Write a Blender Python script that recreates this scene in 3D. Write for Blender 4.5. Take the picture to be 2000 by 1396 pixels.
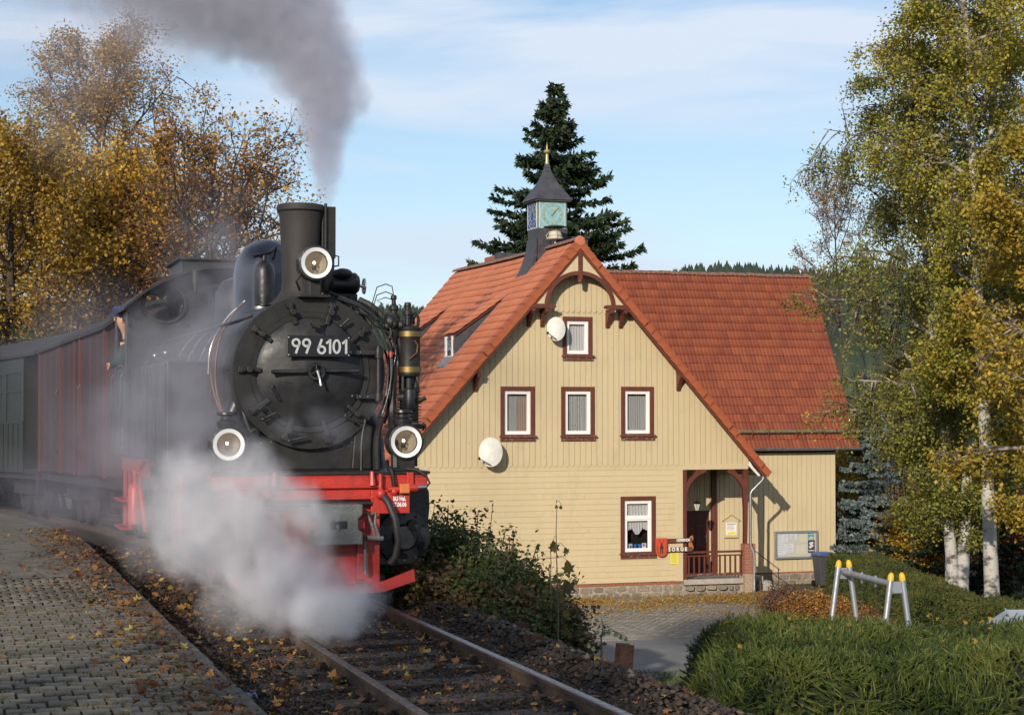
import bpy, bmesh, math, random
import numpy as np
from mathutils import Vector, Matrix
from mathutils import noise as mnoise

random.seed(7)
RNG = np.random.default_rng(11)
SC = bpy.context.scene
for _o in list(bpy.data.objects):
    bpy.data.objects.remove(_o)
R = math.radians
PI = math.pi

# ------------------------------------------------------------------ camera
FPX = 3450.0
CAM_H = 1.67
cam_d = bpy.data.cameras.new('camera')
cam_d.sensor_width = 36.0
cam_d.lens = 36.0 * FPX / 2000.0
cam_d.clip_start = 0.1
cam_d.clip_end = 4000.0
cam = bpy.data.objects.new('camera', cam_d)
SC.collection.objects.link(cam)
cam.location = (0, 0, CAM_H)
cam.rotation_euler = (R(90) + math.atan(102.0 / FPX), 0, 0)
SC.camera = cam

# ------------------------------------------------------------------ light
SUN_TRAVEL = Vector((0.30, 0.90, -0.34)).normalized()      # direction in which sunlight travels
sun_d = bpy.data.lights.new('sun', 'SUN')
sun_d.energy = 4.6
sun_d.angle = R(0.5)
sun_d.color = (1.0, 0.90, 0.76)
sun = bpy.data.objects.new('sun', sun_d)
SC.collection.objects.link(sun)
sun.rotation_euler = SUN_TRAVEL.to_track_quat('-Z', 'Y').to_euler()

W = bpy.data.worlds.new('World')
SC.world = W
W.use_nodes = True
_n = W.node_tree.nodes
_l = W.node_tree.links
_n.clear()
_out = _n.new('ShaderNodeOutputWorld')
_bg = _n.new('ShaderNodeBackground')
_sky = _n.new('ShaderNodeTexSky')
_sky.sky_type = 'NISHITA'
_sky.sun_disc = False
_to_sun = -SUN_TRAVEL
_sky.sun_elevation = math.asin(_to_sun.z)
_sky.sun_rotation = math.atan2(_to_sun.x, _to_sun.y)
_sky.altitude = 500
_sky.air_density = 1.0
_sky.dust_density = 0.4
_sky.ozone_density = 1.6
_bg.inputs['Strength'].default_value = 0.135
# thin streaky clouds laid over the sky by direction
_tc = _n.new('ShaderNodeTexCoord')
_mp = _n.new('ShaderNodeMapping')
_mp.inputs['Scale'].default_value = (1.3, 1.7, 9.0)
_mp.inputs['Location'].default_value = (0.6, 0.2, 0.35)
_nz = _n.new('ShaderNodeTexNoise')
_nz.inputs['Scale'].default_value = 2.0
_nz.inputs['Detail'].default_value = 7.0
_nz.inputs['Roughness'].default_value = 0.55
_nz.inputs['Distortion'].default_value = 0.35
_cr = _n.new('ShaderNodeValToRGB')
_cr.color_ramp.elements[0].position = 0.43
_cr.color_ramp.elements[0].color = (0, 0, 0, 1)
_cr.color_ramp.elements[1].position = 0.60
_cr.color_ramp.elements[1].color = (1, 1, 1, 1)
_mx = _n.new('ShaderNodeMix')
_mx.data_type = 'RGBA'
_mx.inputs['B'].default_value = (6.2, 6.6, 7.3, 1)
_mul = _n.new('ShaderNodeMath')
_mul.operation = 'MULTIPLY'
_mul.inputs[1].default_value = 0.85
_l.new(_tc.outputs['Generated'], _mp.inputs['Vector'])
_l.new(_mp.outputs['Vector'], _nz.inputs['Vector'])
_l.new(_nz.outputs['Fac'], _cr.inputs['Fac'])
_l.new(_cr.outputs['Color'], _mul.inputs[0])
_l.new(_mul.outputs['Value'], _mx.inputs['Factor'])
_l.new(_sky.outputs['Color'], _mx.inputs['A'])
# pale blue-white veil towards the horizon
_sx = _n.new('ShaderNodeSeparateXYZ')
_l.new(_tc.outputs['Generated'], _sx.inputs['Vector'])
_hr = _n.new('ShaderNodeMapRange')
_hr.inputs['From Min'].default_value = -0.02
_hr.inputs['From Max'].default_value = 0.34
_hr.inputs['To Min'].default_value = 0.55
_hr.inputs['To Max'].default_value = 0.0
_l.new(_sx.outputs['Z'], _hr.inputs['Value'])
_m2 = _n.new('ShaderNodeMix')
_m2.data_type = 'RGBA'
_m2.inputs['B'].default_value = (3.5, 4.7, 6.3, 1)
_l.new(_hr.outputs['Result'], _m2.inputs['Factor'])
_l.new(_mx.outputs['Result'], _m2.inputs['A'])
_l.new(_m2.outputs['Result'], _bg.inputs['Color'])
_l.new(_bg.outputs['Background'], _out.inputs['Surface'])

SC.view_settings.view_transform = 'Standard'
SC.view_settings.look = 'None'
SC.view_settings.exposure = 0.0
SC.view_settings.gamma = 1.0
SC.view_settings.use_curve_mapping = False
SC.cycles.max_bounces = 6
SC.cycles.transparent_max_bounces = 12
SC.cycles.volume_bounces = 2
SC.cycles.volume_step_rate = 1.0
SC.cycles.volume_max_steps = 220
SC.cycles.use_denoising = True

# ------------------------------------------------------------------ materials
_M = {}


def mat(name, col, rough=0.7, metal=0.0, col2=None, scale=6.0, amt=1.0, bump=0.0, bscale=40.0, detail=5.0,
        spec=0.5, tone=None, trans=0.0, coat=0.0, stretch=None, rvar=0.0, ramp=(0.35, 0.65), spots=()):
    """principled material: noise between two colours, noise bump; tone = (colour list) read from the 'tone' attribute"""
    if name in _M:
        return _M[name]
    m = bpy.data.materials.new(name)
    m.use_nodes = True
    nt = m.node_tree
    n, l = nt.nodes, nt.links
    b = n['Principled BSDF']
    b.inputs['Roughness'].default_value = rough
    b.inputs['Metallic'].default_value = metal
    b.inputs['Specular IOR Level'].default_value = spec
    b.inputs['Base Color'].default_value = (*col, 1)
    if coat:
        b.inputs['Coat Weight'].default_value = coat
        b.inputs['Coat Roughness'].default_value = 0.15
    tc = n.new('ShaderNodeTexCoord')
    vec = tc.outputs['Object']
    if stretch:
        mp = n.new('ShaderNodeMapping')
        mp.inputs['Scale'].default_value = stretch
        l.new(vec, mp.inputs['Vector'])
        vec = mp.outputs['Vector']
    base = None
    if tone:
        at = n.new('ShaderNodeAttribute')
        at.attribute_name = 'tone'
        cr = n.new('ShaderNodeValToRGB')
        els = cr.color_ramp.elements
        while len(els) < len(tone):
            els.new(0.5)
        for i, c in enumerate(tone):
            els[i].position = i / (len(tone) - 1)
            els[i].color = (*c, 1)
        l.new(at.outputs['Fac'], cr.inputs['Fac'])
        base = cr.outputs['Color']
    if col2 is not None or rvar:
        nz = n.new('ShaderNodeTexNoise')
        nz.inputs['Scale'].default_value = scale
        nz.inputs['Detail'].default_value = detail
        nz.inputs['Roughness'].default_value = 0.6
        l.new(vec, nz.inputs['Vector'])
        mr = n.new('ShaderNodeMapRange')
        mr.inputs['From Min'].default_value = ramp[0]
        mr.inputs['From Max'].default_value = ramp[1]
        mr.inputs['To Max'].default_value = amt
        l.new(nz.outputs['Fac'], mr.inputs['Value'])
        if col2 is not None:
            mx = n.new('ShaderNodeMix')
            mx.data_type = 'RGBA'
            if base is not None:
                l.new(base, mx.inputs['A'])
            else:
                mx.inputs['A'].default_value = (*col, 1)
            mx.inputs['B'].default_value = (*col2, 1)
            l.new(mr.outputs['Result'], mx.inputs['Factor'])
            base = mx.outputs['Result']
        if rvar:
            m2 = n.new('ShaderNodeMapRange')
            m2.inputs['To Min'].default_value = rough
            m2.inputs['To Max'].default_value = min(1.0, rough + rvar)
            l.new(mr.outputs['Result'], m2.inputs['Value'])
            l.new(m2.outputs['Result'], b.inputs['Roughness'])
    for (sc_, ssc, slo, shi, samt, sst) in spots:
        mp = n.new('ShaderNodeMapping')
        mp.inputs['Scale'].default_value = sst
        l.new(tc.outputs['Object'], mp.inputs['Vector'])
        nz = n.new('ShaderNodeTexNoise')
        nz.inputs['Scale'].default_value = ssc
        nz.inputs['Detail'].default_value = 8.0
        nz.inputs['Roughness'].default_value = 0.65
        l.new(mp.outputs['Vector'], nz.inputs['Vector'])
        mr = n.new('ShaderNodeMapRange')
        mr.inputs['From Min'].default_value = slo
        mr.inputs['From Max'].default_value = shi
        mr.inputs['To Max'].default_value = samt
        l.new(nz.outputs['Fac'], mr.inputs['Value'])
        mx = n.new('ShaderNodeMix')
        mx.data_type = 'RGBA'
        l.new(mr.outputs['Result'], mx.inputs['Factor'])
        if base is not None:
            l.new(base, mx.inputs['A'])
        else:
            mx.inputs['A'].default_value = (*col, 1)
        mx.inputs['B'].default_value = (*sc_, 1)
        base = mx.outputs['Result']
    if base is not None:
        l.new(base, b.inputs['Base Color'])
    if bump:
        nb = n.new('ShaderNodeTexNoise')
        nb.inputs['Scale'].default_value = bscale
        nb.inputs['Detail'].default_value = 4.0
        l.new(vec, nb.inputs['Vector'])
        bp = n.new('ShaderNodeBump')
        bp.inputs['Strength'].default_value = min(1.0, bump)
        bp.inputs['Distance'].default_value = 0.02 if bump <= 1 else 0.02 * bump
        l.new(nb.outputs['Fac'], bp.inputs['Height'])
        l.new(bp.outputs['Normal'], b.inputs['Normal'])
    if trans:
        tr = n.new('ShaderNodeBsdfTranslucent')
        ms = n.new('ShaderNodeMixShader')
        ms.inputs['Fac'].default_value = trans
        if base is not None:
            l.new(base, tr.inputs['Color'])
        else:
            tr.inputs['Color'].default_value = (*col, 1)
        l.new(b.outputs['BSDF'], ms.inputs[1])
        l.new(tr.outputs['BSDF'], ms.inputs[2])
        l.new(ms.outputs['Shader'], n['Material Output'].inputs['Surface'])
    _M[name] = m
    return m


def glass_mat(name, col=(0.8, 0.85, 0.85), alpha=0.35, rough=0.03):
    """window glass: a see-through pane with a glossy reflection"""
    if name in _M:
        return _M[name]
    m = bpy.data.materials.new(name)
    m.use_nodes = True
    n, l = m.node_tree.nodes, m.node_tree.links
    n.clear()
    o = n.new('ShaderNodeOutputMaterial')
    t = n.new('ShaderNodeBsdfTransparent')
    t.inputs['Color'].default_value = (*col, 1)
    g = n.new('ShaderNodeBsdfGlossy')
    g.inputs['Roughness'].default_value = rough
    fr = n.new('ShaderNodeLayerWeight')
    fr.inputs['Blend'].default_value = 0.25
    ad = n.new('ShaderNodeMath')
    ad.operation = 'MULTIPLY_ADD'
    ad.inputs[1].default_value = 0.5
    ad.inputs[2].default_value = alpha
    s = n.new('ShaderNodeMixShader')
    l.new(fr.outputs['Facing'], ad.inputs[0])
    l.new(ad.outputs['Value'], s.inputs['Fac'])
    l.new(t.outputs['BSDF'], s.inputs[1])
    l.new(g.outputs['BSDF'], s.inputs[2])
    l.new(s.outputs['Shader'], o.inputs['Surface'])
    _M[name] = m
    return m


def emit_mat(name, col, strength):
    if name in _M:
        return _M[name]
    m = bpy.data.materials.new(name)
    m.use_nodes = True
    b = m.node_tree.nodes['Principled BSDF']
    b.inputs['Base Color'].default_value = (*col, 1)
    b.inputs['Emission Color'].default_value = (*col, 1)
    b.inputs['Emission Strength'].default_value = strength
    _M[name] = m
    return m


# ------------------------------------------------------------------ mesh builder
class MB:
    def __init__(self):
        self.v = []
        self.f = []

    def add(self, vs, fs, M=None):
        o = len(self.v)
        if M is not None:
            vs = [tuple(M @ Vector(q)) for q in vs]
        self.v.extend(vs)
        self.f.extend([tuple(i + o for i in q) for q in fs])
        return self

    def box(self, x0, x1, y0, y1, z0, z1, M=None):
        vs = [(x0, y0, z0), (x1, y0, z0), (x1, y1, z0), (x0, y1, z0), (x0, y0, z1), (x1, y0, z1), (x1, y1, z1), (x0, y1, z1)]
        fs = [(3, 2, 1, 0), (4, 5, 6, 7), (0, 1, 5, 4), (1, 2, 6, 5), (2, 3, 7, 6), (3, 0, 4, 7)]
        return self.add(vs, fs, M)

    def cyl(self, p0, p1, r0, r1=None, n=12, caps=True, M=None):
        r1 = r0 if r1 is None else r1
        return self.tube([p0, p1], [r0, r1], n, caps, M)

    def tube(self, pts, r, n=8, caps=True, M=None):
        pts = [Vector(p) for p in pts]
        k = len(pts)
        if not hasattr(r, '__len__'):
            r = [r] * k
        d0 = (pts[1] - pts[0]).normalized()
        ref = Vector((0, 0, 1)) if abs(d0.z) < 0.9 else Vector((1, 0, 0))
        a = d0.cross(ref).normalized()
        vs, fs = [], []
        for i in range(k):
            if i == 0:
                d = pts[1] - pts[0]
            elif i == k - 1:
                d = pts[k - 1] - pts[k - 2]
            else:
                d = (pts[i + 1] - pts[i]).normalized() + (pts[i] - pts[i - 1]).normalized()
            if d.length < 1e-9:
                d = d0
            d.normalize()
            a = (a - d * a.dot(d))
            if a.length < 1e-6:
                a = d.orthogonal()
            a.normalize()
            b = d.cross(a)
            for j in range(n):
                t = 2 * PI * j / n
                vs.append(tuple(pts[i] + (a * math.cos(t) + b * math.sin(t)) * r[i]))
        for i in range(k - 1):
            for j in range(n):
                q = (j + 1) % n
                fs.append((i * n + j, i * n + q, (i + 1) * n + q, (i + 1) * n + j))
        if caps:
            fs.append(tuple(reversed(range(n))))
            fs.append(tuple((k - 1) * n + j for j in range(n)))
        return self.add(vs, fs, M)

    def lathe(self, prof, o=(0, 0, 0), axis='z', n=24, M=None, closed=False):
        """prof: (radius, height) list turned about an axis through o"""
        vs, fs = [], []
        for r, h in prof:
            for j in range(n):
                t = 2 * PI * j / n
                c, s = r * math.cos(t), r * math.sin(t)
                if axis == 'z':
                    p = (o[0] + c, o[1] + s, o[2] + h)
                elif axis == 'y':
                    p = (o[0] + c, o[1] + h, o[2] - s)
                else:
                    p = (o[0] + h, o[1] + c, o[2] + s)
                vs.append(p)
        k = len(prof)
        for i in range(k - 1):
            for j in range(n):
                q = (j + 1) % n
                fs.append((i * n + j, i * n + q, (i + 1) * n + q, (i + 1) * n + j))
        if not closed:
            if prof[0][0] > 1e-6:
                fs.append(tuple(reversed(range(n))))
            if prof[-1][0] > 1e-6:
                fs.append(tuple((k - 1) * n + j for j in range(n)))
        else:
            for j in range(n):
                q = (j + 1) % n
                fs.append(((k - 1) * n + j, (k - 1) * n + q, q, j))
        return self.add(vs, fs, M)

    def ball(self, c, r, n=12, m=8, M=None):
        if not hasattr(r, '__len__'):
            r = (r, r, r)
        vs, fs = [], []
        for i in range(m + 1):
            ph = PI * i / m - PI / 2
            for j in range(n):
                t = 2 * PI * j / n
                vs.append((c[0] + r[0] * math.cos(ph) * math.cos(t), c[1] + r[1] * math.cos(ph) * math.sin(t), c[2] + r[2] * math.sin(ph)))
        for i in range(m):
            for j in range(n):
                q = (j + 1) % n
                fs.append((i * n + j, i * n + q, (i + 1) * n + q, (i + 1) * n + j))
        return self.add(vs, fs, M)

    def prism(self, poly, axis, t0, t1, M=None):
        """poly: 2-D outline in the plane across the axis; 'y' -> (x, z), 'x' -> (y, z), 'z' -> (x, y)"""
        n = len(poly)

        def P(a, b, t):
            return (a, t, b) if axis == 'y' else ((t, a, b) if axis == 'x' else (a, b, t))
        vs = [P(a, b, t0) for a, b in poly] + [P(a, b, t1) for a, b in poly]
        fs = [tuple(range(n)), tuple(reversed(range(n, 2 * n)))]
        for i in range(n):
            j = (i + 1) % n
            fs.append((i, i + n, j + n, j))
        return self.add(vs, fs, M)

    def mesh(self, name, m=None, smooth=False):
        me = bpy.data.meshes.new(name)
        me.from_pydata(self.v, [], self.f)
        me.validate()
        bm = bmesh.new()
        bm.from_mesh(me)
        bmesh.ops.remove_doubles(bm, verts=bm.verts, dist=1e-6)
        bmesh.ops.recalc_face_normals(bm, faces=bm.faces)
        bm.to_mesh(me)
        bm.free()
        if m:
            me.materials.append(m)
        if smooth:
            for p in me.polygons:
                p.use_smooth = True
        return me

    def build(self, name, m, parent=None, smooth=False, bevel=0.0, loc=None, rot=None):
        me = self.mesh(name, m, smooth)
        o = link(name, me, parent)
        if loc:
            o.location = loc
        if rot:
            o.rotation_euler = rot
        if smooth:
            md = o.modifiers.new('edges', 'EDGE_SPLIT')
            md.split_angle = R(38)
        if bevel:
            md = o.modifiers.new('bevel', 'BEVEL')
            md.width = bevel
            md.segments = 2
            md.limit_method = 'ANGLE'
        return o


def link(name, data, parent=None):
    o = bpy.data.objects.new(name, data)
    SC.collection.objects.link(o)
    if parent is not None:
        o.parent = parent
    return o


def empty(name, loc=(0, 0, 0), rz=0.0, label=None, cat=None, group=None):
    o = bpy.data.objects.new(name, None)
    o.empty_display_size = 0.2
    SC.collection.objects.link(o)
    o.location = loc
    o.rotation_euler = (0, 0, rz)
    tag(o, label, cat, group)
    return o


def tag(o, label=None, cat=None, group=None, kind=None):
    if label:
        o['label'] = label
    if cat:
        o['category'] = cat
    if group:
        o['group'] = group
    if kind:
        o['kind'] = kind
    return o


def np_mesh(name, V, F, m, parent=None, tone=None, smooth=False):
    """V (n,3) float, F (m,k) int with constant k; tone per face"""
    me = bpy.data.meshes.new(name)
    V = np.asarray(V, dtype=np.float32)
    F = np.asarray(F, dtype=np.int32)
    k = F.shape[1]
    me.vertices.add(len(V))
    me.vertices.foreach_set('co', V.ravel())
    me.loops.add(F.size)
    me.loops.foreach_set('vertex_index', F.ravel())
    me.polygons.add(len(F))
    me.polygons.foreach_set('loop_start', np.arange(0, F.size, k, dtype=np.int32))
    me.polygons.foreach_set('loop_total', np.full(len(F), k, dtype=np.int32))
    if smooth:
        me.polygons.foreach_set('use_smooth', np.ones(len(F), dtype=bool))
    me.update(calc_edges=True)
    if tone is not None:
        a = me.attributes.new('tone', 'FLOAT', 'FACE')
        a.data.foreach_set('value', np.asarray(tone, dtype=np.float32))
    me.materials.append(m)
    return link(name, me, parent)


def text(body, size, depth, m, parent, name, M, align='CENTER', xs=1.0, off=0.0):
    """raised lettering as a mesh; M places it (text lies in local x/z facing -y)"""
    cu = bpy.data.curves.new(name, 'FONT')
    cu.body = body
    cu.size = size
    cu.extrude = depth
    cu.align_x = align
    cu.align_y = 'CENTER'
    cu.offset = off
    cu.resolution_u = 4
    tmp = bpy.data.objects.new('tmp', cu)
    SC.collection.objects.link(tmp)
    bpy.context.view_layer.update()
    me = bpy.data.meshes.new_from_object(tmp)
    bpy.data.objects.remove(tmp)
    me.transform(Matrix.Rotation(R(90), 4, 'X') @ Matrix.Diagonal((xs, 1, 1, 1)))
    me.materials.clear()
    me.materials.append(m)
    o = link(name, me, parent)
    o.matrix_local = M
    return o


def T(x, y, z):
    return Matrix.Translation((x, y, z))


def rot_z(a):
    return Matrix.Rotation(a, 4, 'Z')


# ------------------------------------------------------------------ the track line
TK = 0.3197
TN = math.sqrt(1 + TK * TK)
TD = Vector((-TK / TN, 1 / TN, 0))      # along the track, away from the camera
TS = Vector((1 / TN, TK / TN, 0))       # across the track, to the right
T_ANG = math.atan(TK)
ENG = Vector((-1.62, 15.07, 0))         # foot of the engine's front on the track centre
CURVE_S = 6.5
CURVE_R = 66.0


def track(s, t=0.0):
    """world point at distance s behind the engine front, t metres right of the centre line; returns (point, heading angle)"""
    if s <= CURVE_S:
        p = ENG + TD * s
        a = T_ANG
    else:
        q = (s - CURVE_S) / CURVE_R
        q = min(q, 1.2)
        c = ENG + TD * CURVE_S - TS * CURVE_R
        a = T_ANG + q
        p = c + Vector((math.cos(a), math.sin(a), 0)) * CURVE_R
        ex = (s - CURVE_S) - q * CURVE_R
        p = p + Vector((-math.sin(a), math.cos(a), 0)) * ex
    drop = -0.018 * max(0.0, s - 8.0)
    side = Vector((math.cos(a), math.sin(a), 0))
    p = p + side * t
    p.z = max(-0.9, drop)
    return p, a


def track_st(x, y):
    """(s, t) of world points (numpy arrays)"""
    dx, dy = x - ENG.x, y - ENG.y
    s = dx * TD.x + dy * TD.y
    t = dx * TS.x + dy * TS.y
    c = ENG + TD * CURVE_S - TS * CURVE_R
    rx, ry = x - c.x, y - c.y
    rr = np.hypot(rx, ry)
    an = np.arctan2(ry, rx) - T_ANG
    an = np.mod(an + PI, 2 * PI) - PI
    far = s > CURVE_S
    s2 = CURVE_S + an * CURVE_R
    t2 = rr - CURVE_R
    return np.where(far, s2, s), np.where(far, t2, t)
# ================================================================== ground
def sstep(a, b, x):
    q = np.clip((x - a) / (b - a), 0, 1)
    return q * q * (3 - 2 * q)


STREET = -3.92


def ground_z(x, y):
    """height of the land"""
    x = np.asarray(x, dtype=float)
    y = np.asarray(y, dtype=float)
    s, t = track_st(x, y)
    s = np.clip(s, -60, 140)
    tz = -np.clip(0.018 * (s - 8), 0, 0.9)
    bed = tz - 0.20
    # right side falls to the street, left side stays at platform level then rises gently
    right = bed + (STREET - bed) * np.clip((t - 1.3) / 7.0, 0, 1) ** 1.0
    near = np.clip((t - 1.3) / 7.0, 0, 1)
    right = bed + (STREET - bed) * (near * 0.55 + 0.45 * near * near * (3 - 2 * near))
    left = bed - 0.02 + 0.0 * t
    left = left + 1.4 * sstep(12, 60, -t)
    z = np.where(t > 1.3, right - 0.42 * sstep(1.3, 1.7, t) * (1 - near), np.where(t < -1.9, left, bed))
    # far land: valley then rising hill
    far = sstep(90, 330, y)
    z = z - 6.0 * sstep(70, 140, y) * (x > -200) + 0.0
    z = z + far * 4.0
    return z


def build_ground():
    xs = np.unique(np.concatenate([np.linspace(-900, -60, 22), np.linspace(-60, -14, 24), np.linspace(-14, 14, 96), np.linspace(14, 60, 30), np.linspace(60, 900, 22)]))
    ys = np.unique(np.concatenate([np.linspace(-300, -10, 10), np.linspace(-10, 34, 130), np.linspace(34, 80, 60), np.linspace(80, 200, 20), np.linspace(200, 1500, 14)]))
    X, Y = np.meshgrid(xs, ys)
    Z = ground_z(X, Y)
    wob = np.array([mnoise.noise(Vector((a * 0.9, b * 0.9, 0.3))) for a, b in zip(X.ravel(), Y.ravel())]).reshape(X.shape)
    s, t = track_st(X, Y)
    Z = Z + wob * 0.05 * (np.abs(t) > 2.0) * (Y < 31)
    nx, ny = len(xs), len(ys)
    V = np.stack([X.ravel(), Y.ravel(), Z.ravel()], 1)
    idx = np.arange(nx * ny).reshape(ny, nx)
    F = np.stack([idx[:-1, :-1].ravel(), idx[:-1, 1:].ravel(), idx[1:, 1:].ravel(), idx[1:, :-1].ravel()], 1)
    m = mat('grass_soil', (0.030, 0.050, 0.012), 0.95, col2=(0.075, 0.055, 0.030), scale=0.9, bump=0.8, bscale=9, detail=9)
    o = np_mesh('ground', V, F, m, smooth=True)
    tag(o, kind='structure')
    return o


build_ground()


def strip(name, s0, s1, ds, ts, zs, m, zoff=0.0):
    """a sheet following the track: cross-section points (t, z)"""
    V, F = [], []
    S = np.arange(s0, s1 + ds * 0.5, ds)
    k = len(ts)
    for s in S:
        for t, z in zip(ts, zs):
            p, a = track(float(s), t)
            V.append((p.x, p.y, p.z + z + zoff))
    for i in range(len(S) - 1):
        for j in range(k - 1):
            a = i * k + j
            F.append((a, a + 1, a + 1 + k, a + k))
    o = np_mesh(name, V, F, m)
    tag(o, kind='structure')
    return o


# trackbed sheet under the stones
m_bed = mat('trackbed_dirt', (0.022, 0.017, 0.013), 0.95, col2=(0.055, 0.042, 0.030), scale=5, bump=1.0, bscale=30, detail=8)
strip('trackbed', -14, 30, 0.5, [-1.62, -1.2, 1.0, 1.2, 1.3], [-0.10, -0.115, -0.10, -0.10, -0.35], m_bed)

# ------------------------------------------------------------------ rails
m_rail = mat('rail_web_rust', (0.055, 0.034, 0.020), 0.85, col2=(0.10, 0.065, 0.04), scale=14, bump=0.5, bscale=60)
m_railtop = mat('rail_head_steel', (0.30, 0.29, 0.29), 0.28, 1.0, col2=(0.20, 0.17, 0.15), scale=30, rvar=0.25)
G = 0.53


track_root = empty('railway_track', tuple(ENG), 0, 'narrow gauge railway track with worn rails on dark leaf-strewn ballast', 'railway track')


def rail(tc, label):
    root = empty('rail')
    root.parent = track_root
    root['label'] = label
    prof = [(-0.055, -0.125), (0.055, -0.125), (0.055, -0.112), (0.012, -0.100), (0.012, -0.036), (0.030, -0.028), (0.031, -0.006), (-0.031, -0.006), (-0.030, -0.028), (-0.012, -0.036), (-0.012, -0.100), (-0.055, -0.112)]
    S = np.concatenate([np.arange(-16, 6.5, 2.0), np.arange(6.5, 46, 1.0)])
    mb, mh = MB(), MB()
    for mbx, pr in ((mb, prof), (mh, [(-0.031, -0.006), (0.031, -0.006), (0.024, 0.0), (-0.024, 0.0)])):
        vs, fs = [], []
        k = len(pr)
        for s in S:
            for (dt, dz) in pr:
                p, a = track(float(s), tc + dt)
                vs.append((p.x - ENG.x, p.y - ENG.y, p.z + dz))
        for i in range(len(S) - 1):
            for j in range(k):
                q = (j + 1) % k
                fs.append((i * k + j, i * k + q, (i + 1) * k + q, (i + 1) * k + j))
        mbx.add(vs, fs)
    mb.build('rail_web', m_rail, root)
    mh.build('rail_head', m_railtop if tc > 0 else mat('rail_head_dull', (0.20, 0.16, 0.135), 0.42, .9, col2=(0.12, 0.085, 0.065), scale=20, rvar=.25), root)
    return root


rail_l = rail(-G, 'left rail of the track, dull running surface beside the platform')
rail_r = rail(G, 'right rail of the track with a shiny bright running surface')

# rail fastenings: dark bolted clips on both sides of each rail
m_clip = mat('fastening_iron', (0.018, 0.013, 0.010), 0.8, 0.3, bump=0.5, bscale=80)
cm = MB()
cm.prism([(-0.055, -0.12), (0.055, -0.12), (0.04, -0.075), (-0.04, -0.075)], 'y', -0.03, 0.03)
cm.cyl((0, 0, -0.08), (0, 0, -0.03), 0.020, 0.018, 6)
cm.box(-0.026, 0.026, -0.026, 0.026, -0.066, -0.046)
clip_me = cm.mesh('rail_fastening', m_clip)
for rt, tc in ((rail_l, -G), (rail_r, G)):
    for i in range(26):
        s = -9.0 + i * 0.66
        for sd in (-1, 1):
            p, a = track(s, tc + sd * 0.085)
            o = link('rail_fastening', clip_me, rt)
            o.location = (p.x - ENG.x, p.y - ENG.y, p.z)
            o.rotation_euler = (0, 0, a + (0 if sd > 0 else PI))

# ------------------------------------------------------------------ sleepers
m_sleeper = mat('sleeper_wood', (0.045, 0.035, 0.027), 0.9, col2=(0.085, 0.075, 0.062), scale=9, bump=1.0, bscale=25, stretch=(1, 8, 8))
sm = MB()
sm.box(-0.85, 0.85, -0.12, 0.12, -0.26, -0.088)
sleeper_me = sm.mesh('sleeper', m_sleeper)
sl = [link('sleeper', sleeper_me, track_root) for i in range(26)]
for i, o in enumerate(sl):
    s = -9.0 + i * 0.66
    p, a = track(s, 0)
    o.location = p - ENG
    o.rotation_euler = (0, 0, a + random.uniform(-.01, .01))


# ------------------------------------------------------------------ ballast stones
def rocks(name, pos, size, tone, m, parent=None, squash=0.75):
    """many irregular low stones in one mesh"""
    n = len(pos)
    base = np.array([(1, 0, 0), (-1, 0, 0), (0, 1, 0), (0, -1, 0), (0, 0, 1), (0, 0, -1)], float)
    fc = np.array([(0, 2, 4), (2, 1, 4), (1, 3, 4), (3, 0, 4), (2, 0, 5), (1, 2, 5), (3, 1, 5), (0, 3, 5)])
    V = base[None] * (1 + RNG.uniform(-0.45, 0.45, (n, 6, 1))) + RNG.uniform(-0.35, 0.35, (n, 6, 3))
    V[:, :, 2] *= squash
    an = RNG.uniform(0, 2 * PI, n)
    c, s = np.cos(an)[:, None], np.sin(an)[:, None]
    X = V[:, :, 0] * c - V[:, :, 1] * s
    Y = V[:, :, 0] * s + V[:, :, 1] * c
    V = np.stack([X, Y, V[:, :, 2]], 2) * size[:, None, None] + pos[:, None, :]
    F = fc[None] + (np.arange(n) * 6)[:, None, None]
    o = np_mesh(name, V.reshape(-1, 3), F.reshape(-1, 3), m, parent, tone=np.repeat(tone, 8))
    return o


def along(s, t):
    """vectorised track() for s, t arrays -> (n,2)"""
    s = np.asarray(s, float)
    t = np.asarray(t, float)
    x = ENG.x + TD.x * s + TS.x * t
    y = ENG.y + TD.y * s + TS.y * t
    far = s > CURVE_S
    c = ENG + TD * CURVE_S - TS * CURVE_R
    a = T_ANG + (s - CURVE_S) / CURVE_R
    x2 = c.x + np.cos(a) * (CURVE_R + t)
    y2 = c.y + np.sin(a) * (CURVE_R + t)
    return np.where(far, x2, x), np.where(far, y2, y)


m_stone = mat('ballast_stone', (0.1, 0.08, 0.07), 0.92, tone=[(0.010, 0.008, 0.007), (0.028, 0.021, 0.016), (0.070, 0.048, 0.036), (0.135, 0.100, 0.080), (0.26, 0.23, 0.21)], bump=0.6, bscale=60)
n = 38000
s = RNG.uniform(-8.2, 9, n) ** 1.0
t = RNG.uniform(-1.52, 1.42, n)
keep = (np.abs(np.abs(t) - G) > 0.075)
s, t = s[keep], t[keep]
x, y = along(s, t)
z = np.interp(t, [-1.6, -1.2, .8, 1.1, 1.28, 1.45], [-0.10, -0.10, -0.09, -0.065, -0.10, -0.38])
shoulder = sstep(.75, 1.1, t)
z = z + shoulder * 0.06 * RNG.uniform(0, 1, len(t))
tone = RNG.beta(1.6, 4, len(t)) * 0.75 + shoulder * RNG.uniform(0.05, 0.45, len(t))
tone = np.clip(tone * np.where(np.abs(t) < 1.1, 0.75, 1.0), 0, 1)
size = RNG.uniform(0.008, 0.020, len(t)) * (1 + shoulder * 0.7)
tag(rocks('ballast', np.stack([x, y, z], 1), size, tone, m_stone), 'dark dirty ballast and gravel lying between and beside the rails', 'ballast', kind='stuff')

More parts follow.
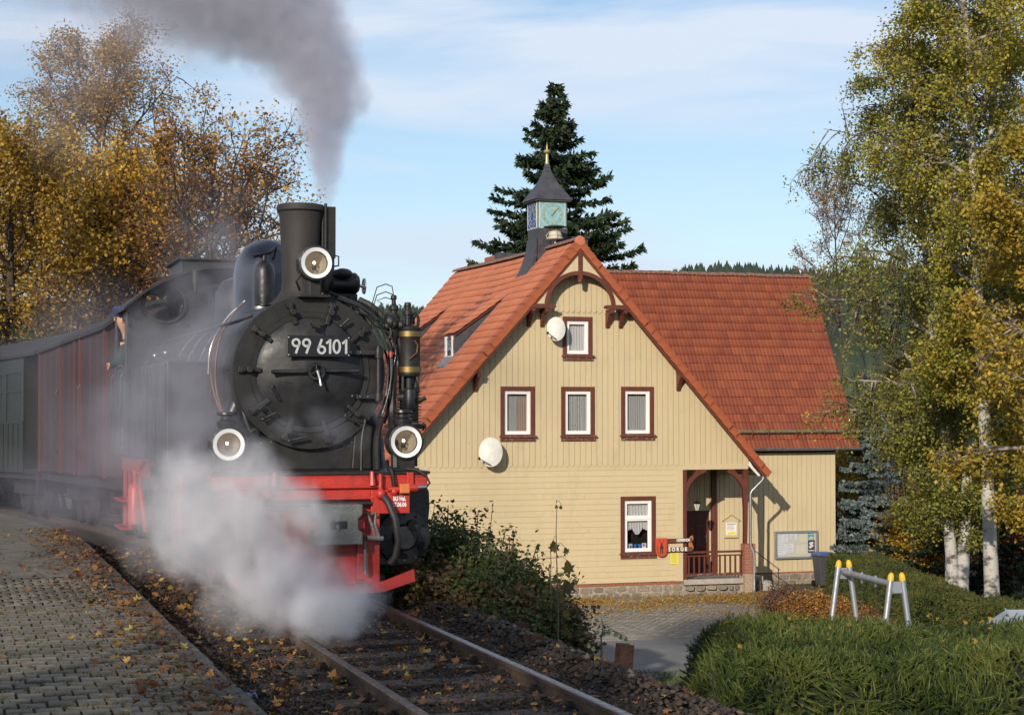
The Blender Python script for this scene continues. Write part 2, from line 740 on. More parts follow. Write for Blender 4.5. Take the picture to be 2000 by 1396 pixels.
# ------------------------------------------------------------------ fallen leaves
LEAF_POLY = np.array([(0, -0.55), (0.16, -0.30), (0.48, -0.38), (0.36, -0.12), (0.62, 0.12), (0.30, 0.14), (0.26, 0.34), (0.0, 0.62),
                      (-0.26, 0.34), (-0.30, 0.14), (-0.62, 0.12), (-0.36, -0.12), (-0.48, -0.38), (-0.16, -0.30)], float)
LEAF_TONES = [(0.045, 0.022, 0.012), (0.14, 0.055, 0.018), (0.32, 0.13, 0.022), (0.42, 0.24, 0.03), (0.48, 0.38, 0.07), (0.30, 0.30, 0.05)]
m_leaf_fall = mat('fallen_leaf', (0.3, 0.2, 0.05), 0.7, tone=LEAF_TONES, trans=0.15, col2=(0.06, 0.03, 0.015), scale=28, amt=.6)


def leaves(name, pos, size, tone, m, tilt=0.5, parent=None, simple=False):
    n = len(pos)
    poly = LEAF_POLY if not simple else np.array([(0, -0.5), (0.35, 0), (0, 0.5), (-0.35, 0)], float)
    k = len(poly)
    c = np.zeros((1, 2))
    P = np.concatenate([c, poly]) if not simple else poly
    kk = len(P)
    V = np.zeros((n, kk, 3))
    V[:, :, 0] = P[:, 0]
    V[:, :, 1] = P[:, 1]
    curl = RNG.uniform(-0.9, 1.6, n)[:, None]
    V[:, :, 2] = (P[:, 0] ** 2)[None] * curl + (P[:, 1] ** 2)[None] * curl * RNG.uniform(-.5, 1, n)[:, None]
    # random orientation
    a = RNG.uniform(0, 2 * PI, n)
    b = RNG.normal(0, tilt, n)
    g = RNG.uniform(0, 2 * PI, n)
    ca, sa = np.cos(a)[:, None], np.sin(a)[:, None]
    x = V[:, :, 0] * ca - V[:, :, 1] * sa
    y = V[:, :, 0] * sa + V[:, :, 1] * ca
    zz = V[:, :, 2]
    cb, sb = np.cos(b)[:, None], np.sin(b)[:, None]
    y2 = y * cb - zz * sb
    z2 = y * sb + zz * cb
    cg, sg = np.cos(g)[:, None], np.sin(g)[:, None]
    x3 = x * cg - y2 * sg
    y3 = x * sg + y2 * cg
    V = np.stack([x3, y3, z2], 2) * size[:, None, None] + pos[:, None, :]
    if simple:
        F = np.arange(n * kk).reshape(n, kk)
        return np_mesh(name, V.reshape(-1, 3), F, m, parent, tone=tone)
    tri = np.array([(0, i, i + 1) for i in range(1, k)] + [(0, k, 1)])
    F = tri[None] + (np.arange(n) * kk)[:, None, None]
    return np_mesh(name, V.reshape(-1, 3), F.reshape(-1, 3), m, parent, tone=np.repeat(tone, len(tri)))


n = 1900
s = RNG.uniform(-8, 8, n)
t = np.where(RNG.uniform(0, 1, n) < 0.62, RNG.uniform(-1.6, -0.6, n), RNG.uniform(-0.5, 1.3, n))
x, y = along(s, t)
z = np.interp(t, [-1.6, -1.2, .8, 1.1, 1.28, 1.45], [-0.08, -0.08, -0.07, -0.035, -0.07, -0.35]) + RNG.uniform(0.0, 0.03, n)
tag(leaves('fallen_leaves', np.stack([x, y, z], 1), RNG.uniform(0.025, 0.070, n), RNG.beta(0.9, 2.3, n), m_leaf_fall, 0.5), 'brown and yellow maple leaves fallen on the trackbed', 'leaves', kind='stuff')
# small crumbs of dead leaf and stalk between the stones
n = 9000
s = RNG.uniform(-8, 7, n)
t = RNG.uniform(-1.6, 1.3, n)
x, y = along(s, t)
z = np.interp(t, [-1.6, -1.2, .8, 1.1, 1.28, 1.45], [-0.085, -0.085, -0.075, -0.045, -0.08, -0.35]) + RNG.uniform(0.0, 0.02, n)
tag(leaves('leaf_litter', np.stack([x, y, z], 1), RNG.uniform(0.010, 0.035, n), RNG.beta(1.0, 3.0, n), m_leaf_fall, 0.6, simple=True), 'crumbled dead leaf litter among the ballast stones', 'leaf litter', kind='stuff')

# ------------------------------------------------------------------ platform with pavers
PZ = 0.12
m_kerb = mat('kerb_concrete', (0.040, 0.037, 0.032), 0.95, col2=(0.085, 0.08, 0.07), scale=7, bump=1.0, bscale=25)
m_moss = mat('joint_moss_dirt', (0.020, 0.018, 0.012), 0.98, col2=(0.030, 0.045, 0.012), scale=3.5, bump=1.0, bscale=50)
m_asph = mat('platform_far_surface', (0.17, 0.15, 0.115), 0.92, col2=(0.09, 0.08, 0.062), scale=4, bump=0.7, bscale=45, detail=9)
platform = empty('platform', tuple(ENG), 0)
tag(platform, kind='structure')


def pstrip(name, s0, s1, ds, ts, zs, m):
    o = strip(name, s0, s1, ds, ts, zs, m)
    del o['kind']
    o.parent = platform
    o.location = (-ENG.x, -ENG.y, 0)
    return o


pstrip('paving_bed', -22, 2.6, 0.6, [-14, -1.62], [PZ - 0.022, PZ - 0.022], m_moss)
pstrip('paving_surface', 2.10, 40, 0.8, [-16, -1.62], [PZ, PZ], m_asph)
# kerb stones along the edge
kerb = MB()
kerb.box(-0.075, 0.075, 0.006, 0.994, -0.28, PZ + 0.005)
kerb_me = kerb.mesh('kerb_stone', m_kerb)
for i in range(34):
    s = -16.0 + i
    p, a = track(s, -1.56)
    o = link('kerb_stone', kerb_me, platform)
    o.location = (p.x - ENG.x, p.y - ENG.y, p.z + random.uniform(-.008, .004))
    o.rotation_euler = (random.uniform(-.006, .006), random.uniform(-.02, .02), a + random.uniform(-.006, .006))

# interlocking concrete pavers, rows across the platform
m_paver = mat('paver_concrete', (0.115, 0.102, 0.082), 0.93, tone=[(0.125, 0.105, 0.078), (0.175, 0.150, 0.112), (0.22, 0.19, 0.145)], col2=(0.05, 0.045, 0.035), scale=5, amt=0.7, bump=0.9, bscale=70, detail=8, ramp=(0.45, 0.75), spots=(((0.06, 0.048, 0.033), 1.1, .48, .66, .75, (1, 1, 1)), ((0.045, 0.06, 0.02), 2.3, .56, .68, .6, (1, 1, 1))))
PW, PD = 0.150, 0.172
hx, hy = PW / 2 - 0.007, PD / 2 - 0.008
# a waisted (bone-shaped) outline
pout = [(-hx, -hy), (-hx * 0.42, -hy), (-hx * 0.28, -hy + 0.011), (hx * 0.28, -hy + 0.011), (hx * 0.42, -hy), (hx, -hy), (hx, hy), (hx * 0.42, hy), (hx * 0.28, hy - 0.011), (-hx * 0.28, hy - 0.011), (-hx * 0.42, hy), (-hx, hy)]


def paver_parts():
    top = [(a * 0.965, b * 0.95, 0.0) for a, b in pout]
    low = [(a, b, -0.006) for a, b in pout]
    bot = [(a, b, -0.05) for a, b in pout]
    n = len(pout)
    vs = top + low + bot
    fs = [tuple(range(n))]
    for r0, r1 in ((0, n), (n, 2 * n)):
        for i in range(n):
            j = (i + 1) % n
            fs.append((r0 + i, r1 + i, r1 + j, r0 + j))
    return vs, fs


pv, pf = paver_parts()
tri = []
for q in pf:
    if len(q) == 4:
        tri.append(q)
paver_mes = []
for kk in range(5):
    me = bpy.data.meshes.new('paver')
    me.from_pydata(pv, [], pf)
    a = me.attributes.new('tone', 'FLOAT', 'FACE')
    a.data.foreach_set('value', np.full(len(pf), 0.1 + 0.2 * kk, dtype=np.float32))
    me.materials.append(m_paver)
    paver_mes.append(me)
cand = []
for i in range(64):
    s = -8.6 + i * PD
    for j in range(52):
        t = -1.70 - (j + (0.5 if i % 2 else 0)) * PW
        x = ENG.x + TD.x * s + TS.x * t
        y = ENG.y + TD.y * s + TS.y * t
        if s > 2.1 or y < 5:
            continue
        px = 1000 + FPX * x / y
        py = 800 + FPX * (CAM_H - PZ) / y
        if px < -60 or py > 1450:
            continue
        cand.append((y, x, s, t))
cand.sort()
for (y, x, s, t) in cand[:300]:
    o = link('paver', random.choice(paver_mes), platform)
    o.location = (x - ENG.x, y - ENG.y, PZ + random.uniform(-.009, .004))
    o.rotation_euler = (random.uniform(-.03, .03), random.uniform(-.03, .03), T_ANG + random.uniform(-.03, .03))
rest = cand[300:]
pva = np.array(pv)
fq = np.array([q for q in pf if len(q) == 4])
V, F, tn = [], [], []
# the far pavers: 12-sided top as quads fan (4 quads + middle) kept as quads
topq = np.array([(0, 1, 10, 11), (1, 2, 9, 10), (2, 3, 8, 9), (3, 4, 7, 8), (4, 5, 6, 7)])
qf = np.concatenate([topq, fq[:12]])
for (y, x, s, t) in rest:
    c, q = math.cos(T_ANG), math.sin(T_ANG)
    W_ = pva[:24].copy()
    X_ = W_[:, 0] * c - W_[:, 1] * q + x - ENG.x
    Y_ = W_[:, 0] * q + W_[:, 1] * c + y - ENG.y
    V.append(np.stack([X_, Y_, W_[:, 2] + PZ + random.uniform(-.004, .003)], 1))
    F.append(qf + 24 * len(F))
    tn.append(np.full(len(qf), random.random()))
if rest:
    o = np_mesh('far_pavers', np.concatenate(V), np.concatenate(F), m_paver, platform, tone=np.concatenate(tn))
    tag(o, kind='stuff')
# moss and grass tufts sprouting at the joints
m_tuft = mat('joint_grass', (0.05, 0.09, 0.02), 0.8, tone=[(0.02, 0.035, 0.008), (0.06, 0.10, 0.02), (0.11, 0.13, 0.035)], trans=0.2)
V, F, tn = [], [], []
near = [c for c in cand if c[0] < 15]
k = 0
for (y, x, s, t) in near:
    pr = 0.55 if t > -3.2 and y < 12.5 else 0.22
    if random.random() > pr:
        continue
    bx = x + TS.x * PW / 2
    by = y + TS.y * PW / 2
    for q in range(random.randint(6, 20)):
        ox, oy = random.gauss(0, 0.030), random.gauss(0, 0.008)
        an = random.uniform(0, PI)
        w, hh = random.uniform(0.003, 0.008), random.uniform(0.006, 0.024)
        lx, ly = random.gauss(0, .012), random.gauss(0, .012)
        V += [(bx + ox - math.cos(an) * w, by + oy - math.sin(an) * w, PZ - 0.008), (bx + ox + math.cos(an) * w, by + oy + math.sin(an) * w, PZ - 0.008), (bx + ox + lx, by + oy + ly, PZ + hh - 0.008)]
        F.append((k, k + 1, k + 2))
        tn.append(random.random())
        k += 3
tag(np_mesh('moss_tufts', V, F, m_tuft, tone=tn), 'small tufts of moss and grass growing in the platform joints', 'moss', kind='stuff')
# leaf litter gathered along the kerb and blown over the platform
n = 5200
s = RNG.uniform(-8, 9, n)
t = -1.52 - np.abs(RNG.normal(0, 0.30, n))
w = RNG.uniform(0, 1, n) < 0.16
t = np.where(w, RNG.uniform(-5.5, -1.6, n), t)
x, y = along(s, t)
z = PZ + RNG.uniform(0.002, 0.03, n) + 0.0 * s
big = RNG.uniform(0, 1, n) < 0.10
tag(leaves('platform_leaves', np.stack([x, y, z], 1), np.where(big, RNG.uniform(0.03, 0.075, n), RNG.uniform(0.010, 0.028, n)), np.clip(RNG.beta(1.0, 4.2, n) + big * 0.15, 0, 1), m_leaf_fall, 0.5), 'dry leaves gathered along the edge of the platform', 'leaves', kind='stuff')
# ================================================================== house
DIRT = (((0.38, 0.31, 0.19), 1.2, .54, .74, .35, (1.2, 1.2, .7)), ((0.33, 0.27, 0.17), 5.0, .62, .70, .35, (1, 1, 1)))
m_cream = mat('cream_board_paint', (0.565, 0.455, 0.275), 0.62, amt=.6, col2=(0.49, 0.40, 0.24), scale=1.1, bump=0.2, bscale=30, stretch=(6, 6, 0.8), detail=6, spots=DIRT)
m_cream2 = mat('cream_board_paint_warm', (0.55, 0.44, 0.262), 0.64, amt=.6, col2=(0.55, 0.46, 0.285), scale=1.3, bump=0.2, bscale=30, stretch=(6, 6, 0.8), spots=DIRT)
m_groove = mat('board_joint', (0.38, 0.30, 0.17), 0.8)
m_brown = mat('brown_trim_paint', (0.135, 0.036, 0.022), 0.5, col2=(0.10, 0.028, 0.018), scale=3, bump=0.3, bscale=40)
m_brown_w = mat('brown_sill_weathered', (0.12, 0.035, 0.022), 0.65, col2=(0.30, 0.25, 0.22), scale=16, ramp=(0.56, 0.66), bump=0.4, bscale=50)
m_white = mat('white_window_paint', (0.80, 0.79, 0.76), 0.4)
m_tile_l = mat('roof_tile_new', (0.46, 0.125, 0.045), 0.62, tone=[(0.46, 0.145, 0.066), (0.50, 0.16, 0.072), (0.54, 0.18, 0.082)], col2=(0.42, 0.14, 0.07), scale=0.7, amt=0.5, bump=0.25, bscale=60, spots=(((0.34, 0.12, 0.065), 1.4, .55, .75, .5, (1, 1, 1)), ((0.40, 0.30, 0.20), 13, .66, .72, .5, (1, 1, 1))))
m_tile_r = mat('roof_tile_old', (0.25, 0.06, 0.022), 0.7, tone=[(0.180, 0.037, 0.014), (0.222, 0.048, 0.017), (0.262, 0.062, 0.021)], col2=(0.15, 0.040, 0.018), scale=2.5, amt=0.45, bump=0.4, bscale=60, detail=8, spots=(((0.10, 0.035, 0.020), .8, .56, .76, .5, (1, 1, 1)), ((0.36, 0.24, 0.15), 15, .665, .71, .7, (1, 1, 1)), ((0.09, 0.085, 0.035), 5, .62, .72, .5, (1, 1, 1))))
m_verge = mat('verge_tile_orange', (0.37, 0.095, 0.030), .6, col2=(0.29, 0.07, 0.025), scale=3)
m_ridge = mat('ridge_tile_lichen', (0.17, 0.07, 0.045), 0.9, col2=(0.30, 0.27, 0.22), scale=9, bump=0.8, bscale=30, ramp=(0.5, 0.66))
m_slate = mat('slate', (0.035, 0.037, 0.046), 0.45, col2=(0.060, 0.060, 0.072), scale=4, bump=0.3, bscale=30, rvar=0.25)
m_zinc = mat('zinc_sheet', (0.33, 0.35, 0.37), 0.45, 0.7, col2=(0.22, 0.23, 0.24), scale=5)
m_dark = mat('dark_interior', (0.012, 0.011, 0.010), 0.9)
m_stone_w = mat('sandstone_block', (0.26, 0.215, 0.165), 0.92, tone=[(0.17, 0.135, 0.10), (0.28, 0.225, 0.155), (0.38, 0.31, 0.22), (0.22, 0.19, 0.15)], col2=(0.14, 0.12, 0.10), scale=9, amt=0.6, bump=1.0, bscale=35)
m_mortar = mat('mortar', (0.40, 0.35, 0.28), 0.95, col2=(0.28, 0.24, 0.19), scale=8, bump=0.8, bscale=50)
m_brick = mat('brick_red', (0.36, 0.12, 0.065), 0.85, col2=(0.26, 0.09, 0.055), scale=12, bump=0.5, bscale=60)
m_brick_p = mat('brick_pale', (0.44, 0.33, 0.22), 0.9, col2=(0.35, 0.24, 0.16), scale=12, bump=0.5, bscale=60)
m_conc = mat('pale_concrete', (0.42, 0.38, 0.33), 0.9, col2=(0.32, 0.28, 0.24), scale=6, bump=0.5, bscale=40)
m_curtain = mat('net_curtain', (0.40, 0.41, 0.40), 0.9)
m_curtain2 = mat('peach_curtain', (0.42, 0.30, 0.24), 0.9)
m_lace = mat('white_lace_curtain', (0.64, 0.64, 0.65), 0.9)
m_pane = glass_mat('window_glass', (0.90, 0.90, 0.90), 0.02)
m_black = mat('black_iron', (0.02, 0.02, 0.02), 0.5, 0.5)

HA = R(18.4)
house = empty('house', (2.016, 52.3, 0), HA, 'cream timber-clad house with brown trim, orange tiled roof and clock turret', 'house')
RX, RZ, PITCH = -0.18, 6.55, 1.122          # ridge u, z of the boarding's peak, slope of the front gable


def rake(u):
    return RZ - PITCH * abs(u - RX)


wall_gable = empty('gable_wall')
wall_gable.parent = house
lining = MB()


def vboards(parent, u0, u1, pitch, z0, ztop, holes, v, th=0.022, tip=0.09, tipped=True, lining_mb=None, pts_from=None):
    """vertical boards; ztop may be a function; holes = list of (ua, ub, za, zb)"""
    n = max(1, round((u1 - u0) / pitch))
    pw = (u1 - u0) / n
    zt = ztop if callable(ztop) else (lambda u: ztop)
    for i in range(n):
        a, b = u0 + i * pw, u0 + (i + 1) * pw
        mid = (a + b) / 2
        segs = [(z0, None)]
        hs = sorted([(h[2], h[3]) for h in holes if h[0] < mid < h[1]])
        spans = []
        cur = z0
        for za, zb in hs:
            spans.append((cur, za, False))
            cur = zb
        spans.append((cur, None, True))
        ga = 0.006
        for k, (s0, s1, top) in enumerate(spans):
            A, B = a + ga, b - ga
            if top:
                ta, tb = zt(A), zt(B)
                pk = zt(RX) if A < RX < B and callable(ztop) else None
            else:
                ta = tb = s1
                pk = None
            if min(ta, tb) - s0 < 0.03:
                continue
            t_ = tip if (tipped and k == 0) else 0.0
            # slanted pointed foot
            if t_:
                poly = [(A, s0 + t_ * 0.9), (A + (B - A) * 0.45, s0), (B, s0 + t_ * 0.75), (B, tb)]
            else:
                poly = [(A, s0), (B, s0), (B, tb)]
            if pk is not None:
                poly.append((RX, pk))
            poly.append((A, ta))
            mb = MB()
            dv = random.uniform(-0.0025, 0.0025)
            mb.prism(poly, 'y', v - th + dv, v)
            mb.build('board', m_cream if random.random() < .6 else m_cream2, parent)
            if lining_mb is not None:
                lining_mb.prism([(a - .001, s0 + t_), (b + .001, s0 + t_), (b + .001, max(s0 + t_ + .01, zt(b) if top else tb)), (a - .001, max(s0 + t_ + .01, zt(a) if top else ta))], 'y', v + 0.001 + 0.0007 * (i % 2), v + 0.02)


def hboards(parent, u0, u1, z0, z1, pitch, holes, v, th=0.02, lining_mb=None):
    n = max(1, round((z1 - z0) / pitch))
    ph = (z1 - z0) / n
    for i in range(n):
        a, b = z0 + i * ph, z0 + (i + 1) * ph
        mid = (a + b) / 2
        hs = sorted([(h[0], h[1]) for h in holes if h[2] < mid < h[3]])
        spans, cur = [], u0
        for ua, ub in hs:
            spans.append((cur, ua))
            cur = ub
        spans.append((cur, u1))
        for s0, s1 in spans:
            cuts = [s0, s1]
            if s1 - s0 > 4:
                cuts = [s0, random.uniform(s0 + 2, s1 - 1), s1]
            for c0, c1 in zip(cuts[:-1], cuts[1:]):
                mb = MB()
                # shiplap: lower edge proud of the board beneath
                mb.prism([(v - th - 0.007, a + 0.004), (v, a + 0.004), (v, b), (v - th + 0.004, b)], 'x', c0 + 0.001, c1 - 0.001)
                mb.build('board', m_cream if random.random() < .6 else m_cream2, parent)
            if lining_mb is not None:
                lining_mb.box(s0, s1, v + 0.001 + 0.0007 * (i % 2), v + 0.02, a, b)


# ---- windows: (u0, u1, z0, z1 of the brown surround)
WIN = {
    'top': (-0.56, 0.38, 3.18, 4.42),
    'left': (-2.49, -1.43, 0.81, 2.35),
    'mid': (-0.61, 0.45, 0.81, 2.35),
    'right': (1.29, 2.35, 0.82, 2.36),
    'low': (1.27, 2.40, -2.70, -0.91),
}
holes = [(w[0] + .03, w[1] - .03, w[2] + .05, w[3] - .03) for w in WIN.values()]
Z_SC = -0.03
Z_UP = 4.52
vboards(wall_gable, -5.82, 5.46, 0.176, Z_SC, lambda u: min(rake(u), 9) if abs(u - RX) > 1.45 else min(rake(u), Z_UP + 0.12), holes[:4], 0.0, lining_mb=lining)
vboards(wall_gable, -1.40, 1.04, 0.174, Z_UP, rake, [], -0.024, tip=0.09, lining_mb=lining)
# plain band under the pointed boards, siding below
bm_ = MB()
bm_.box(-5.82, 5.46, -0.006, -0.001, -0.125, 0.075)
bm_.build('band_board', m_cream, wall_gable)
hboards(wall_gable, -5.82, 3.27, -3.47, -0.13, 0.167, [(WIN['low'][0] + .03, WIN['low'][1] - .03, WIN['low'][2] + .05, WIN['low'][3] - .03)], 0.0, lining_mb=lining)
cb = MB()
cb.box(3.06, 3.285, -0.040, -0.001, -3.475, -0.128)
cb.build('corner_board', m_cream2, wall_gable)
bb = MB()
bb.box(3.285, 5.46, -0.034, 0.16, -0.135, 0.02)
bb.box(5.36, 5.47, -0.038, 0.16, -0.10, 0.30)
bb.build('porch_beam', m_cream2, wall_gable)
lining.build('wall_lining', m_groove, wall_gable)
for i in range(21):
    mb = MB()
    mb.box(-5.845 - .002 * (i % 2), -5.815, .02, 12.2, -3.47 + i * .166, -3.47 + (i + 1) * .166 - .005)
    mb.build('board', m_cream, wall_gable)
# dark core of the building behind the boarding
core = MB()
core.prism([(-5.8, -3.47), (3.27, -3.47), (3.27, -0.13), (5.44, -0.13), (5.44, rake(5.44) - .02), (RX, RZ - .1), (-5.8, rake(-5.8) - .02)], 'y', 0.40, 12.2)
core.build('building_core', m_dark, house)


def curtain(u0, u1, z0, z1, v, m, name, parent, folds=9, amp=0.012, scallop=None, gap=None):
    """pleated cloth; scallop = function of 0..1 lowering/raising the hem"""
    n = folds * 6
    V, F = [], []
    rows = 14
    for i in range(n + 1):
        q = i / n
        zb = z0 if scallop is None else z0 + scallop(q)
        for j in range(rows + 1):
            zz = z1 + (zb - z1) * j / rows
            w = amp * math.sin(q * folds * 2 * PI + 0.5 * math.sin(j * .4)) * (0.6 + 0.4 * math.sin(q * 13))
            V.append((u0 + (u1 - u0) * q, v + w, zz))
    for i in range(n):
        for j in range(rows):
            a = i * (rows + 1) + j
            F.append((a, a + 1, a + rows + 2, a + rows + 1))
    return np_mesh(name, V, F, m, parent, smooth=True)


def window(key, kind):
    u0, u1, z0, z1 = WIN[key]
    w = empty('window')
    w.parent = house
    v0 = -0.024
    tr = 0.125
    s = MB()
    s.box(u0, u0 + tr, v0 - .022, .10, z0, z1)
    s.box(u1 - tr, u1, v0 - .022, .10, z0, z1)
    s.box(u0 + tr, u1 - tr, v0 - .020, .10, z1 - tr, z1)
    s.box(u0 + tr, u1 - tr, v0 - .020, .10, z0 + .03, z0 + tr * 1.1)
    s.build('surround', m_brown, w, bevel=0.006)
    sl = MB()
    sl.prism([(v0 - .10, z0 + .075), (v0 - .02, z0 + .105), (v0 - .02, z0 + .065), (v0 - .10, z0 + .045)], 'x', u0 - .04, u1 + .05)
    sl.box(u0 - .01, u1 + .01, v0 - .055, v0 - .023, z0 - .055, z0 + .045)
    sl.build('sill', m_brown_w, w)
    a0, a1, b0, b1 = u0 + tr, u1 - tr, z0 + tr * 1.1, z1 - tr
    fr = MB()
    fw = 0.095

    def ring(mb, x0, x1, y0, y1, q, va, vb):
        mb.box(x0, x0 + q, va, vb, y0, y1)
        mb.box(x1 - q, x1, va, vb, y0, y1)
        mb.box(x0 + q, x1 - q, va + .001, vb, y1 - q, y1)
        mb.box(x0 + q, x1 - q, va + .001, vb, y0, y0 + q)
    panes = []
    if kind == 'two':
        zt = b0 + (b1 - b0) * 0.655
        ring(fr, a0, a1, b0, b1, 0.055, 0.0, .09)
        fr.box(a0 + .055, a1 - .055, -.004, .09, zt - .035, zt + .035)
        ring(fr, a0 + .055, a1 - .055, b0 + .055, zt - .035, .05, .012, .07)
        ring(fr, a0 + .055, a1 - .055, zt + .035, b1 - .055, .045, .012, .07)
        panes = [(a0 + .1, a1 - .1, b0 + .1, zt - .08), (a0 + .1, a1 - .1, zt + .075, b1 - .095)]
    else:
        ring(fr, a0, a1, b0, b1, 0.05, 0.0, .09)
        ring(fr, a0 + .05, a1 - .05, b0 + .05, b1 - .05, .05, .014, .075)
        panes = [(a0 + .095, a1 - .095, b0 + .095, b1 - .095)]
    fr.build('frame', m_white, w, bevel=0.004)
    for (p0, p1, q0, q1) in panes:
        g = MB()
        g.box(p0, p1, .045, .050, q0, q1)
        g.build('pane', m_pane, w)
    rm = MB()
    rm.box(a0, a1, .36, .38, b0, b1)
    rm.box(a0 - .01, a0, .09, .38, b0, b1)
    rm.box(a1, a1 + .01, .09, .38, b0, b1)
    rm.box(a0, a1, .09, .38, b1, b1 + .01)
    rm.box(a0, a1, .09, .38, b0 - .01, b0)
    rm.build('window_recess', m_dark, w)
    return w, panes


w, p = window('top', 'one')
p = p[0]
curtain(p[0] - .05, p[1] + .03, p[2] - .03, p[3] - .02, .12, m_lace, 'curtain', w, 7, .02)
w, p = window('left', 'one')
p = p[0]
curtain(p[0] + .05, (p[0] + p[1]) / 2 + .02, p[2] - .03, p[3] - .06, .12, m_curtain, 'curtain', w, 7, .016)
curtain((p[0] + p[1]) / 2, p[1] + .03, p[2] - .03, p[3] - .06, .135, m_curtain2, 'curtain', w, 5, .018)
w, p = window('mid', 'one')
p = p[0]
curtain(p[0] - .02, p[1] + .03, p[2] - .03, p[3] - .05, .14, m_curtain, 'curtain', w, 9, .014)
lace = MB()
for i in range(6):
    for j in range(15):
        if random.random() < .93:
            uu = p[0] + .05 + i * (p[1] - p[0] - .06) / 5 + random.uniform(-.006, .006)
            zz = p[3] - .10 - j * (p[3] - p[2] - .12) / 14
            lace.prism([(uu + .020 * math.cos(k * PI / 3), zz + .026 * math.sin(k * PI / 3)) for k in range(6)], 'y', .116, .120)
lace.build('lace_pattern', m_lace, w)
w, p = window('right', 'one')
p = p[0]
curtain(p[0] + .02, p[1] + .03, p[2] - .03, p[3] - .06, .12, m_curtain, 'curtain', w, 9, .012)
w, p = window('low', 'two')
curtain(p[1][0] + .03, p[1][1] + .03, p[1][2] - .03, p[1][3] - .03, .12, m_lace, 'curtain', w, 7, .016)
curtain(p[0][0] + .02, p[0][1] + .03, p[0][3] - .30, p[0][3] - .03, .12, m_lace, 'curtain', w, 8, .014,
        scallop=lambda q: 0.10 - 0.22 * abs(math.cos(q * 2.0 * PI)) ** 0.8 * (1 if .2 < q < .8 else 0.45))
pots = empty('flower_pots')
WHITE_LABEL = 'low'
pots_data = []
bpy.data.objects.remove(pots)
m_bluepot = mat('blue_pot_glaze', (0.03, 0.12, 0.42), 0.3)
m_whitepot = mat('white_blue_box', (0.45, 0.62, 0.70), 0.5)
pw = p[0]
for i, (q, ww, hh, mm, lb) in enumerate([(0.20, .055, .17, m_whitepot, 'pale blue box at the left of the ground-floor window sill'), (0.42, .05, .15, m_bluepot, 'left one of two small deep blue pots behind the ground-floor window'),
                                         (0.62, .055, .15, m_bluepot, 'right one of two small deep blue pots behind the ground-floor window'), (0.84, .065, .18, m_white, 'white box at the right of the ground-floor window sill')]):
    uu = pw[0] + (pw[1] - pw[0]) * q
    e = empty('flower_pot' if mm is m_bluepot else 'small_box', tuple(house.matrix_basis @ Vector((uu, .085, pw[2] - .03))), HA, lb, 'pot' if mm is m_bluepot else 'box')
    mb = MB()
    if mm is m_bluepot:
        mb.lathe([(ww * .7, 0), (ww, hh * .8), (ww * 1.1, hh * .8), (ww * 1.1, hh)], n=12)
    else:
        mb.box(-ww, ww, -.02, .02, 0, hh)
    mb.build('body', mm, e, bevel=.004)
    if mm is m_whitepot:
        mb = MB()
        mb.box(-ww * .6, ww * .6, -.024, -.0205, hh * .2, hh * .6)
        mb.build('label_panel', m_bluepot, e)
    elif mm is m_bluepot:
        mb = MB()
        mb.lathe([(ww * .9, hh + .001), (ww * .8, hh + .012)], n=12)
        mb.build('soil', m_dark, e)
    else:
        mb = MB()
        mb.box(-ww * .5, ww * .2, -.024, -.0205, hh * .5, hh * .85)
        mb.build('label_panel', m_bluepot, e)

# ---- foundation: soldier bricks, stones
found = empty('foundation')
found.parent = house
mo = MB()
mo.box(-5.84, 5.30, 0.03, 0.30, -4.3, -3.478)
mo.box(3.30, 5.30, -0.05, 0.32, -3.60, -3.479)
mo.build('mortar_bed', m_mortar, found)
nb = 76
for i in range(nb):
    u = -5.82 + i * 9.1 / nb
    if u < -2.4:
        continue
    b = MB()
    b.box(u + .008, u + 9.1 / nb - .008, 0.010 + random.uniform(-.003, .003), .06, -3.56, -3.482)
    b.build('brick', m_brick, found)


def stone(u0, u1, z0, z1, v, parent, tone_i):
    # rounded irregular polygon block
    cu, cz = (u0 + u1) / 2, (z0 + z1) / 2
    pts = []
    for k in range(9):
        a = 2 * PI * k / 9 + random.uniform(-.2, .2)
        ca, sa = math.cos(a), math.sin(a)
        ex = 1.0 / max(abs(ca), abs(sa)) ** 0.92
        pts.append((cu + (u1 - u0) / 2 * ca * ex * random.uniform(.90, 1.02), cz + (z1 - z0) / 2 * sa * ex * random.uniform(.90, 1.02)))
    mb = MB()
    n = len(pts)
    d = random.uniform(.012, .035)
    vs = [(a, v, b) for a, b in pts] + [(cu + (a - cu) * .86, v - d, cz + (b - cz) * .86) for a, b in pts]
    fs = [tuple(range(n, 2 * n))] + [(i, (i + 1) % n, (i + 1) % n + n, i + n) for i in range(n)]
    mb.add(vs, fs)
    o = mb.build('stone', m_stone_w, parent)
    a = o.data.attributes.new('tone', 'FLOAT', 'FACE')
    a.data.foreach_set('value', np.full(len(o.data.polygons), tone_i, dtype=np.float32))
    return o


def stone_rows(parent, u0, u1, z0, z1, v, rows=2, lo=0.2, hi=0.45):
    zz = [z0 + (z1 - z0) * k / rows for k in range(rows + 1)]
    for r in range(rows):
        u = u0
        while u < u1 - .08:
            w_ = min(random.uniform(lo, hi), u1 - u)
            jit = random.uniform(-.02, .02)
            if r == 0 and rows > 1 and random.random() < .2:
                stone(u + .012, u + w_ - .012, zz[r] + .01, zz[r + 2] - .012, v, parent, random.random())
            else:
                stone(u + .012, u + w_ - .012, zz[r] + .01 + jit, zz[r + 1] - .012 + jit * .5, v, parent, random.random())
            u += w_


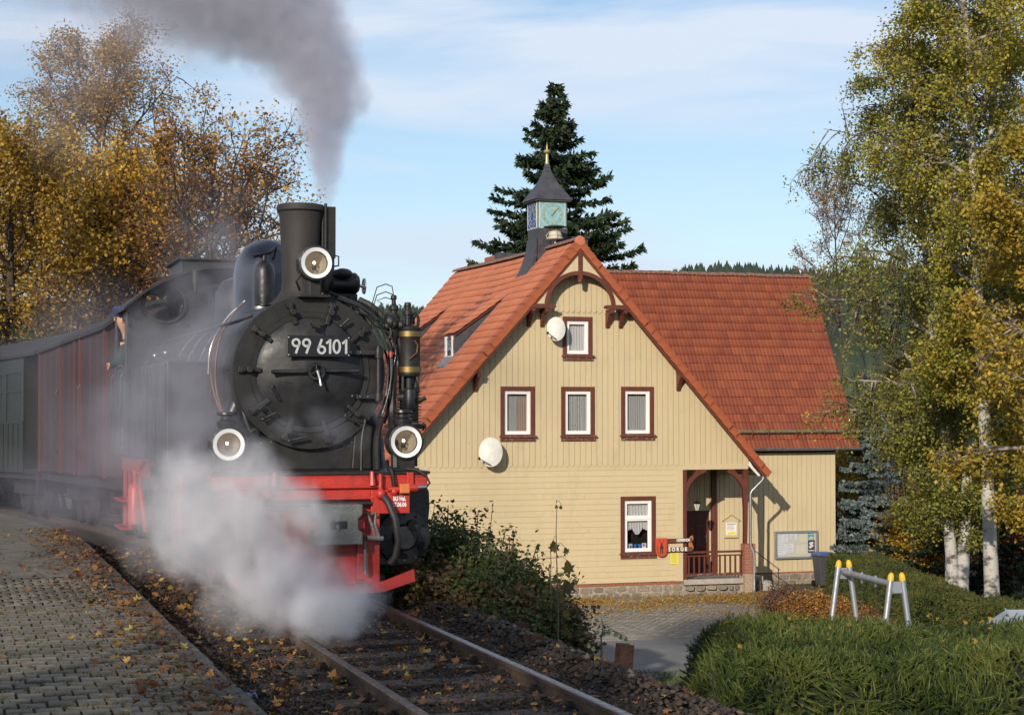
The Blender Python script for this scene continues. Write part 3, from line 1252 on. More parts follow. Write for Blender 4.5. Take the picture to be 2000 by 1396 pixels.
stone_rows(found, -1.6, 3.30, -3.98, -3.575, 0.03, 2)
stone_rows(found, 3.32, 5.22, -3.98, -3.61, -0.05, 2, .18, .38)
sl_ = MB()
sl_.box(3.30, 5.28, -.085, 2.05, -3.60, -3.44)
sl_.build('porch_slab', m_conc, found, bevel=.02)

# ---- wing wall and porch back wall
WV = 2.2
wing = empty('wing_wall')
wing.parent = house
l2 = MB()
DOOR = (4.12, 5.22, -3.44, -1.45)
vboards(wing, 3.30, 9.65, 0.172, -3.52, 0.36, [(DOOR[0], DOOR[1], -3.60, DOOR[3])], WV, tipped=False, lining_mb=l2)
l2.build('wall_lining', m_groove, wing)
cw = MB()
cw.box(3.27, 9.63, WV + .30, 11.5, -3.5, 0.3)
cw.prism([(WV - .1, .3), (5.2, 6.0), (8.5, .3)], 'x', 5.0, 9.63)
cw.build('wing_core', m_dark, house)
side = MB()
side.box(9.60, 9.655, WV - .022, WV + 6, -3.5, .36)
side.box(3.275, 3.29, 0.02, WV, -3.45, -.13)
side.build('side_boarding', m_cream, wing)
wf = MB()
wf.box(5.5, 9.66, WV - .01, WV + .3, -4.3, -3.565)
wf.build('wing_mortar_bed', m_mortar, found)
for i in range(22):
    b = MB()
    u = 5.55 + i * .187
    b.box(u + .006, u + .181, WV - .030, WV + .05, -3.565, -3.522)
    b.build('brick', m_brick, found)
stone_rows(found, 5.75, 9.6, -3.98, -3.575, WV - .012, 2, .25, .5)
# porch ceiling
pc = MB()
pc.box(3.28, 5.5, .16, WV, -.10, -.07)
pc.build('porch_ceiling', mat('porch_ceiling_wood', (0.10, 0.05, 0.03), .8), house)
# eaves soffit of the wing
so = MB()
so.box(5.2, 10.38, 1.92, WV + .02, .355, .40)
so.build('eaves_soffit', mat('eaves_wood_dark', (0.030, 0.020, 0.012), .85), house)
sb = MB()
zz = [(5.9 + i * .12, .265 + (.02 if i % 2 else 0)) for i in range(32)]
for i in range(31):
    a, b = 5.9 + i * .121, 5.9 + (i + 1) * .121
    sb.prism([(a + .004, .35), (b - .004, .35), (b - .004, .285), ((a + b) / 2, .262), (a + .004, .285)], 'y', WV - .036, WV - .024)
sb.build('eaves_edging', mat('edging_pale', (0.45, 0.38, 0.26), .7), house)

# ---- door
door = empty('door')
door.parent = house
m_door = mat('brown_door_paint', (0.105, 0.028, 0.018), 0.42, col2=(0.075, 0.020, 0.014), scale=4)
d0, d1 = DOOR[0] + .06, DOOR[1] - .05
db = MB()
db.box(d0, d1, WV - .01, WV + .05, DOOR[2], DOOR[3] - .06)
db.build('leaf', m_door, door)
for (a, b, c, d) in [(.10, .46, .12, .62), (.54, .90, .12, .62), (.10, .46, .72, 1.45), (.54, .90, .72, 1.45), (.10, .90, 1.54, 1.82)]:
    pm = MB()
    W0 = d1 - d0
    pm.box(d0 + a * W0, d0 + b * W0, WV - .030, WV - .011, DOOR[2] + c, DOOR[2] + d)
    pm.build('panel', m_door, door, bevel=.010)
dfm = MB()
dfm.box(DOOR[0], d0 - .001, WV - .05, WV + .06, DOOR[2], DOOR[3])
dfm.box(d1 + .001, DOOR[1], WV - .05, WV + .06, DOOR[2], DOOR[3])
dfm.box(d0 - .001, d1 + .001, WV - .05, WV + .06, DOOR[3] - .055, DOOR[3])
dfm.build('door_frame', m_cream2, door)
h = MB()
h.box(d1 - .13, d1 - .085, WV - .025, WV - .011, DOOR[2] + .92, DOOR[2] + 1.20)
h.tube([(d1 - .107, WV - .03, DOOR[2] + 1.10), (d1 - .107, WV - .075, DOOR[2] + 1.10), (d1 - .20, WV - .08, DOOR[2] + 1.10)], .011, 8)
h.build('handle', m_zinc, door)

# ---- porch posts, arch braces, balustrade
porch = empty('porch')
porch.parent = house


def prism_part(name, poly, v0, v1, m, parent, bevel=.004):
    mb = MB()
    mb.prism(poly, 'y', v0, v1)
    return mb.build(name, m, parent, bevel=bevel)


def box_part(name, a, m, parent, bevel=.004):
    mb = MB()
    mb.box(*a)
    return mb.build(name, m, parent, bevel=bevel)


box_part('post', (3.287, 3.42, -.03, .11, -3.5, -.136), m_brown, porch)
prism_part('post', [(5.325, -2.42), (5.425, -2.42), (5.44, -2.0), (5.46, -1.2), (5.47, -.137), (5.325, -.137), (5.30, -.9), (5.33, -1.3), (5.335, -2.0)], -.028, .11, m_brown, porch)
box_part('post', (5.235, 5.41, WV - .10, WV - .024, -3.44, -.10), m_brown, porch)


def arc_band(cx, cz, r0, r1, a0, a1, n=18, teeth=0, squash=1.0):
    out = []
    for i in range(n + 1):
        a = a0 + (a1 - a0) * i / n
        out.append((cx + r1 * math.cos(a), cz + r1 * squash * math.sin(a)))
    for i in range(n, -1, -1):
        a = a0 + (a1 - a0) * i / n
        r = r0 + (teeth if i % 2 else 0)
        out.append((cx + r * math.cos(a), cz + r * squash * math.sin(a)))
    return out


def band_part(name, cx, cz, r0, r1, a0, a1, v0, v1, m, parent, n=20, teeth=0, squash=1.0, limit=None):
    """curved timber made of quads (safe for concave outlines)"""
    mb = MB()
    vs, fs = [], []
    for i in range(n + 1):
        a = a0 + (a1 - a0) * i / n
        q = r0 + (teeth if i % 2 else 0)
        for v in (v0, v1):
            for r in (q, r1):
                x, z = cx + r * math.cos(a), cz + r * squash * math.sin(a)
                if limit:
                    z = min(z, limit(x))
                vs.append((x, v, z))
    for i in range(n):
        b, c = i * 4, (i + 1) * 4
        fs += [(b, b + 1, c + 1, c), (b + 2, c + 2, c + 3, b + 3), (b, c, c + 2, b + 2), (b + 1, b + 3, c + 3, c + 1)]
    fs += [(0, 2, 3, 1), (n * 4, n * 4 + 1, n * 4 + 3, n * 4 + 2)]
    mb.add(vs, fs)
    return mb.build(name, m, parent)


band_part('arch_brace', 4.38, -.99, .955, 1.09, R(108), R(172), -.02, .08, m_brown, porch, 22, .012, .86)
band_part('arch_brace', 4.38, -.99, .945, 1.10, R(66), R(8), -.02, .08, m_brown, porch, 22, .012, .88)
prism_part('knee_brace', [(3.42, -.72), (3.42, -.60), (3.86, -.14), (3.74, -.14)], -.018, .07, m_brown, porch)
prism_part('knee_brace', [(5.32, -.80), (5.32, -.62), (4.90, -.14), (5.02, -.14)], -.018, .07, m_brown, porch)
box_part('handrail', (3.421, 5.33, -.02, .07, -2.66, -2.60), m_brown, porch)
box_part('rail', (3.421, 5.33, -.01, .06, -2.76, -2.72), m_brown, porch)
box_part('rail', (3.421, 5.33, -.01, .06, -3.34, -3.28), m_brown_w, porch)
for i in range(11):
    u = 3.50 + i * .172
    box_part('baluster', (u - .024, u + .024, .002, .046, -3.28, -2.76), m_brown, porch, .003)
# brick pillar
pil = empty('brick_pillar')
pil.parent = house
pm_ = MB()
pm_.box(5.296, 5.624, -.152, .152, -4.0, -2.435)
pm_.build('mortar_core', m_mortar, pil)
z = -3.97
r = 0
while z < -2.46:
    mm = m_brick_p if z < -3.33 else m_brick
    for (a, b) in ([(5.285, 5.455), (5.468, 5.635)] if r % 2 else [(5.285, 5.36), (5.373, 5.545), (5.558, 5.635)]):
        box_part('brick', (a, b, -.166, .16, z, z + .068), mm, pil, .006)
    z += .083
    r += 1
# steps and iron handrail by the wing wall
steps = empty('entrance_steps')
steps.parent = house
box_part('step', (5.64, 6.25, .55, 2.0, -4.1, -3.46), m_conc, steps, .02)
box_part('step', (6.25, 6.55, .55, 2.0, -4.1, -3.62), m_conc, steps, .02)
box_part('step', (6.55, 6.85, .55, 2.0, -4.1, -3.78), m_conc, steps, .02)
box_part('side_stone', (5.64, 6.02, .25, .55, -4.1, -3.56), m_stone_w, steps, .03)
ir = MB()
ir.tube([(5.64, .62, -2.72), (6.02, .62, -2.70), (6.85, .62, -3.30)], .014, 6)
ir.build('handrail', m_black, steps)
for (u, a, b, mm) in ((6.00, -3.46, -2.71, m_zinc), (6.80, -3.8, -3.26, m_black)):
    q = MB()
    q.cyl((u, .62, a), (u, .62, b), .014, n=6)
    q.build('rail_post', mm, steps)

# ---- gable ornament
orn = empty('gable_ornament')
orn.parent = house
OV = -0.52


def rk(u, off=0.0):
    return 6.62 - PITCH * abs(u - RX) - off


for sgn in (-1, 1):
    ue = RX + sgn * 6.0
    mb = MB()
    mb.prism([(RX, rk(RX, .06)), (ue, rk(ue, .06)), (ue, rk(ue, .30)), (RX, rk(RX, .34))], 'y', OV, OV + .05)
    mb.build('barge_board', m_brown, orn)
    # soffit under the roof overhang
    mb = MB()
    vs = [(RX, OV + .05, rk(RX, .10)), (ue, OV + .05, rk(ue, .10)), (ue, .02, rk(ue, .10)), (RX, .02, rk(RX, .10))]
    mb.add(vs + [(a, b, c - .03) for a, b, c in vs], [(0, 1, 2, 3), (7, 6, 5, 4), (0, 4, 5, 1), (1, 5, 6, 2), (2, 6, 7, 3), (3, 7, 4, 0)])
    mb.build('soffit', m_brown, orn)
mb = MB()
mb.box(RX - .065, RX + .065, OV - .01, OV + .09, 5.50, 6.42)
mb.ball((RX, OV + .04, 5.44), (.075, .075, .085), 12, 8)
mb.build('king_post', m_brown, orn)
band_part('arch', RX, 4.70, .99, 1.115, R(2), R(178), OV + .005, OV + .065, m_brown, orn, 40, 0, .93)
# the boarded fill between arch and barge boards
fill = MB()
n = 48
vs, fs = [], []
for i in range(n + 1):
    a = R(0) + PI * i / n
    x, z = RX + 1.10 * math.cos(a), 4.70 + 1.10 * .93 * math.sin(a)
    zt = rk(x, .20)
    for v in (OV + .02, OV + .05):
        vs += [(x, v, min(z, zt)), (x, v, zt)]
for i in range(n):
    b, c = i * 4, i * 4 + 4
    fs += [(b, c, c + 1, b + 1), (b + 2, b + 3, c + 3, c + 2), (b, b + 2, c + 2, c)]
fill.add(vs, fs)
for sgn in (-1, 1):
    a, b = RX + sgn * 1.09, RX + sgn * 1.62
    fill.prism([(a, 4.76), (b, 4.76), (b, rk(b, .22)), (a, rk(a, .22))] if sgn > 0 else [(b, 4.76), (a, 4.76), (a, rk(a, .22)), (b, rk(b, .22))], 'y', OV + .021, OV + .049)
fill.build('gable_infill', m_cream, orn)
for sgn in (-1, 1):
    mb = MB()
    a, b = RX + sgn * .84, RX + sgn * 1.66
    mb.box(min(a, b), max(a, b), OV - .01, OV + .10, 4.63, 4.75)
    mb.ball((a - sgn * .05, OV + .04, 4.69), (.05, .05, .05), 10, 6)
    mb.build('tie_beam', m_brown, orn)
    for ub, zb in ((1.03, 4.62), (1.45, 4.62)):
        u = RX + sgn * ub
        mb = MB()
        mb.prism([(.0, zb - .50), (-.07, zb - .52), (-.12, zb - .40), (-.16, zb - .36), (-.30, zb - .14), (-.46, zb - .10), (OV + .0, zb - .08), (OV, zb), (.0, zb)], 'x', u - .055, u + .055)
        mb.box(u - .065, u + .065, OV + .02, -.03, zb - .03, zb + .01)
        mb.build('bracket', m_brown, orn)
for u, zb in ((-3.26, 2.74), (3.14, 2.78)):
    mb = MB()
    mb.prism([(.0, zb - .52), (-.07, zb - .54), (-.13, zb - .40), (-.30, zb - .16), (-.44, zb - .12), (-.46, zb - .04), (-.46, zb + .02), (.0, zb + .02)], 'x', u - .055, u + .055)
    mb.box(u - .07, u + .07, -.48, -.02, zb - .02, zb + .05)
    mb.build('bracket', m_brown, orn)

# ---- roofs
groof = empty('gable_roof')
groof.parent = house
TW, TE = 0.265, 0.317
sl_len = math.hypot(1, PITCH)
ux, uz = 1 / sl_len, PITCH / sl_len      # unit down-slope


def tile_profile(w, L, rolls=2, th=0.018, lift=0.030, seg=4):
    """one pan tile: x across, y down the slope (0..L), z up"""
    xs = []
    n = rolls * seg
    for i in range(n + 1):
        q = i / n
        ph = (q * rolls) % 1.0
        h_ = 0.022 * (0.5 - 0.5 * math.cos(2 * PI * ph)) ** 1.3
        xs.append((q * w, h_))
    V = [(x, 0.0, h_) for x, h_ in xs] + [(x, L, h_ + lift) for x, h_ in xs] + [(x, L, h_ + lift - th) for x, h_ in xs]
    k = n + 1
    F = []
    for i in range(n):
        F += [(i, i + 1, k + i + 1, k + i), (k + i, k + i + 1, 2 * k + i + 1, 2 * k + i)]
    return np.array(V), np.array(F)


tv, tf = tile_profile(TW, TE + .03, 2, .018, .026, 3)


def roof_field(name, origin, across, down, rows, cols_fn, m, parent, tonef=None, sag=None):
    """joined field of tiles as real geometry"""
    nrm = across.cross(down)
    if nrm.z < 0:
        nrm = -nrm
    Vs, Fs, tn = [], [], []
    for r in range(rows):
        c0, c1 = cols_fn(r)
        for c in range(c0, c1):
            P = tv.copy()
            off = origin + across * (c * TW) + down * (r * TE - .02) + nrm * random.uniform(-.004, .004)
            if sag:
                off = off + nrm * sag(c * TW, r * TE)
            W_ = P[:, :1] * np.array(across) + P[:, 1:2] * np.array(down) + P[:, 2:] * np.array(nrm) + np.array(off)
            Vs.append(W_)
            Fs.append(tf + len(tv) * len(Fs))
            tn.append(np.full(len(tf), random.random()))
    o = np_mesh(name, np.concatenate(Vs), np.concatenate(Fs), m, parent, tone=np.concatenate(tn))
    tag(o, kind='stuff')
    return o


ROWS = 29
acr = Vector((0, 1, 0))
dwn = Vector((-ux, 0, -uz))
roof_field('tile_courses', Vector((RX - .02, -.34, 6.62)), acr, dwn, ROWS, lambda r: (0, 48), m_tile_l, groof,
           sag=lambda y, q: -.05 * math.sin(min(1, y / 12) * PI) + .035 * math.sin(y * .9) * math.sin(q * .5))
dwr = Vector((ux, 0, -uz))
roof_field('tile_courses', Vector((RX + .02, -.34, 6.62)), acr, dwr, ROWS, lambda r: (0, 48), m_tile_l, groof)
base_ = MB()
for sgn in (-1, 1):
    q = ROWS * TE
    a = (RX, 6.56)
    b = (RX + sgn * ux * q, 6.56 - uz * q)
    vs = [(a[0], OV + .03, a[1]), (b[0], OV + .03, b[1]), (b[0], 12.4, b[1]), (a[0], 12.4, a[1])]
    base_.add(vs + [(x, y, z_ - .05) for x, y, z_ in vs], [(0, 1, 2, 3), (7, 6, 5, 4), (0, 4, 5, 1), (1, 5, 6, 2), (2, 6, 7, 3), (3, 7, 4, 0)])
base_.build('roof_deck', m_brown, groof)
# verge tiles along both rakes: L-shaped pieces each overlapping the next
for sgn in (-1, 1):
    vm = MB()
    # local: x down slope, y depth, z up (normal)
    vm.prism([(-.19, .045), (.235, .045), (.235, .012), (-.155, .012), (-.155, -.16), (-.19, -.16)], 'x', 0, TE + .035)
    me = vm.mesh('verge_tile', m_verge)
    a_ = me.attributes.new('tone', 'FLOAT', 'FACE')
    a_.data.foreach_set('value', np.full(len(me.polygons), .75, dtype=np.float32))
    dn = Vector((sgn * ux, 0, -uz))
    nn = Vector((sgn * uz, 0, ux))
    yy = Vector((0, 1, 0))
    for r in range(ROWS):
        tl = 0.024
        d2 = (dn + nn * (tl / TE)).normalized()
        n2 = (nn - dn * (tl / TE)).normalized()
        org = Vector((RX, OV + .155, 6.62)) + dn * (r * TE) + nn * .0
        o = link('verge_tile', me, groof)
        o.matrix_local = Matrix(((d2.x, 0, n2.x, org.x), (d2.y, 1, n2.y, org.y), (d2.z, 0, n2.z, org.z), (0, 0, 0, 1)))


def ridge_me(m, L=.36, r=.13):
    mb = MB()
    n = 8
    vs = []
    for y, rr in ((0, r), (L, r * .9)):
        for i in range(n + 1):
            a = PI * (i / n) * 1.1 - PI * .05
            vs.append((rr * math.cos(a), y, rr * math.sin(a) * .8))
    k = n + 1
    fs = [(i, i + 1, k + i + 1, k + i) for i in range(n)] + [tuple(range(k))]
    mb.add(vs, fs)
    return mb.mesh('ridge_tile', m)


rme = ridge_me(m_ridge)
for i in range(38):
    o = link('ridge_tile', rme, groof)
    o.location = (RX, -.36 + i * .335, 6.66 + random.uniform(-.006, .006) - .05 * math.sin(min(1, i * .335 / 12) * PI))
    o.rotation_euler = (.02, random.uniform(-.03, .03), 0)
cap = MB()
cap.lathe([(.0, -.03), (.13, -.02), (.165, .05), (.15, .14)], (RX, OV - .02, 6.62), 'y', 16)
o = cap.build('apex_cap', m_tile_l, groof, smooth=True)
a_ = o.data.attributes.new('tone', 'FLOAT', 'FACE')
a_.data.foreach_set('value', np.full(len(o.data.polygons), .6, dtype=np.float32))

# ---- wing roof (60 degrees), individual tiles for the lower courses
wroof = empty('wing_roof')
wroof.parent = house
WP = R(60)
WVE, WZE = 1.90, 0.46         # eaves line
WROWS = 21
WTE = 0.316
up = Vector((0, math.cos(WP), math.sin(WP)))
nrmw = Vector((0, -math.sin(WP), math.cos(WP)))
UR = 10.42
ncol = 33


def wtile(r, c):
    """lower-left corner of tile in row r (0 = eaves), column c counted from the right verge"""
    u = UR - (c + 1) * TW
    p = Vector((u, WVE, WZE)) + up * ((r + 1) * WTE)
    return u, p


wt_me = []
for k in range(6):
    # x across, y down, z normal -> matrix columns
    me = bpy.data.meshes.new('tile')
    me.from_pydata([tuple(q) for q in tv], [], [tuple(q) for q in tf])
    a_ = me.attributes.new('tone', 'FLOAT', 'FACE')
    a_.data.foreach_set('value', np.full(len(tf), k / 5, dtype=np.float32))
    me.materials.append(m_tile_r)
    wt_me.append(me)
Mw = Matrix(((1, 0, 0, 0), (0, -up.y, nrmw.y, 0), (0, -up.z, nrmw.z, 0), (0, 0, 0, 1)))
cnt = 0
Vs, Fs, tn = [], [], []
for r in range(WROWS):
    for c in range(ncol):
        u, p = wtile(r, c)
        gable_u = RX + (6.72 - p.z) / PITCH
        if u < gable_u - .55:
            continue
        if cnt < 300:
            o = link('tile', random.choice(wt_me), wroof)
            o.matrix_local = Matrix.Translation(p + nrmw * random.uniform(-.005, .007)) @ Mw @ Matrix.Rotation(random.uniform(-.02, .02), 4, 'Z')
            cnt += 1
        else:
            MM = Matrix.Translation(p + nrmw * random.uniform(-.003, .004)) @ Mw
            Ma = np.array(MM)
            Vs.append(tv @ Ma[:3, :3].T + Ma[:3, 3])
            Fs.append(tf + len(tv) * len(Fs))
            tn.append(np.full(len(tf), random.random()))
o = np_mesh('upper_tile_courses', np.concatenate(Vs), np.concatenate(Fs), m_tile_r, wroof, tone=np.concatenate(tn))
tag(o, kind='stuff')
wd = MB()
e0 = Vector((0, WVE + .05, WZE - .05))
e1 = e0 + up * (WROWS * WTE + .02)
wd.prism([(e0.y, e0.z), (e1.y, e1.z), (e1.y + .02, e1.z - .05), (8.4, WZE - .05)], 'x', 1.5, UR - .02)
wd.build('roof_deck', m_dark, wroof)
rme2 = ridge_me(m_ridge, .40, .125)
top = Vector((0, WVE, WZE)) + up * (WROWS * WTE)
for i in range(26):
    o = link('ridge_tile', rme2, wroof)
    o.location = (UR - .36 - i * .35, top.y + .03, top.z + random.uniform(-.012, .012))
    o.rotation_euler = (random.uniform(-.02, .02), 0, -PI / 2)
    o.rotation_euler[1] = random.uniform(-.02, .02)
# snow guard: mossy pole on hooks, gutter
m_pole = mat('mossy_wood_pole', (0.10, 0.085, 0.055), .95, col2=(0.16, 0.17, 0.08), scale=8, bump=1.0, bscale=30)
sg = MB()
pp = Vector((0, WVE, WZE)) + up * (1.62 * WTE) + nrmw * .13
sg.cyl((5.0, pp.y, pp.z), (UR + .12, pp.y, pp.z + .01), .058, n=10)
sg.build('snow_guard_pole', m_pole, wroof, smooth=True)
for u in (6.6, 7.18, 8.18, 9.18, 9.95):
    hk = MB()
    pts = []
    for i in range(9):
        a = R(-110) + i * R(27)
        pts.append(Vector((u, pp.y, pp.z)) + nrmw * (.085 * math.sin(a)) + up * (.085 * math.cos(a)))
    pts = [Vector((u, WVE, WZE)) + up * (1.0 * WTE) + nrmw * .05] + pts[::-1]
    hk.tube(pts, .016, 6)
    hk.build('snow_guard_hook', m_tile_r, wroof)
gt = MB()
vs, fs = [], []
ng = 8
for u in (5.6, UR + .04):
    for i in range(ng + 1):
        a = PI + PI * i / ng
        vs.append((u, WVE - .055 + .075 * math.cos(a), WZE - .02 + .075 * math.sin(a)))
for i in range(ng):
    fs.append((i, i + 1, ng + 2 + i, ng + 1 + i))
gt.add(vs, fs)
gt.tube([(5.6, WVE - .13, WZE - .02), (UR + .04, WVE - .13, WZE - .02)], .011, 6)
gt.build('gutter', m_zinc, house)

# ---- downpipe with its shoe, at the gable's right eave
ue = RX + 6.12
ze = rk(ue)
gp = MB()
gp.lathe([(.0, 0), (.075, 0), (.08, .12), (.0, .12)], (5.86, OV + .10, -.20), 'y', 12)
gp.cyl((5.88, OV + .1, -.20), (5.88, 6, -.20), .07, n=10)
gp.build('gable_gutter', m_zinc, house, smooth=True)
dp = MB()
dp.tube([(5.84, -.30, -.24), (5.845, -.30, -.40), (5.80, -.30, -.48), (5.47, -.27, -.79), (5.43, -.25, -.88), (5.43, -.23, -2.36), (5.45, -.24, -2.48), (5.52, -.27, -2.66), (5.535, -.27, -2.78), (5.535, -.27, -3.80), (5.52, -.29, -3.88), (5.44, -.33, -3.93)], .043, 10)
for z_ in (-1.15, -2.2, -3.3):
    dp.cyl((5.43 if z_ > -2.4 else 5.535, -.23 if z_ > -2.4 else -.27, z_), (5.43 if z_ > -2.4 else 5.535, -.23 if z_ > -2.4 else -.27, z_ + .035), .052, n=10)
dp.build('downpipe', m_zinc, house, smooth=True)
fl = MB()
fl.prism([(5.47, -.02), (5.50, -.06), (5.80, -.36), (5.86, -.33), (5.62, -.08), (5.50, .10)], 'y', -.06, .0)
fl.build('eaves_flashing', m_white, house)

# ---- slate dormers on the left slope
m_cheek = m_slate


def dormer(v0, v1):
    d = empty('dormer')
    d.parent = house
    z_at = lambda u: 6.60 - PITCH * (RX - u)
    u_f, u_b = -3.20, -1.50
    zf = 3.93
    zb = z_at(u_b) + .02
    for v in (v0, v1):
        mb = MB()
        mb.prism([(u_f, z_at(u_f) - .05), (u_f, zf), (u_b, zb), (u_b, zb - .1)], 'y', v, v + .04)
        mb.build('cheek', m_cheek, d)
        # slate courses: overlapping scales on the near cheek
    rows_ = 7
    for r_ in range(rows_):
        zz0 = z_at(u_f) + (zb - z_at(u_f)) * r_ / rows_
        mb = MB()
        cnt_ = 0
        h_ = (zb - z_at(u_f)) / rows_ + .03
        ul, ur = None, None
        # extent of the cheek at this height
        lo = max(u_f, u_f + (zz0 + h_ * .6 - zf) / ((zb - zf) / (u_b - u_f))) if zz0 + h_ * .6 > zf else u_f
        hi = RX - (6.60 - zz0 - .02) / PITCH
        u = lo
        while u < hi - .06:
            w_ = min(.26, hi - u)
            tp_ = lambda uu: min(zz0 + h_, zf - .02 + (uu - u_f) * (zb - zf) / (u_b - u_f))
            a_, b_ = u + .003, u + w_ - .003
            if tp_(a_) > zz0 + .01:
                mb2 = MB()
                mb2.prism([(a_, zz0), (b_, zz0 + .0), (b_, max(zz0 + .01, tp_(b_))), (a_, tp_(a_))], 'y', v0 - .012 - random.uniform(0, .006), v0 - .001)
                mb2.build('slate', m_slate, d)
            u += w_
    # roof slab with tile courses
    L = math.hypot(u_b - u_f, zb - zf) + .35
    dn = Vector((u_f - u_b, 0, zf - zb)).normalized()
    nn = Vector((dn.z * -1, 0, dn.x * 1))
    if nn.z < 0:
        nn = -nn
    rr = int(L / TE)
    roof_field('dormer_tiles', Vector((u_b + .15, v0 - .10, zb + .14)), Vector((0, 1, 0)), dn, rr, lambda r: (0, 5), m_tile_l, d)
    e_ = Vector((u_b + .15, 0, zb + .10)) + dn * (rr * TE)
    mb = MB()
    s_ = Vector((u_b + .15, 0, zb + .10))
    vs = [(s_.x, v0 - .09, s_.z), (e_.x, v0 - .09, e_.z), (e_.x, v0 + 1.18, e_.z), (s_.x, v0 + 1.18, s_.z)]
    mb.add(vs + [(x, y, z_ - .035) for x, y, z_ in vs], [(0, 1, 2, 3), (7, 6, 5, 4), (0, 4, 5, 1), (1, 5, 6, 2), (2, 6, 7, 3), (3, 7, 4, 0)])
    mb.build('roof_edge', m_brown, d)
    # window front
    mb = MB()
    mb.box(u_f - .02, u_f + .03, v0 + .0, v0 + .14, z_at(u_f), zf - .02)
    mb.box(u_f - .02, u_f + .03, v1 - .10, v1 + .04, z_at(u_f), zf - .02)
    mb.box(u_f - .02, u_f + .03, v0 + .14, v1 - .10, z_at(u_f), z_at(u_f) + .1)
    mb.build('window_frame', m_white, d)
    mb = MB()
    mb.box(u_f, u_f + .01, v0 + .14, v1 - .10, z_at(u_f) + .1, zf - .02)
    mb.build('pane', m_pane, d)
    mb = MB()
    mb.prism([(u_f - .28, z_at(u_f - .28) + .09), (u_f + .1, z_at(u_f + .1) + .10), (u_f + .1, z_at(u_f + .1) + .05), (u_f - .28, z_at(u_f - .28) + .05)], 'y', v0 - .08, v1 + .05)
    mb.build('apron_flashing', m_zinc, d)
    fl = MB()
    fl.prism([(u_f - .05, z_at(u_f - .05) + .04), (u_b, zb + .02), (u_b, zb + .075), (u_f - .05, z_at(u_f - .05) + .095)], 'y', v0 - .09, v0 - .055)
    fl.build('side_flashing', m_zinc, d)


dormer(2.45, 3.25)
dormer(8.7, 9.5)

# ---- brick chimney behind the ridge
ch = empty('chimney')
ch.parent = house
box_part('stack', (.15, .75, 8.6, 9.9, 5.0, 6.98), m_brick, ch, .01)
box_part('slate_cladding', (.10, .80, 8.2, 8.6, 5.0, 7.02), m_slate, ch, .01)

# ---- clock turret
tur = empty('clock_turret')
tur.parent = house
CU, CV, HW = -0.06, 2.75, 0.48
m_clock = mat('clock_face_paint', (0.18, 0.36, 0.42), 0.5, col2=(0.22, 0.42, 0.42), scale=6)
m_clock2 = mat('clock_face_deep_blue', (0.02, 0.06, 0.26), 0.5)
m_gold = mat('gold_leaf', (0.55, 0.38, 0.13), 0.4, 0.4)
m_pale = mat('clock_ring_paint', (0.50, 0.60, 0.50), 0.6)
m_finial = mat('copper_finial', (0.42, 0.33, 0.16), 0.45, 0.5)
box_part('slate_shaft', (CU - HW + .01, CU + HW - .01, CV - HW + .01, CV + HW - .01, 5.6, 7.24), m_slate, tur)
box_part('clock_case', (CU - HW, CU + HW, CV - HW, CV + HW, 7.24, 8.16), m_zinc, tur, .0)
# slate pieces round the shaft
for (r_, z0_) in enumerate([6.72, 6.90, 7.08]):
    for i in range(5):
        a = CU - HW + i * .196 + .003
        box_part('slate', (a, a + .19, CV - HW - .012 - .003 * r_, CV - HW + .008, z0_, z0_ + .19), m_slate, tur, 0)
for (pitch_s, dv_) in ((-1, 0), (1, 0)):
    # flared slate skirts down both roof slopes
    pts = []
    for i in range(9):
        q = i / 8
        du = HW + 0.02 + .62 * q ** 1.6 + .10 * q
        uu = CU + pitch_s * du
        zz_ = 6.95 + (rk(RX + pitch_s * 1.28) + .10 - 6.95) * q ** .82
        pts.append((uu, zz_))
    mb = MB()
    vs, fs = [], []
    for (uu, zz_) in pts:
        vs += [(uu, CV - HW + .0, zz_), (uu, CV + HW + .0, zz_), (uu, CV + HW, zz_ - .5), (uu, CV - HW, zz_ - .5)]
    for i in range(8):
        b, c = i * 4, i * 4 + 4
        fs += [(b, b + 1, c + 1, c), (b, c, c + 3, b + 3), (b + 1, b + 2, c + 2, c + 1)]
    fs += [(32, 33, 34, 35)]
    mb.add(vs, fs)
    mb.build('slate_skirt', m_slate, tur)


def clock_face(M, m_face, hands=True):
    f = empty('clock_face')
    f.parent = tur
    f.matrix_local = M
    w = .405
    mb = MB()
    mb.box(-w, w, -.012, 0, -w, w)
    mb.build('dial', m_face, f)
    mb = MB()
    for rr in (.385, .185):
        mb.lathe([(rr, -.0125), (rr, -.018), (rr + .012, -.018), (rr + .012, -.0125)], (0, 0, 0), 'y', 40, closed=True)
    for a, b, c, d in ((-.43, .43, .405, .43), (-.43, .43, -.43, -.405), (-.43, -.405, -.405, .405), (.405, .43, -.405, .405)):
        mb.box(a, b, -.02, 0, c, d)
    mb.build('dial_rings', m_pale, f)
    NUM = ['XII', 'I', 'II', 'III', 'IIII', 'V', 'VI', 'VII', 'VIII', 'IX', 'X', 'XI']
    for i, s_ in enumerate(NUM):
        a = R(90 - 30 * i)
        mm = Matrix.Translation((.285 * math.cos(a), -.014, .285 * math.sin(a))) @ Matrix.Rotation(R(30 * i), 4, 'Y')
        text(s_, .105, .003, m_gold, f, 'numeral', mm, xs=.62 if len(s_) > 2 else .9, off=.004)
    if hands:
        for ang, L, wd_, nm in ((R(41), .33, .014, 'minute_hand'), (R(34), .20, .020, 'hour_hand')):
            mb = MB()
            mb.prism([(-wd_, -.06), (wd_, -.06), (wd_ * .9, L * .7), (wd_ * 2, L * .75), (0, L), (-wd_ * 2, L * .75), (-wd_ * .9, L * .7)], 'y', -.040, -.030)
            o = mb.build(nm, m_gold, f)
            o.rotation_euler = (0, ang, 0)
    return f


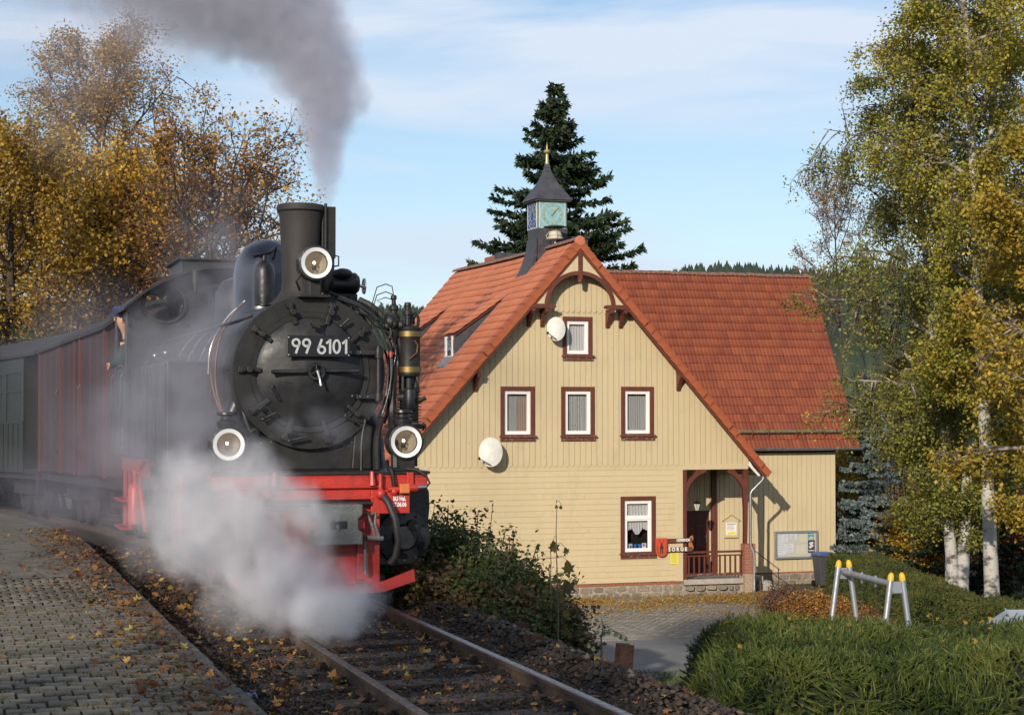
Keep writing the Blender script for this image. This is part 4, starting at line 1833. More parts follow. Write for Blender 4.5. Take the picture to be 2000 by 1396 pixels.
clock_face(T(CU, CV - HW - .001, 7.70), m_clock)
clock_face(T(CU - HW - .001, CV, 7.70) @ rot_z(-PI / 2), m_clock2)
# roof of the turret: concave slate pyramid in courses
prof = []
for i in range(10):
    q = i / 9
    prof.append((.56 * (1 - q) ** 1.7 + .06 * (1 - q) + .055 * q, 8.16 + 1.18 * q ** .92))
for i in range(9):
    (h0, z0_), (h1, z1_) = prof[i], prof[i + 1]
    mb = MB()
    e = .012
    vs = []
    for hh, z_ in ((h0 + e, z0_ - .012), (h1 + .001, z1_)):
        vs += [(CU - hh, CV - hh, z_), (CU + hh, CV - hh, z_), (CU + hh, CV + hh, z_), (CU - hh, CV + hh, z_)]
    mb.add(vs, [(0, 1, 5, 4), (1, 2, 6, 5), (2, 3, 7, 6), (3, 0, 4, 7), (3, 2, 1, 0)])
    mb.build('spire_course', m_slate, tur)
mb = MB()
mb.box(CU - .59, CU + .59, CV - .59, CV + .59, 8.10, 8.145)
mb.build('eaves_board', mat('eaves_grey', (0.06, 0.05, 0.045), .7), tur)
mb = MB()
mb.lathe([(.07, 0), (.055, .10), (.045, .30), (.035, .33), (.09, .36), (.105, .40), (.09, .44), (.03, .47), (.012, .62), (.0, .74)], (CU, CV, 9.31), 'z', 16)
mb.build('finial', m_finial, tur, smooth=True)
# small slate hatch beside the shaft on the right
box_part('slate_hatch', (CU + HW + .002, CU + HW + .75, CV - .35, CV + .4, 5.6, 7.0), m_slate, tur, .005)
box_part('hatch_cover', (CU + HW - .06, CU + HW + .80, CV - .42, CV + .46, 7.0, 7.04), m_slate, tur, .0)
# ================================================================== things fixed to or standing by the house
HM = Matrix.Translation((2.016, 52.3, 0)) @ rot_z(HA)


def hthing(name, u, v, z, label, cat, group=None, rz=0):
    p = HM @ Vector((u, v, z))
    return empty(name, tuple(p), HA + rz, label, cat, group)


m_dish = mat('dish_paint', (0.66, 0.65, 0.60), 0.45, col2=(0.55, 0.54, 0.48), scale=5)
m_dishb = mat('dish_back_grey', (0.30, 0.30, 0.29), 0.5)


def sat_dish(u, z, rx, rz_, label, off):
    d = hthing('satellite_dish', u, -off, z, label, 'satellite dish', 'satellite dishes on the gable')
    # shallow bowl facing out and a little left/up
    mb = MB()
    n, k = 36, 6
    vs, fs = [], []
    for j in range(k + 1):
        q = j / k
        for i in range(n):
            a = 2 * PI * i / n
            vs.append((rx * q * math.cos(a), .075 * q * q - .075, rz_ * q * math.sin(a)))
    for j in range(k):
        for i in range(n):
            p_ = (i + 1) % n
            fs.append((j * n + i, j * n + p_, (j + 1) * n + p_, (j + 1) * n + i))
    vs2 = [(x, y + .012, z_) for x, y, z_ in vs]
    o_ = len(vs)
    fs2 = [tuple(reversed([q + o_ for q in f])) for f in fs]
    rim = [(k * n + i, k * n + (i + 1) % n, o_ + k * n + (i + 1) % n, o_ + k * n + i) for i in range(n)]
    mb.add(vs + vs2, fs + fs2 + rim)
    for v_ in range(len(mb.v)):
        x, y, z_ = mb.v[v_]
        mb.v[v_] = (x, -y if False else (-y - .075), z_)
    tilt = Matrix.Rotation(R(-16), 4, 'Z') @ Matrix.Rotation(R(-13), 4, 'X')
    mb.v = [tuple(tilt @ Vector((x, -(y + .0), z_))) for x, y, z_ in mb.v]
    mb.build('reflector', m_dish, d, smooth=True)
    arm = MB()
    p0 = tilt @ Vector((0, 0, -rz_ * .92))
    p1 = tilt @ Vector((-rx * .98, -.30, -rz_ * .62))
    arm.tube([tuple(p0), tuple(p1)], .012, 6)
    arm.ball(tuple(p1), (.035, .045, .045), 10, 6)
    arm.build('feed_arm', m_black, d)
    br = MB()
    br.tube([(0, .05, -.05), (0, off - .03, -.05)], .02, 8)
    br.tube([(0, off - .05, -.25), (0, off - .05, .10)], .02, 8)
    br.tube([(0, off - .05, -.20), (.0, .06, -rz_ * .5)], .012, 6)
    br.build('bracket', m_dishb, d)
    return d


sat_dish(-2.92, .47, .345, .435, 'large cream satellite dish low on the gable under the left window', .45)
sat_dish(-.90, 4.05, .275, .365, 'smaller cream satellite dish beside the topmost gable window', .42)

# siren on the ridge
sr = hthing('siren', RX + .03, 1.75, 6.70, 'pale mushroom-shaped siren under a flat dark disc beside the clock turret', 'siren')
mb = MB()
mb.cyl((0, 0, 0), (0, 0, .22), .03, n=8)
mb.build('pole', m_zinc, sr)
mb = MB()
mb.lathe([(.0, .17), (.22, .17), (.25, .20), (.24, .235), (.19, .25), (.19, .27), (.21, .30), (.17, .41), (.08, .45), (.0, .455)], n=24)
mb.build('horn', mat('siren_paint', (0.50, 0.47, 0.36), .5), sr, smooth=True)
mb = MB()
mb.lathe([(.0, .56), (.36, .54), (.37, .555), (.2, .60), (.0, .61)], n=28)
mb.build('cover_disc', mat('siren_disc', (0.05, 0.055, 0.04), .6), sr, smooth=True)
mb = MB()
for a in (0.4, 2.5, 4.6):
    mb.tube([(.25 * math.cos(a), .25 * math.sin(a), .18), (.29 * math.cos(a), .29 * math.sin(a), .3), (.15 * math.cos(a), .15 * math.sin(a), .46), (.05 * math.cos(a), .05 * math.sin(a), .55)], .012, 6)
mb.build('cage', mat('siren_cage', (0.40, 0.38, 0.30), .5), sr)

# wooden place sign
sg = hthing('place_sign', 2.95, -.10, -2.42, 'brown two-board wooden place sign with red stag shield beside the ground-floor window', 'sign')
m_signw = mat('sign_board_brown', (0.14, 0.05, 0.03), .6, col2=(0.10, 0.035, 0.022), scale=6)
m_letter = mat('sign_letter_white', (0.75, 0.73, 0.68), .5)
for z0_, z1_ in ((.115, .235), (-.165, -.03)):
    mb = MB()
    mb.box(-.48, .60, -.03, .0, z0_, z1_)
    mb.build('sign_board', m_signw, sg, bevel=.006)
mb = MB()
mb.prism([(.50, -.10), (.62, -.13), (.66, -.05), (.62, .04), (.60, .12), (.655, .20), (.63, .31), (.56, .29), (.50, .20)], 'y', .002, .025)
mb.build('end_piece', mat('sign_end_orange', (0.40, 0.15, 0.04), .6), sg)
text('GEMEINDE', .115, .006, m_letter, sg, 'lettering', T(.30, -.036, .176), xs=.80, off=.003)
text('S O R G E', .150, .006, m_letter, sg, 'lettering', T(.12, -.036, -.096), xs=.95, off=.006)
mb = MB()
shield = [(-.60, .26), (-.23, .26), (-.23, -.10), (-.245, -.20), (-.30, -.27), (-.415, -.30), (-.53, -.27), (-.585, -.20), (-.60, -.10)]
mb.prism(shield, 'y', -.050, -.032)
mb.build('shield', mat('shield_red', (0.55, 0.07, 0.03), .5), sg, bevel=.006)
mb = MB()
# stag: antlered head and body silhouette, fir branches either side
st = [[(-.46, -.20), (-.43, -.20), (-.425, -.06), (-.455, -.04)], [(-.40, -.19), (-.37, -.20), (-.36, -.06), (-.40, -.05)],
      [(-.48, -.06), (-.36, -.07), (-.35, .0), (-.40, .05), (-.44, .04)], [(-.43, .02), (-.38, .02), (-.385, .10), (-.415, .12), (-.44, .09)]]
for p_ in st:
    mb.prism(p_, 'y', -.057, -.051)
for sgn in (-1, 1):
    mb.tube([(-.41 + sgn * .01, -.054, .11), (-.41 + sgn * .055, -.054, .15), (-.41 + sgn * .06, -.054, .22)], .006, 5)
    mb.tube([(-.41 + sgn * .05, -.054, .145), (-.41 + sgn * .09, -.054, .17)], .005, 5)
mb.build('stag_emblem', mat('emblem_dark', (0.06, 0.025, 0.015), .6), sg)
mb = MB()
for sgn in (-1, 1):
    mb.tube([(-.415 + sgn * .03, -.054, -.24), (-.415 + sgn * .11, -.054, -.17), (-.415 + sgn * .14, -.054, -.05), (-.415 + sgn * .14, -.054, .04)], .010, 5)
    for k in range(4):
        q = -.18 + k * .06
        mb.tube([(-.415 + sgn * .11, -.054, q), (-.415 + sgn * .155, -.054, q + .04)], .006, 4)
mb.build('branch_emblem', mat('emblem_green', (0.06, 0.10, 0.03), .6), sg)

# yellow notice
yn = hthing('paper_notice', 3.005, -.04, -2.76, 'yellow printed notice pinned on the siding under the place sign', 'notice')
mb = MB()
mb.box(-.135, .135, -.004, 0, -.20, .20)
mb.build('paper', mat('yellow_paper', (0.72, 0.62, 0.08), .6), yn)
mb = MB()
for i in range(9):
    zz_ = .165 - i * .038
    mb.box(-.11, .11 - .06 * random.random(), -.0055, -.0042, zz_ - .006, zz_ + .005)
mb.build('print_lines', mat('yellow_print', (0.38, 0.32, 0.06), .7), yn)

# lantern in the porch
ln = hthing('wall_lantern', 4.02, .55, -1.22, 'black glass lantern hanging in the porch above the door', 'lantern')
mb = MB()
mb.lathe([(.06, -.20), (.065, -.185), (.055, -.18)], n=6)
mb.lathe([(.12, .02), (.13, .035), (.05, .09), (.015, .12), (.0, .13)], n=6)
for k in range(6):
    a = 2 * PI * k / 6
    mb.tube([(.055 * math.cos(a), .055 * math.sin(a), -.18), (.115 * math.cos(a), .115 * math.sin(a), .02)], .006, 4)
mb.tube([(0, 0, .12), (0, 0, 1.10)], .008, 5)
mb.build('frame', m_black, ln)
mb = MB()
mb.lathe([(.05, -.18), (.108, .02)], n=6)
mb.build('glass', mat('lantern_glass', (0.55, 0.52, 0.42), .3), ln)

# notice by the door
pn = hthing('notice_box', 5.92, WV - .03, -2.02, 'small wooden notice box with gabled roof beside the porch post', 'notice board')
m_nb = mat('notice_box_wood', (0.36, 0.26, 0.12), .6)
mb = MB()
mb.box(-.24, .24, -.03, 0, -.36, .16)
mb.prism([(-.30, .16), (.30, .16), (.30, .19), (0, .36), (-.30, .19)], 'y', -.035, -.005)
mb.build('back_board', m_cream2, pn)
mb = MB()
mb.tube([(-.31, -.05, .17), (0, -.05, .36), (.31, -.05, .17)], .014, 5)
mb.box(-.25, .25, -.045, -.031, -.375, -.345)
mb.build('moulding', m_nb, pn)
mb = MB()
mb.box(-.185, .185, -.040, -.0305, -.28, .11)
mb.build('white_sheet', mat('paper_white', (0.74, 0.73, 0.70), .6), pn)
mb = MB()
mb.box(-.15, .15, -.044, -.0405, .06, .085)
for i in range(4):
    mb.box(-.15, .12 - .05 * random.random(), -.044, -.0405, .02 - i * .045, .033 - i * .045)
mb.build('print_lines', mat('grey_print', (0.25, 0.25, 0.25), .7), pn)
mb = MB()
mb.box(-.13, .14, -.044, -.0405, -.26, -.17)
mb.build('yellow_label', mat('yellow_paper', (0.72, 0.62, 0.08)), pn)

# big grey-framed notice board
nb_ = hthing('notice_board', 8.21, WV - .05, -2.66, 'wide grey-framed notice board with pinned papers on the wing wall', 'notice board')
m_frame = mat('aluminium_grey', (0.30, 0.30, 0.31), .45, .5)
w2, h2 = .765, .445
mb = MB()
mb.box(-w2, w2, -.07, .03, h2 - .065, h2)
mb.box(-w2, w2, -.07, .03, -h2, -h2 + .065)
mb.box(-w2, -w2 + .065, -.07, .03, -h2 + .065, h2 - .065)
mb.box(w2 - .065, w2, -.07, .03, -h2 + .065, h2 - .065)
mb.build('frame', m_frame, nb_, bevel=.008)
mb = MB()
mb.box(-w2 + .065, w2 - .065, -.022, -.002, -h2 + .065, h2 - .065)
mb.build('back_panel', mat('board_cream_white', (0.58, 0.57, 0.50), .7), nb_)
m_pw = mat('sheet_blueish_white', (0.68, 0.70, 0.76), .6)
sheets = [(-.68, -.47, .06, .36, m_pw), (-.46, -.30, .10, .37, m_pw), (-.68, -.36, -.30, .04, m_pw), (-.22, .02, .16, .36, m_pw), (-.34, -.10, -.24, .03, m_pw), (.0, .34, -.30, .0, mat('sheet_cream', (0.66, 0.62, 0.52), .7)), (.10, .38, .08, .34, mat('sheet_cream', (0.66, 0.62, 0.52)))]
for a, b, c, d, m_ in sheets:
    mb = MB()
    mb.box(a, b, -.027, -.0225, c, d)
    mb.build('paper_sheet', m_, nb_)
mb = MB()
for a, b, c, d, m_ in sheets[:5]:
    for i in range(5):
        zz_ = d - .04 - i * (d - c) / 6
        mb.box(a + .03, b - .03 - random.random() * (b - a) * .3, -.0285, -.0272, zz_, zz_ + .008)
mb.build('print_lines', mat('grey_print', (0.25, 0.25, 0.25)), nb_)
mb = MB()
mb.box(.42, .62, -.028, -.0225, .16, .36)
mb.build('poster', mat('poster_blue', (0.05, 0.35, 0.62), .5), nb_)
mb = MB()
mb.box(.45, .60, -.031, -.0285, .31, .345)
mb.prism([(.44, .20), (.52, .27), (.60, .22), (.60, .17), (.44, .17)], 'y', -.031, -.0285)
mb.build('poster_print', mat('poster_print_pale', (0.60, 0.62, 0.35), .6), nb_)
mb = MB()
mb.box(.42, .66, -.028, -.0225, -.27, .14)
mb.build('poster', mat('poster_dark', (0.05, 0.06, 0.065), .5), nb_)
mb = MB()
for (cx_, cz_, rr) in ((.51, .03, .05), (.56, -.04, .055), (.50, -.08, .05), (.57, .05, .04)):
    mb.prism([(cx_ + rr * math.cos(k * PI / 5), cz_ + rr * math.sin(k * PI / 5)) for k in range(10)], 'y', -.031 - .0004 * len(mb.f) / 12, -.0285)
for k in range(4):
    mb.box(.44 + k * .052, .478 + k * .052, -.031, -.0285, -.215, -.175)
mb.build('poster_print', mat('poster_white', (0.70, 0.70, 0.70), .6), nb_)
mb = MB()
mb.box(-w2 + .066, w2 - .066, -.062, -.058, -h2 + .066, h2 - .066)
mb.build('glass', glass_mat('clear_glass', (0.97, 0.97, 0.97), .01), nb_)

# wheelie bins
m_bin = mat('bin_plastic', (0.055, 0.058, 0.065), .5)
m_blid = mat('bin_lid_blue', (0.04, 0.10, 0.30), .4)
b_ = hthing('wheelie_bin', 8.55, .95, STREET + .02, 'dark grey wheelie bin with blue lid under the big notice board', 'bin')
mb = MB()


def frustum(mb, z0, z1, w0, d0, w1, d1, cx=0, cy=0):
    vs = [(cx - w0, cy - d0, z0), (cx + w0, cy - d0, z0), (cx + w0, cy + d0, z0), (cx - w0, cy + d0, z0), (cx - w1, cy - d1, z1), (cx + w1, cy - d1, z1), (cx + w1, cy + d1, z1), (cx - w1, cy + d1, z1)]
    mb.add(vs, [(3, 2, 1, 0), (4, 5, 6, 7), (0, 1, 5, 4), (1, 2, 6, 5), (2, 3, 7, 6), (3, 0, 4, 7)])


frustum(mb, .05, .98, .20, .20, .27, .27)
mb.box(-.29, .29, -.29, .29, .96, .995)
mb.build('body', m_bin, b_, bevel=.02)
mb = MB()
frustum(mb, .996, 1.04, .31, .31, .30, .30)
frustum(mb, 1.04, 1.09, .29, .29, .22, .20)
mb.build('lid', m_blid, b_, bevel=.015)
mb = MB()
mb.cyl((-.30, .33, .93), (.30, .33, .93), .018, n=8)
mb.build('handle', m_bin, b_)
for sx in (-1, 1):
    mb = MB()
    mb.cyl((sx * .22, .22, .10), (sx * .27, .22, .10), .10, n=14)
    mb.build('wheel', m_black, b_)
b2 = hthing('rubbish_bin', 10.6, -.6, STREET + .02, 'black bin on a post half hidden between the first swing legs', 'bin')
mb = MB()
frustum(mb, .35, 1.02, .22, .20, .26, .24)
mb.build('body', mat('bin_black', (0.012, 0.012, 0.012), .5), b2, bevel=.02)
mb = MB()
mb.box(-.05, .05, -.30, -.25, -.3, 1.05)
mb.build('post', m_frame, b2)
mb = MB()
frustum(mb, 1.021, 1.06, .27, .25, .20, .18)
mb.build('lid', mat('bin_black', (0.012, 0.012, 0.012)), b2)

# ================================================================== courtyard
m_court = mat('courtyard_setts', (0.23, 0.215, 0.19), .92, col2=(0.16, 0.15, 0.13), scale=1.6, bump=.5, bscale=30, detail=9)
m_asph2 = mat('street_asphalt', (0.15, 0.15, 0.155), .9, col2=(0.19, 0.185, 0.18), scale=2.5, bump=.5, bscale=60, detail=9)


def sheet(name, pts, z, m):
    mb = MB()
    mb.add([(x, y, z) for x, y in pts], [tuple(range(len(pts)))])
    o = mb.build(name, m)
    tag(o, kind='structure')
    return o


def HP(u, v):
    p = HM @ Vector((u, v, 0))
    return (p.x, p.y)


sheet('street', [(-1.5, 36.0), (5.2, 37.6), (6.0, 43.0), (4.0, 43.5), (-2.0, 41.3)], STREET + .010, m_asph2)
court = empty('courtyard', (0, 0, 0))
tag(court, kind='structure')
cs = MB()
cs.add([(x, y, STREET + .004) for x, y in [(-2.4, 41.25), (4.2, 43.5), (6.0, 43.0), HP(6.8, -.4), HP(4.8, .0), HP(-4.6, .0)]], [(0, 1, 2, 3, 4, 5)])
cs.build('sett_bed', m_court, court)
# setts: nearest 300 apart, the rest joined
m_sett = mat('sett_concrete', (0.25, 0.235, 0.205), .9, tone=[(0.19, 0.175, 0.15), (0.25, 0.235, 0.205), (0.31, 0.29, 0.26)], col2=(0.15, 0.14, 0.12), scale=4, amt=.5, bump=.5, bscale=50)
sv = [(-.118, -.078, 0), (.118, -.078, 0), (.118, .078, 0), (-.118, .078, 0), (-.11, -.07, .022), (.11, -.07, .022), (.11, .07, .022), (-.11, .07, .022)]
sf = [(4, 5, 6, 7), (0, 1, 5, 4), (1, 2, 6, 5), (2, 3, 7, 6), (3, 0, 4, 7)]
sett_mes = []
for kk in range(4):
    me = bpy.data.meshes.new('sett')
    me.from_pydata(sv, [], sf)
    a_ = me.attributes.new('tone', 'FLOAT', 'FACE')
    a_.data.foreach_set('value', np.full(5, kk / 3, dtype=np.float32))
    me.materials.append(m_sett)
    sett_mes.append(me)
c_, s_ = math.cos(HA), math.sin(HA)
lst = []
for i in range(70):
    for j in range(46):
        u = -4.8 + (j + (.5 if i % 2 else 0)) * .25
        v = -9.6 + i * .165
        if v > -.15 or u > 6.0:
            continue
        x, y = HP(u, v)
        if y < 41.4 + .33 * (x + 2.2) or x > 5.6:
            continue
        lst.append((y, x, u, v))
lst.sort()
for (y, x, u, v) in lst[:300]:
    o = link('sett', random.choice(sett_mes), court)
    o.location = (x, y, STREET + .004 + random.uniform(-.003, .002))
    o.rotation_euler = (0, 0, HA + random.uniform(-.02, .02))
V, F, tn = [], [], []
for (y, x, u, v) in lst[300:]:
    k = len(V)
    z_ = STREET + .004 + random.uniform(-.003, .002)
    for a, b, c in sv:
        V.append((x + a * c_ - b * s_, y + a * s_ + b * c_, z_ + c))
    F += [tuple(q + k for q in f) for f in sf]
    tn += [random.random()] * 5
o = np_mesh('far_setts', V, F, m_sett, court, tone=tn)
tag(o, kind='stuff')
# yellow leaves on the courtyard, thick along the wall
n = 30000
u = RNG.uniform(-3.5, 7.5, n)
v = -RNG.gamma(1.6, 1.15, n) - .05
keep = v > -8.2
u, v = u[keep], v[keep]
dens = np.array([mnoise.noise(Vector((a * .55, b * .8, 2.0))) for a, b in zip(u, v)])
keep = (RNG.uniform(0, 1, len(u)) < 0.62 + dens * 1.1) & ~((u > 5.2) & (v > .0))
u, v = u[keep], v[keep]
x = HM[0][3] + u * c_ - v * s_
y = HM[1][3] + u * s_ + v * c_
pos = np.stack([x, y, STREET + .03 + RNG.uniform(0, .045, len(x))], 1)
m_leaf_y = mat('courtyard_leaf', (0.5, 0.3, 0.05), .7, tone=[(0.16, 0.07, 0.02), (0.38, 0.18, 0.025), (0.50, 0.30, 0.035), (0.55, 0.38, 0.06)], trans=.15)
tag(leaves('courtyard_leaves', pos, RNG.uniform(.035, .075, len(x)), RNG.beta(2.0, 1.6, len(x)), m_leaf_y, .35, simple=True), 'yellow leaves strewn over the courtyard before the house', 'leaves', kind='stuff')
# ================================================================== steam locomotive
m_bk = mat('engine_black', (0.009, 0.009, 0.011), 0.27, col2=(0.018, 0.018, 0.020), scale=5, bump=.15, bscale=30, rvar=.3, detail=8, spots=(((0.07, 0.062, 0.054), 3.0, .60, .74, .5, (2, 2, .5)),))
m_bkd = mat('engine_black_dull', (0.009, 0.009, 0.009), 0.5, spec=.4, col2=(0.020, 0.018, 0.016), scale=7, bump=.12, bscale=50, detail=8)
m_smk = mat('smokebox_graphite', (0.011, 0.011, 0.013), 0.36, spec=.4, col2=(0.024, 0.024, 0.025), spots=(((0.060, 0.056, 0.052), 2.6, .58, .74, .5, (1.5, 1, .6)), ((0.10, 0.055, 0.03), 9, .64, .72, .5, (1, 1, 1))), scale=4, bump=.10, bscale=26, rvar=.25, detail=9)
m_red = mat('engine_red', (0.44, 0.030, 0.018), 0.42, col2=(0.26, 0.026, 0.018), scale=6, bump=.25, bscale=30, detail=8, ramp=(.45, .75), spots=(((0.05, 0.025, 0.02), 5.0, .56, .70, .8, (1, 1, 1)), ((0.10, 0.03, 0.02), 22, .60, .68, .6, (1, 1, .5))))
m_redb = mat('coupler_gunmetal', (0.075, 0.085, 0.085), 0.5, col2=(0.11, 0.12, 0.115), scale=8, bump=.4, bscale=40)
m_brass = mat('brass', (0.26, 0.18, 0.07), 0.5, 0.9)
m_copper = mat('copper_pipe', (0.40, 0.20, 0.12), 0.35, 0.9)
m_steel = mat('bright_steel', (0.45, 0.45, 0.46), 0.3, 0.95)
m_chim = mat('chimney_sooty', (0.018, 0.016, 0.015), 0.65, spec=.4, col2=(0.034, 0.029, 0.026), scale=5, bump=.15, bscale=30, stretch=(1, 1, .4), detail=9)
m_dome = mat('dome_blue_black', (0.010, 0.013, 0.026), 0.28, coat=.3)
m_plate = mat('plate_black', (0.008, 0.008, 0.009), 0.35)
m_num = mat('cast_numerals', (0.55, 0.55, 0.54), 0.45, .5)
m_lampw = mat('lamp_rim_white', (0.72, 0.73, 0.72), .35)
m_refl = mat('lamp_reflector', (0.52, 0.46, 0.38), .25, .25)
m_lglass = glass_mat('lamp_glass', (0.95, 0.95, 0.93), .03)
m_bulb = emit_mat('lamp_filament', (1.0, 0.72, 0.38), 14.0)
m_hose = mat('rubber_hose', (0.018, 0.018, 0.019), .55)

loco = empty('steam_locomotive', tuple(ENG), T_ANG, 'black and red steam tank locomotive with number 99 6101 and three round headlamps', 'steam locomotive')


def LP(name, m, smooth=False, bevel=0.0, parent=None):
    """context: returns a mesh builder whose .done() links the part"""
    mb = MB()
    mb.done = lambda: mb.build(name, m, parent or loco, smooth, bevel)
    return mb


# frames and front
b = LP('buffer_beam', m_red, bevel=.008)
b.box(-.93, .93, .0, .035, .985, 1.112)
b.box(-.86, .56, .001, .034, .86, .986)
b.box(-.93, .93, .0, .30, 1.085, 1.112)
b.done()
b = LP('beam_rib', m_red, bevel=.006)
b.box(-.86, .50, -.035, -.001, 1.000, 1.022)
b.done()
b = LP('beam_rib', m_red, bevel=.006)
b.box(-.86, .44, -.055, -.001, .905, .928)
b.done()
b = LP('brake_pipe', m_bkd)
b.cyl((-.80, -.055, .87), (.42, -.055, .87), .020, n=8)
b.cyl((-.80, -.055, .835), (.10, -.055, .835), .014, n=8)
b.done()
b = LP('running_plate', m_bkd, bevel=.004)
b.box(-.95, .95, -.02, 7.5, 1.114, 1.140)
b.done()
b = LP('bracket_plate', m_red, bevel=.006)
b.prism([(.42, .985), (.80, .985), (.76, .93), (.76, .78), (.42, .78), (.42, .86)], 'y', -.05, -.002)
b.done()
b = LP('front_plate', m_red, bevel=.01)
b.box(-.56, .50, .02, .06, .14, .862)
b.done()
b = LP('front_plate_post', m_red, bevel=.01)
b.box(.30, .50, -.04, .019, .13, .80)
b.done()
b = LP('front_plate_post', m_red, bevel=.01)
b.box(-.56, -.36, -.04, .019, .13, .80)
b.done()
for s_, lab in (('BÜ Hal.', .905), ('27.06.06', .855)):
    text(s_, .050, .002, mat('stencil_white', (0.7, 0.7, 0.7), .5), loco, 'stencil_lettering', T(.668, -.053, lab), xs=.72, off=.002)
# coupler: gun-metal block with notched corners and a slot
b = LP('coupler_head', m_redb, bevel=.012)
b.prism([(-.125, .875), (.30, .875), (.30, .785), (.262, .755), (.262, .665), (.30, .635), (.30, .535), (-.125, .535), (-.125, .635), (-.082, .665), (-.082, .755), (-.125, .785)], 'y', -.26, -.04)
b.done()
b = LP('coupler_slot', m_plate)
b.box(.015, .165, -.262, -.20, .671, .736)
b.done()
b = LP('coupler_pin', m_redb)
b.cyl((.085, -.268, .665), (.085, -.268, .705), .016, n=8)
b.done()
b = LP('coupler_guide', m_red, bevel=.008)
b.box(-.15, .34, -.16, -.06, .66, .74)
b.done()
b = LP('shackle', m_redb)
for dx in (0, .075):
    b.tube([(.325 + dx, -.10, .78), (.365 + dx, -.14, .79), (.40 + dx * .4, -.15, .70), (.425 + dx * .5, -.15, .60), (.40 + dx * .3, -.15, .57)], .014, 7)
b.cyl((.36, -.15, .585), (.50, -.15, .575), .022, n=8)
b.done()
b = LP('coupling_rod_hanging', m_redb)
b.tube([(.345, -.12, .60), (.35, -.13, .45), (.352, -.13, .28)], [.012, .014, .02], 8)
b.done()
# rail guard / plough
b = LP('plough', m_red, bevel=.004)
for sgn in (-1, 1):
    pr = [(0, -.42, .13), (sgn * .50, -.22, .13), (sgn * .80, -.10, .20)]
    vs, fs = [], []
    for i, (x, y, z_) in enumerate(pr):
        hh = (.075, .085, .10)[i]
        vs += [(x, y, z_), (x, y + .06, z_ + hh), (x, y + .075, z_ + hh), (x, y + .02, z_)]
    for i in range(2):
        q, c = i * 4, i * 4 + 4
        fs += [(q, q + 1, c + 1, c), (q + 1, q + 2, c + 2, c + 1), (q + 2, q + 3, c + 3, c + 2), (q + 3, q, c, c + 3)]
    fs += [(0, 1, 2, 3), (8, 9, 10, 11)]
    b.add(vs, fs)
    b.box(min(sgn * .30, sgn * .36), max(sgn * .30, sgn * .36), -.26, .02, .17, .23)
b.done()
# air hoses
for (x, dx) in ((.52, 1), (-.50, -1)):
    b = LP('air_hose', m_hose, smooth=True)
    b.tube([(x, -.07, .93), (x + .03 * dx, -.12, .88), (x + .08 * dx, -.17, .74), (x + .11 * dx, -.17, .55), (x + .09 * dx, -.15, .42), (x + .05 * dx, -.12, .36)], .032, 10)
    b.done()
    b = LP('hose_cock', m_red, smooth=True)
    b.ball((x - .02 * dx, -.06, .95), (.045, .05, .05), 10, 6)
    b.tube([(x - .02 * dx, -.05, .96), (x - .02 * dx, -.05, 1.12), ], .018, 8)
    b.ball((x + .10 * dx, -.06, .97), (.035, .035, .04), 8, 6)
    b.tube([(x - .09 * dx, -.05, 1.02), (x - .09 * dx, -.03, 1.14)], [.03, .018], 8)
    b.done()
b = LP('connector', m_red)
b.cyl((.56, -.06, .99), (.70, -.07, .985), .022, n=8)
b.done()
b = LP('connector_socket', mat('socket_orange', (0.55, 0.16, 0.04), .4), bevel=.006)
b.box(.66, .745, -.11, -.052, .955, 1.035)
b.done()
b = LP('connector_plug', m_red)
b.cyl((.746, -.08, .995), (.82, -.08, 1.0), .032, n=10)
b.done()
b = LP('connector_tip', m_steel)
b.cyl((.821, -.08, 1.0), (.90, -.08, 1.005), .024, .02, n=10)
b.done()
b = LP('electric_cable', m_hose, smooth=True)
b.tube([(.74, .0, 1.16), (.82, -.05, 1.15), (.90, -.07, 1.10), (.93, -.08, 1.04), (.90, -.08, 1.005)], .010, 6)
b.done()

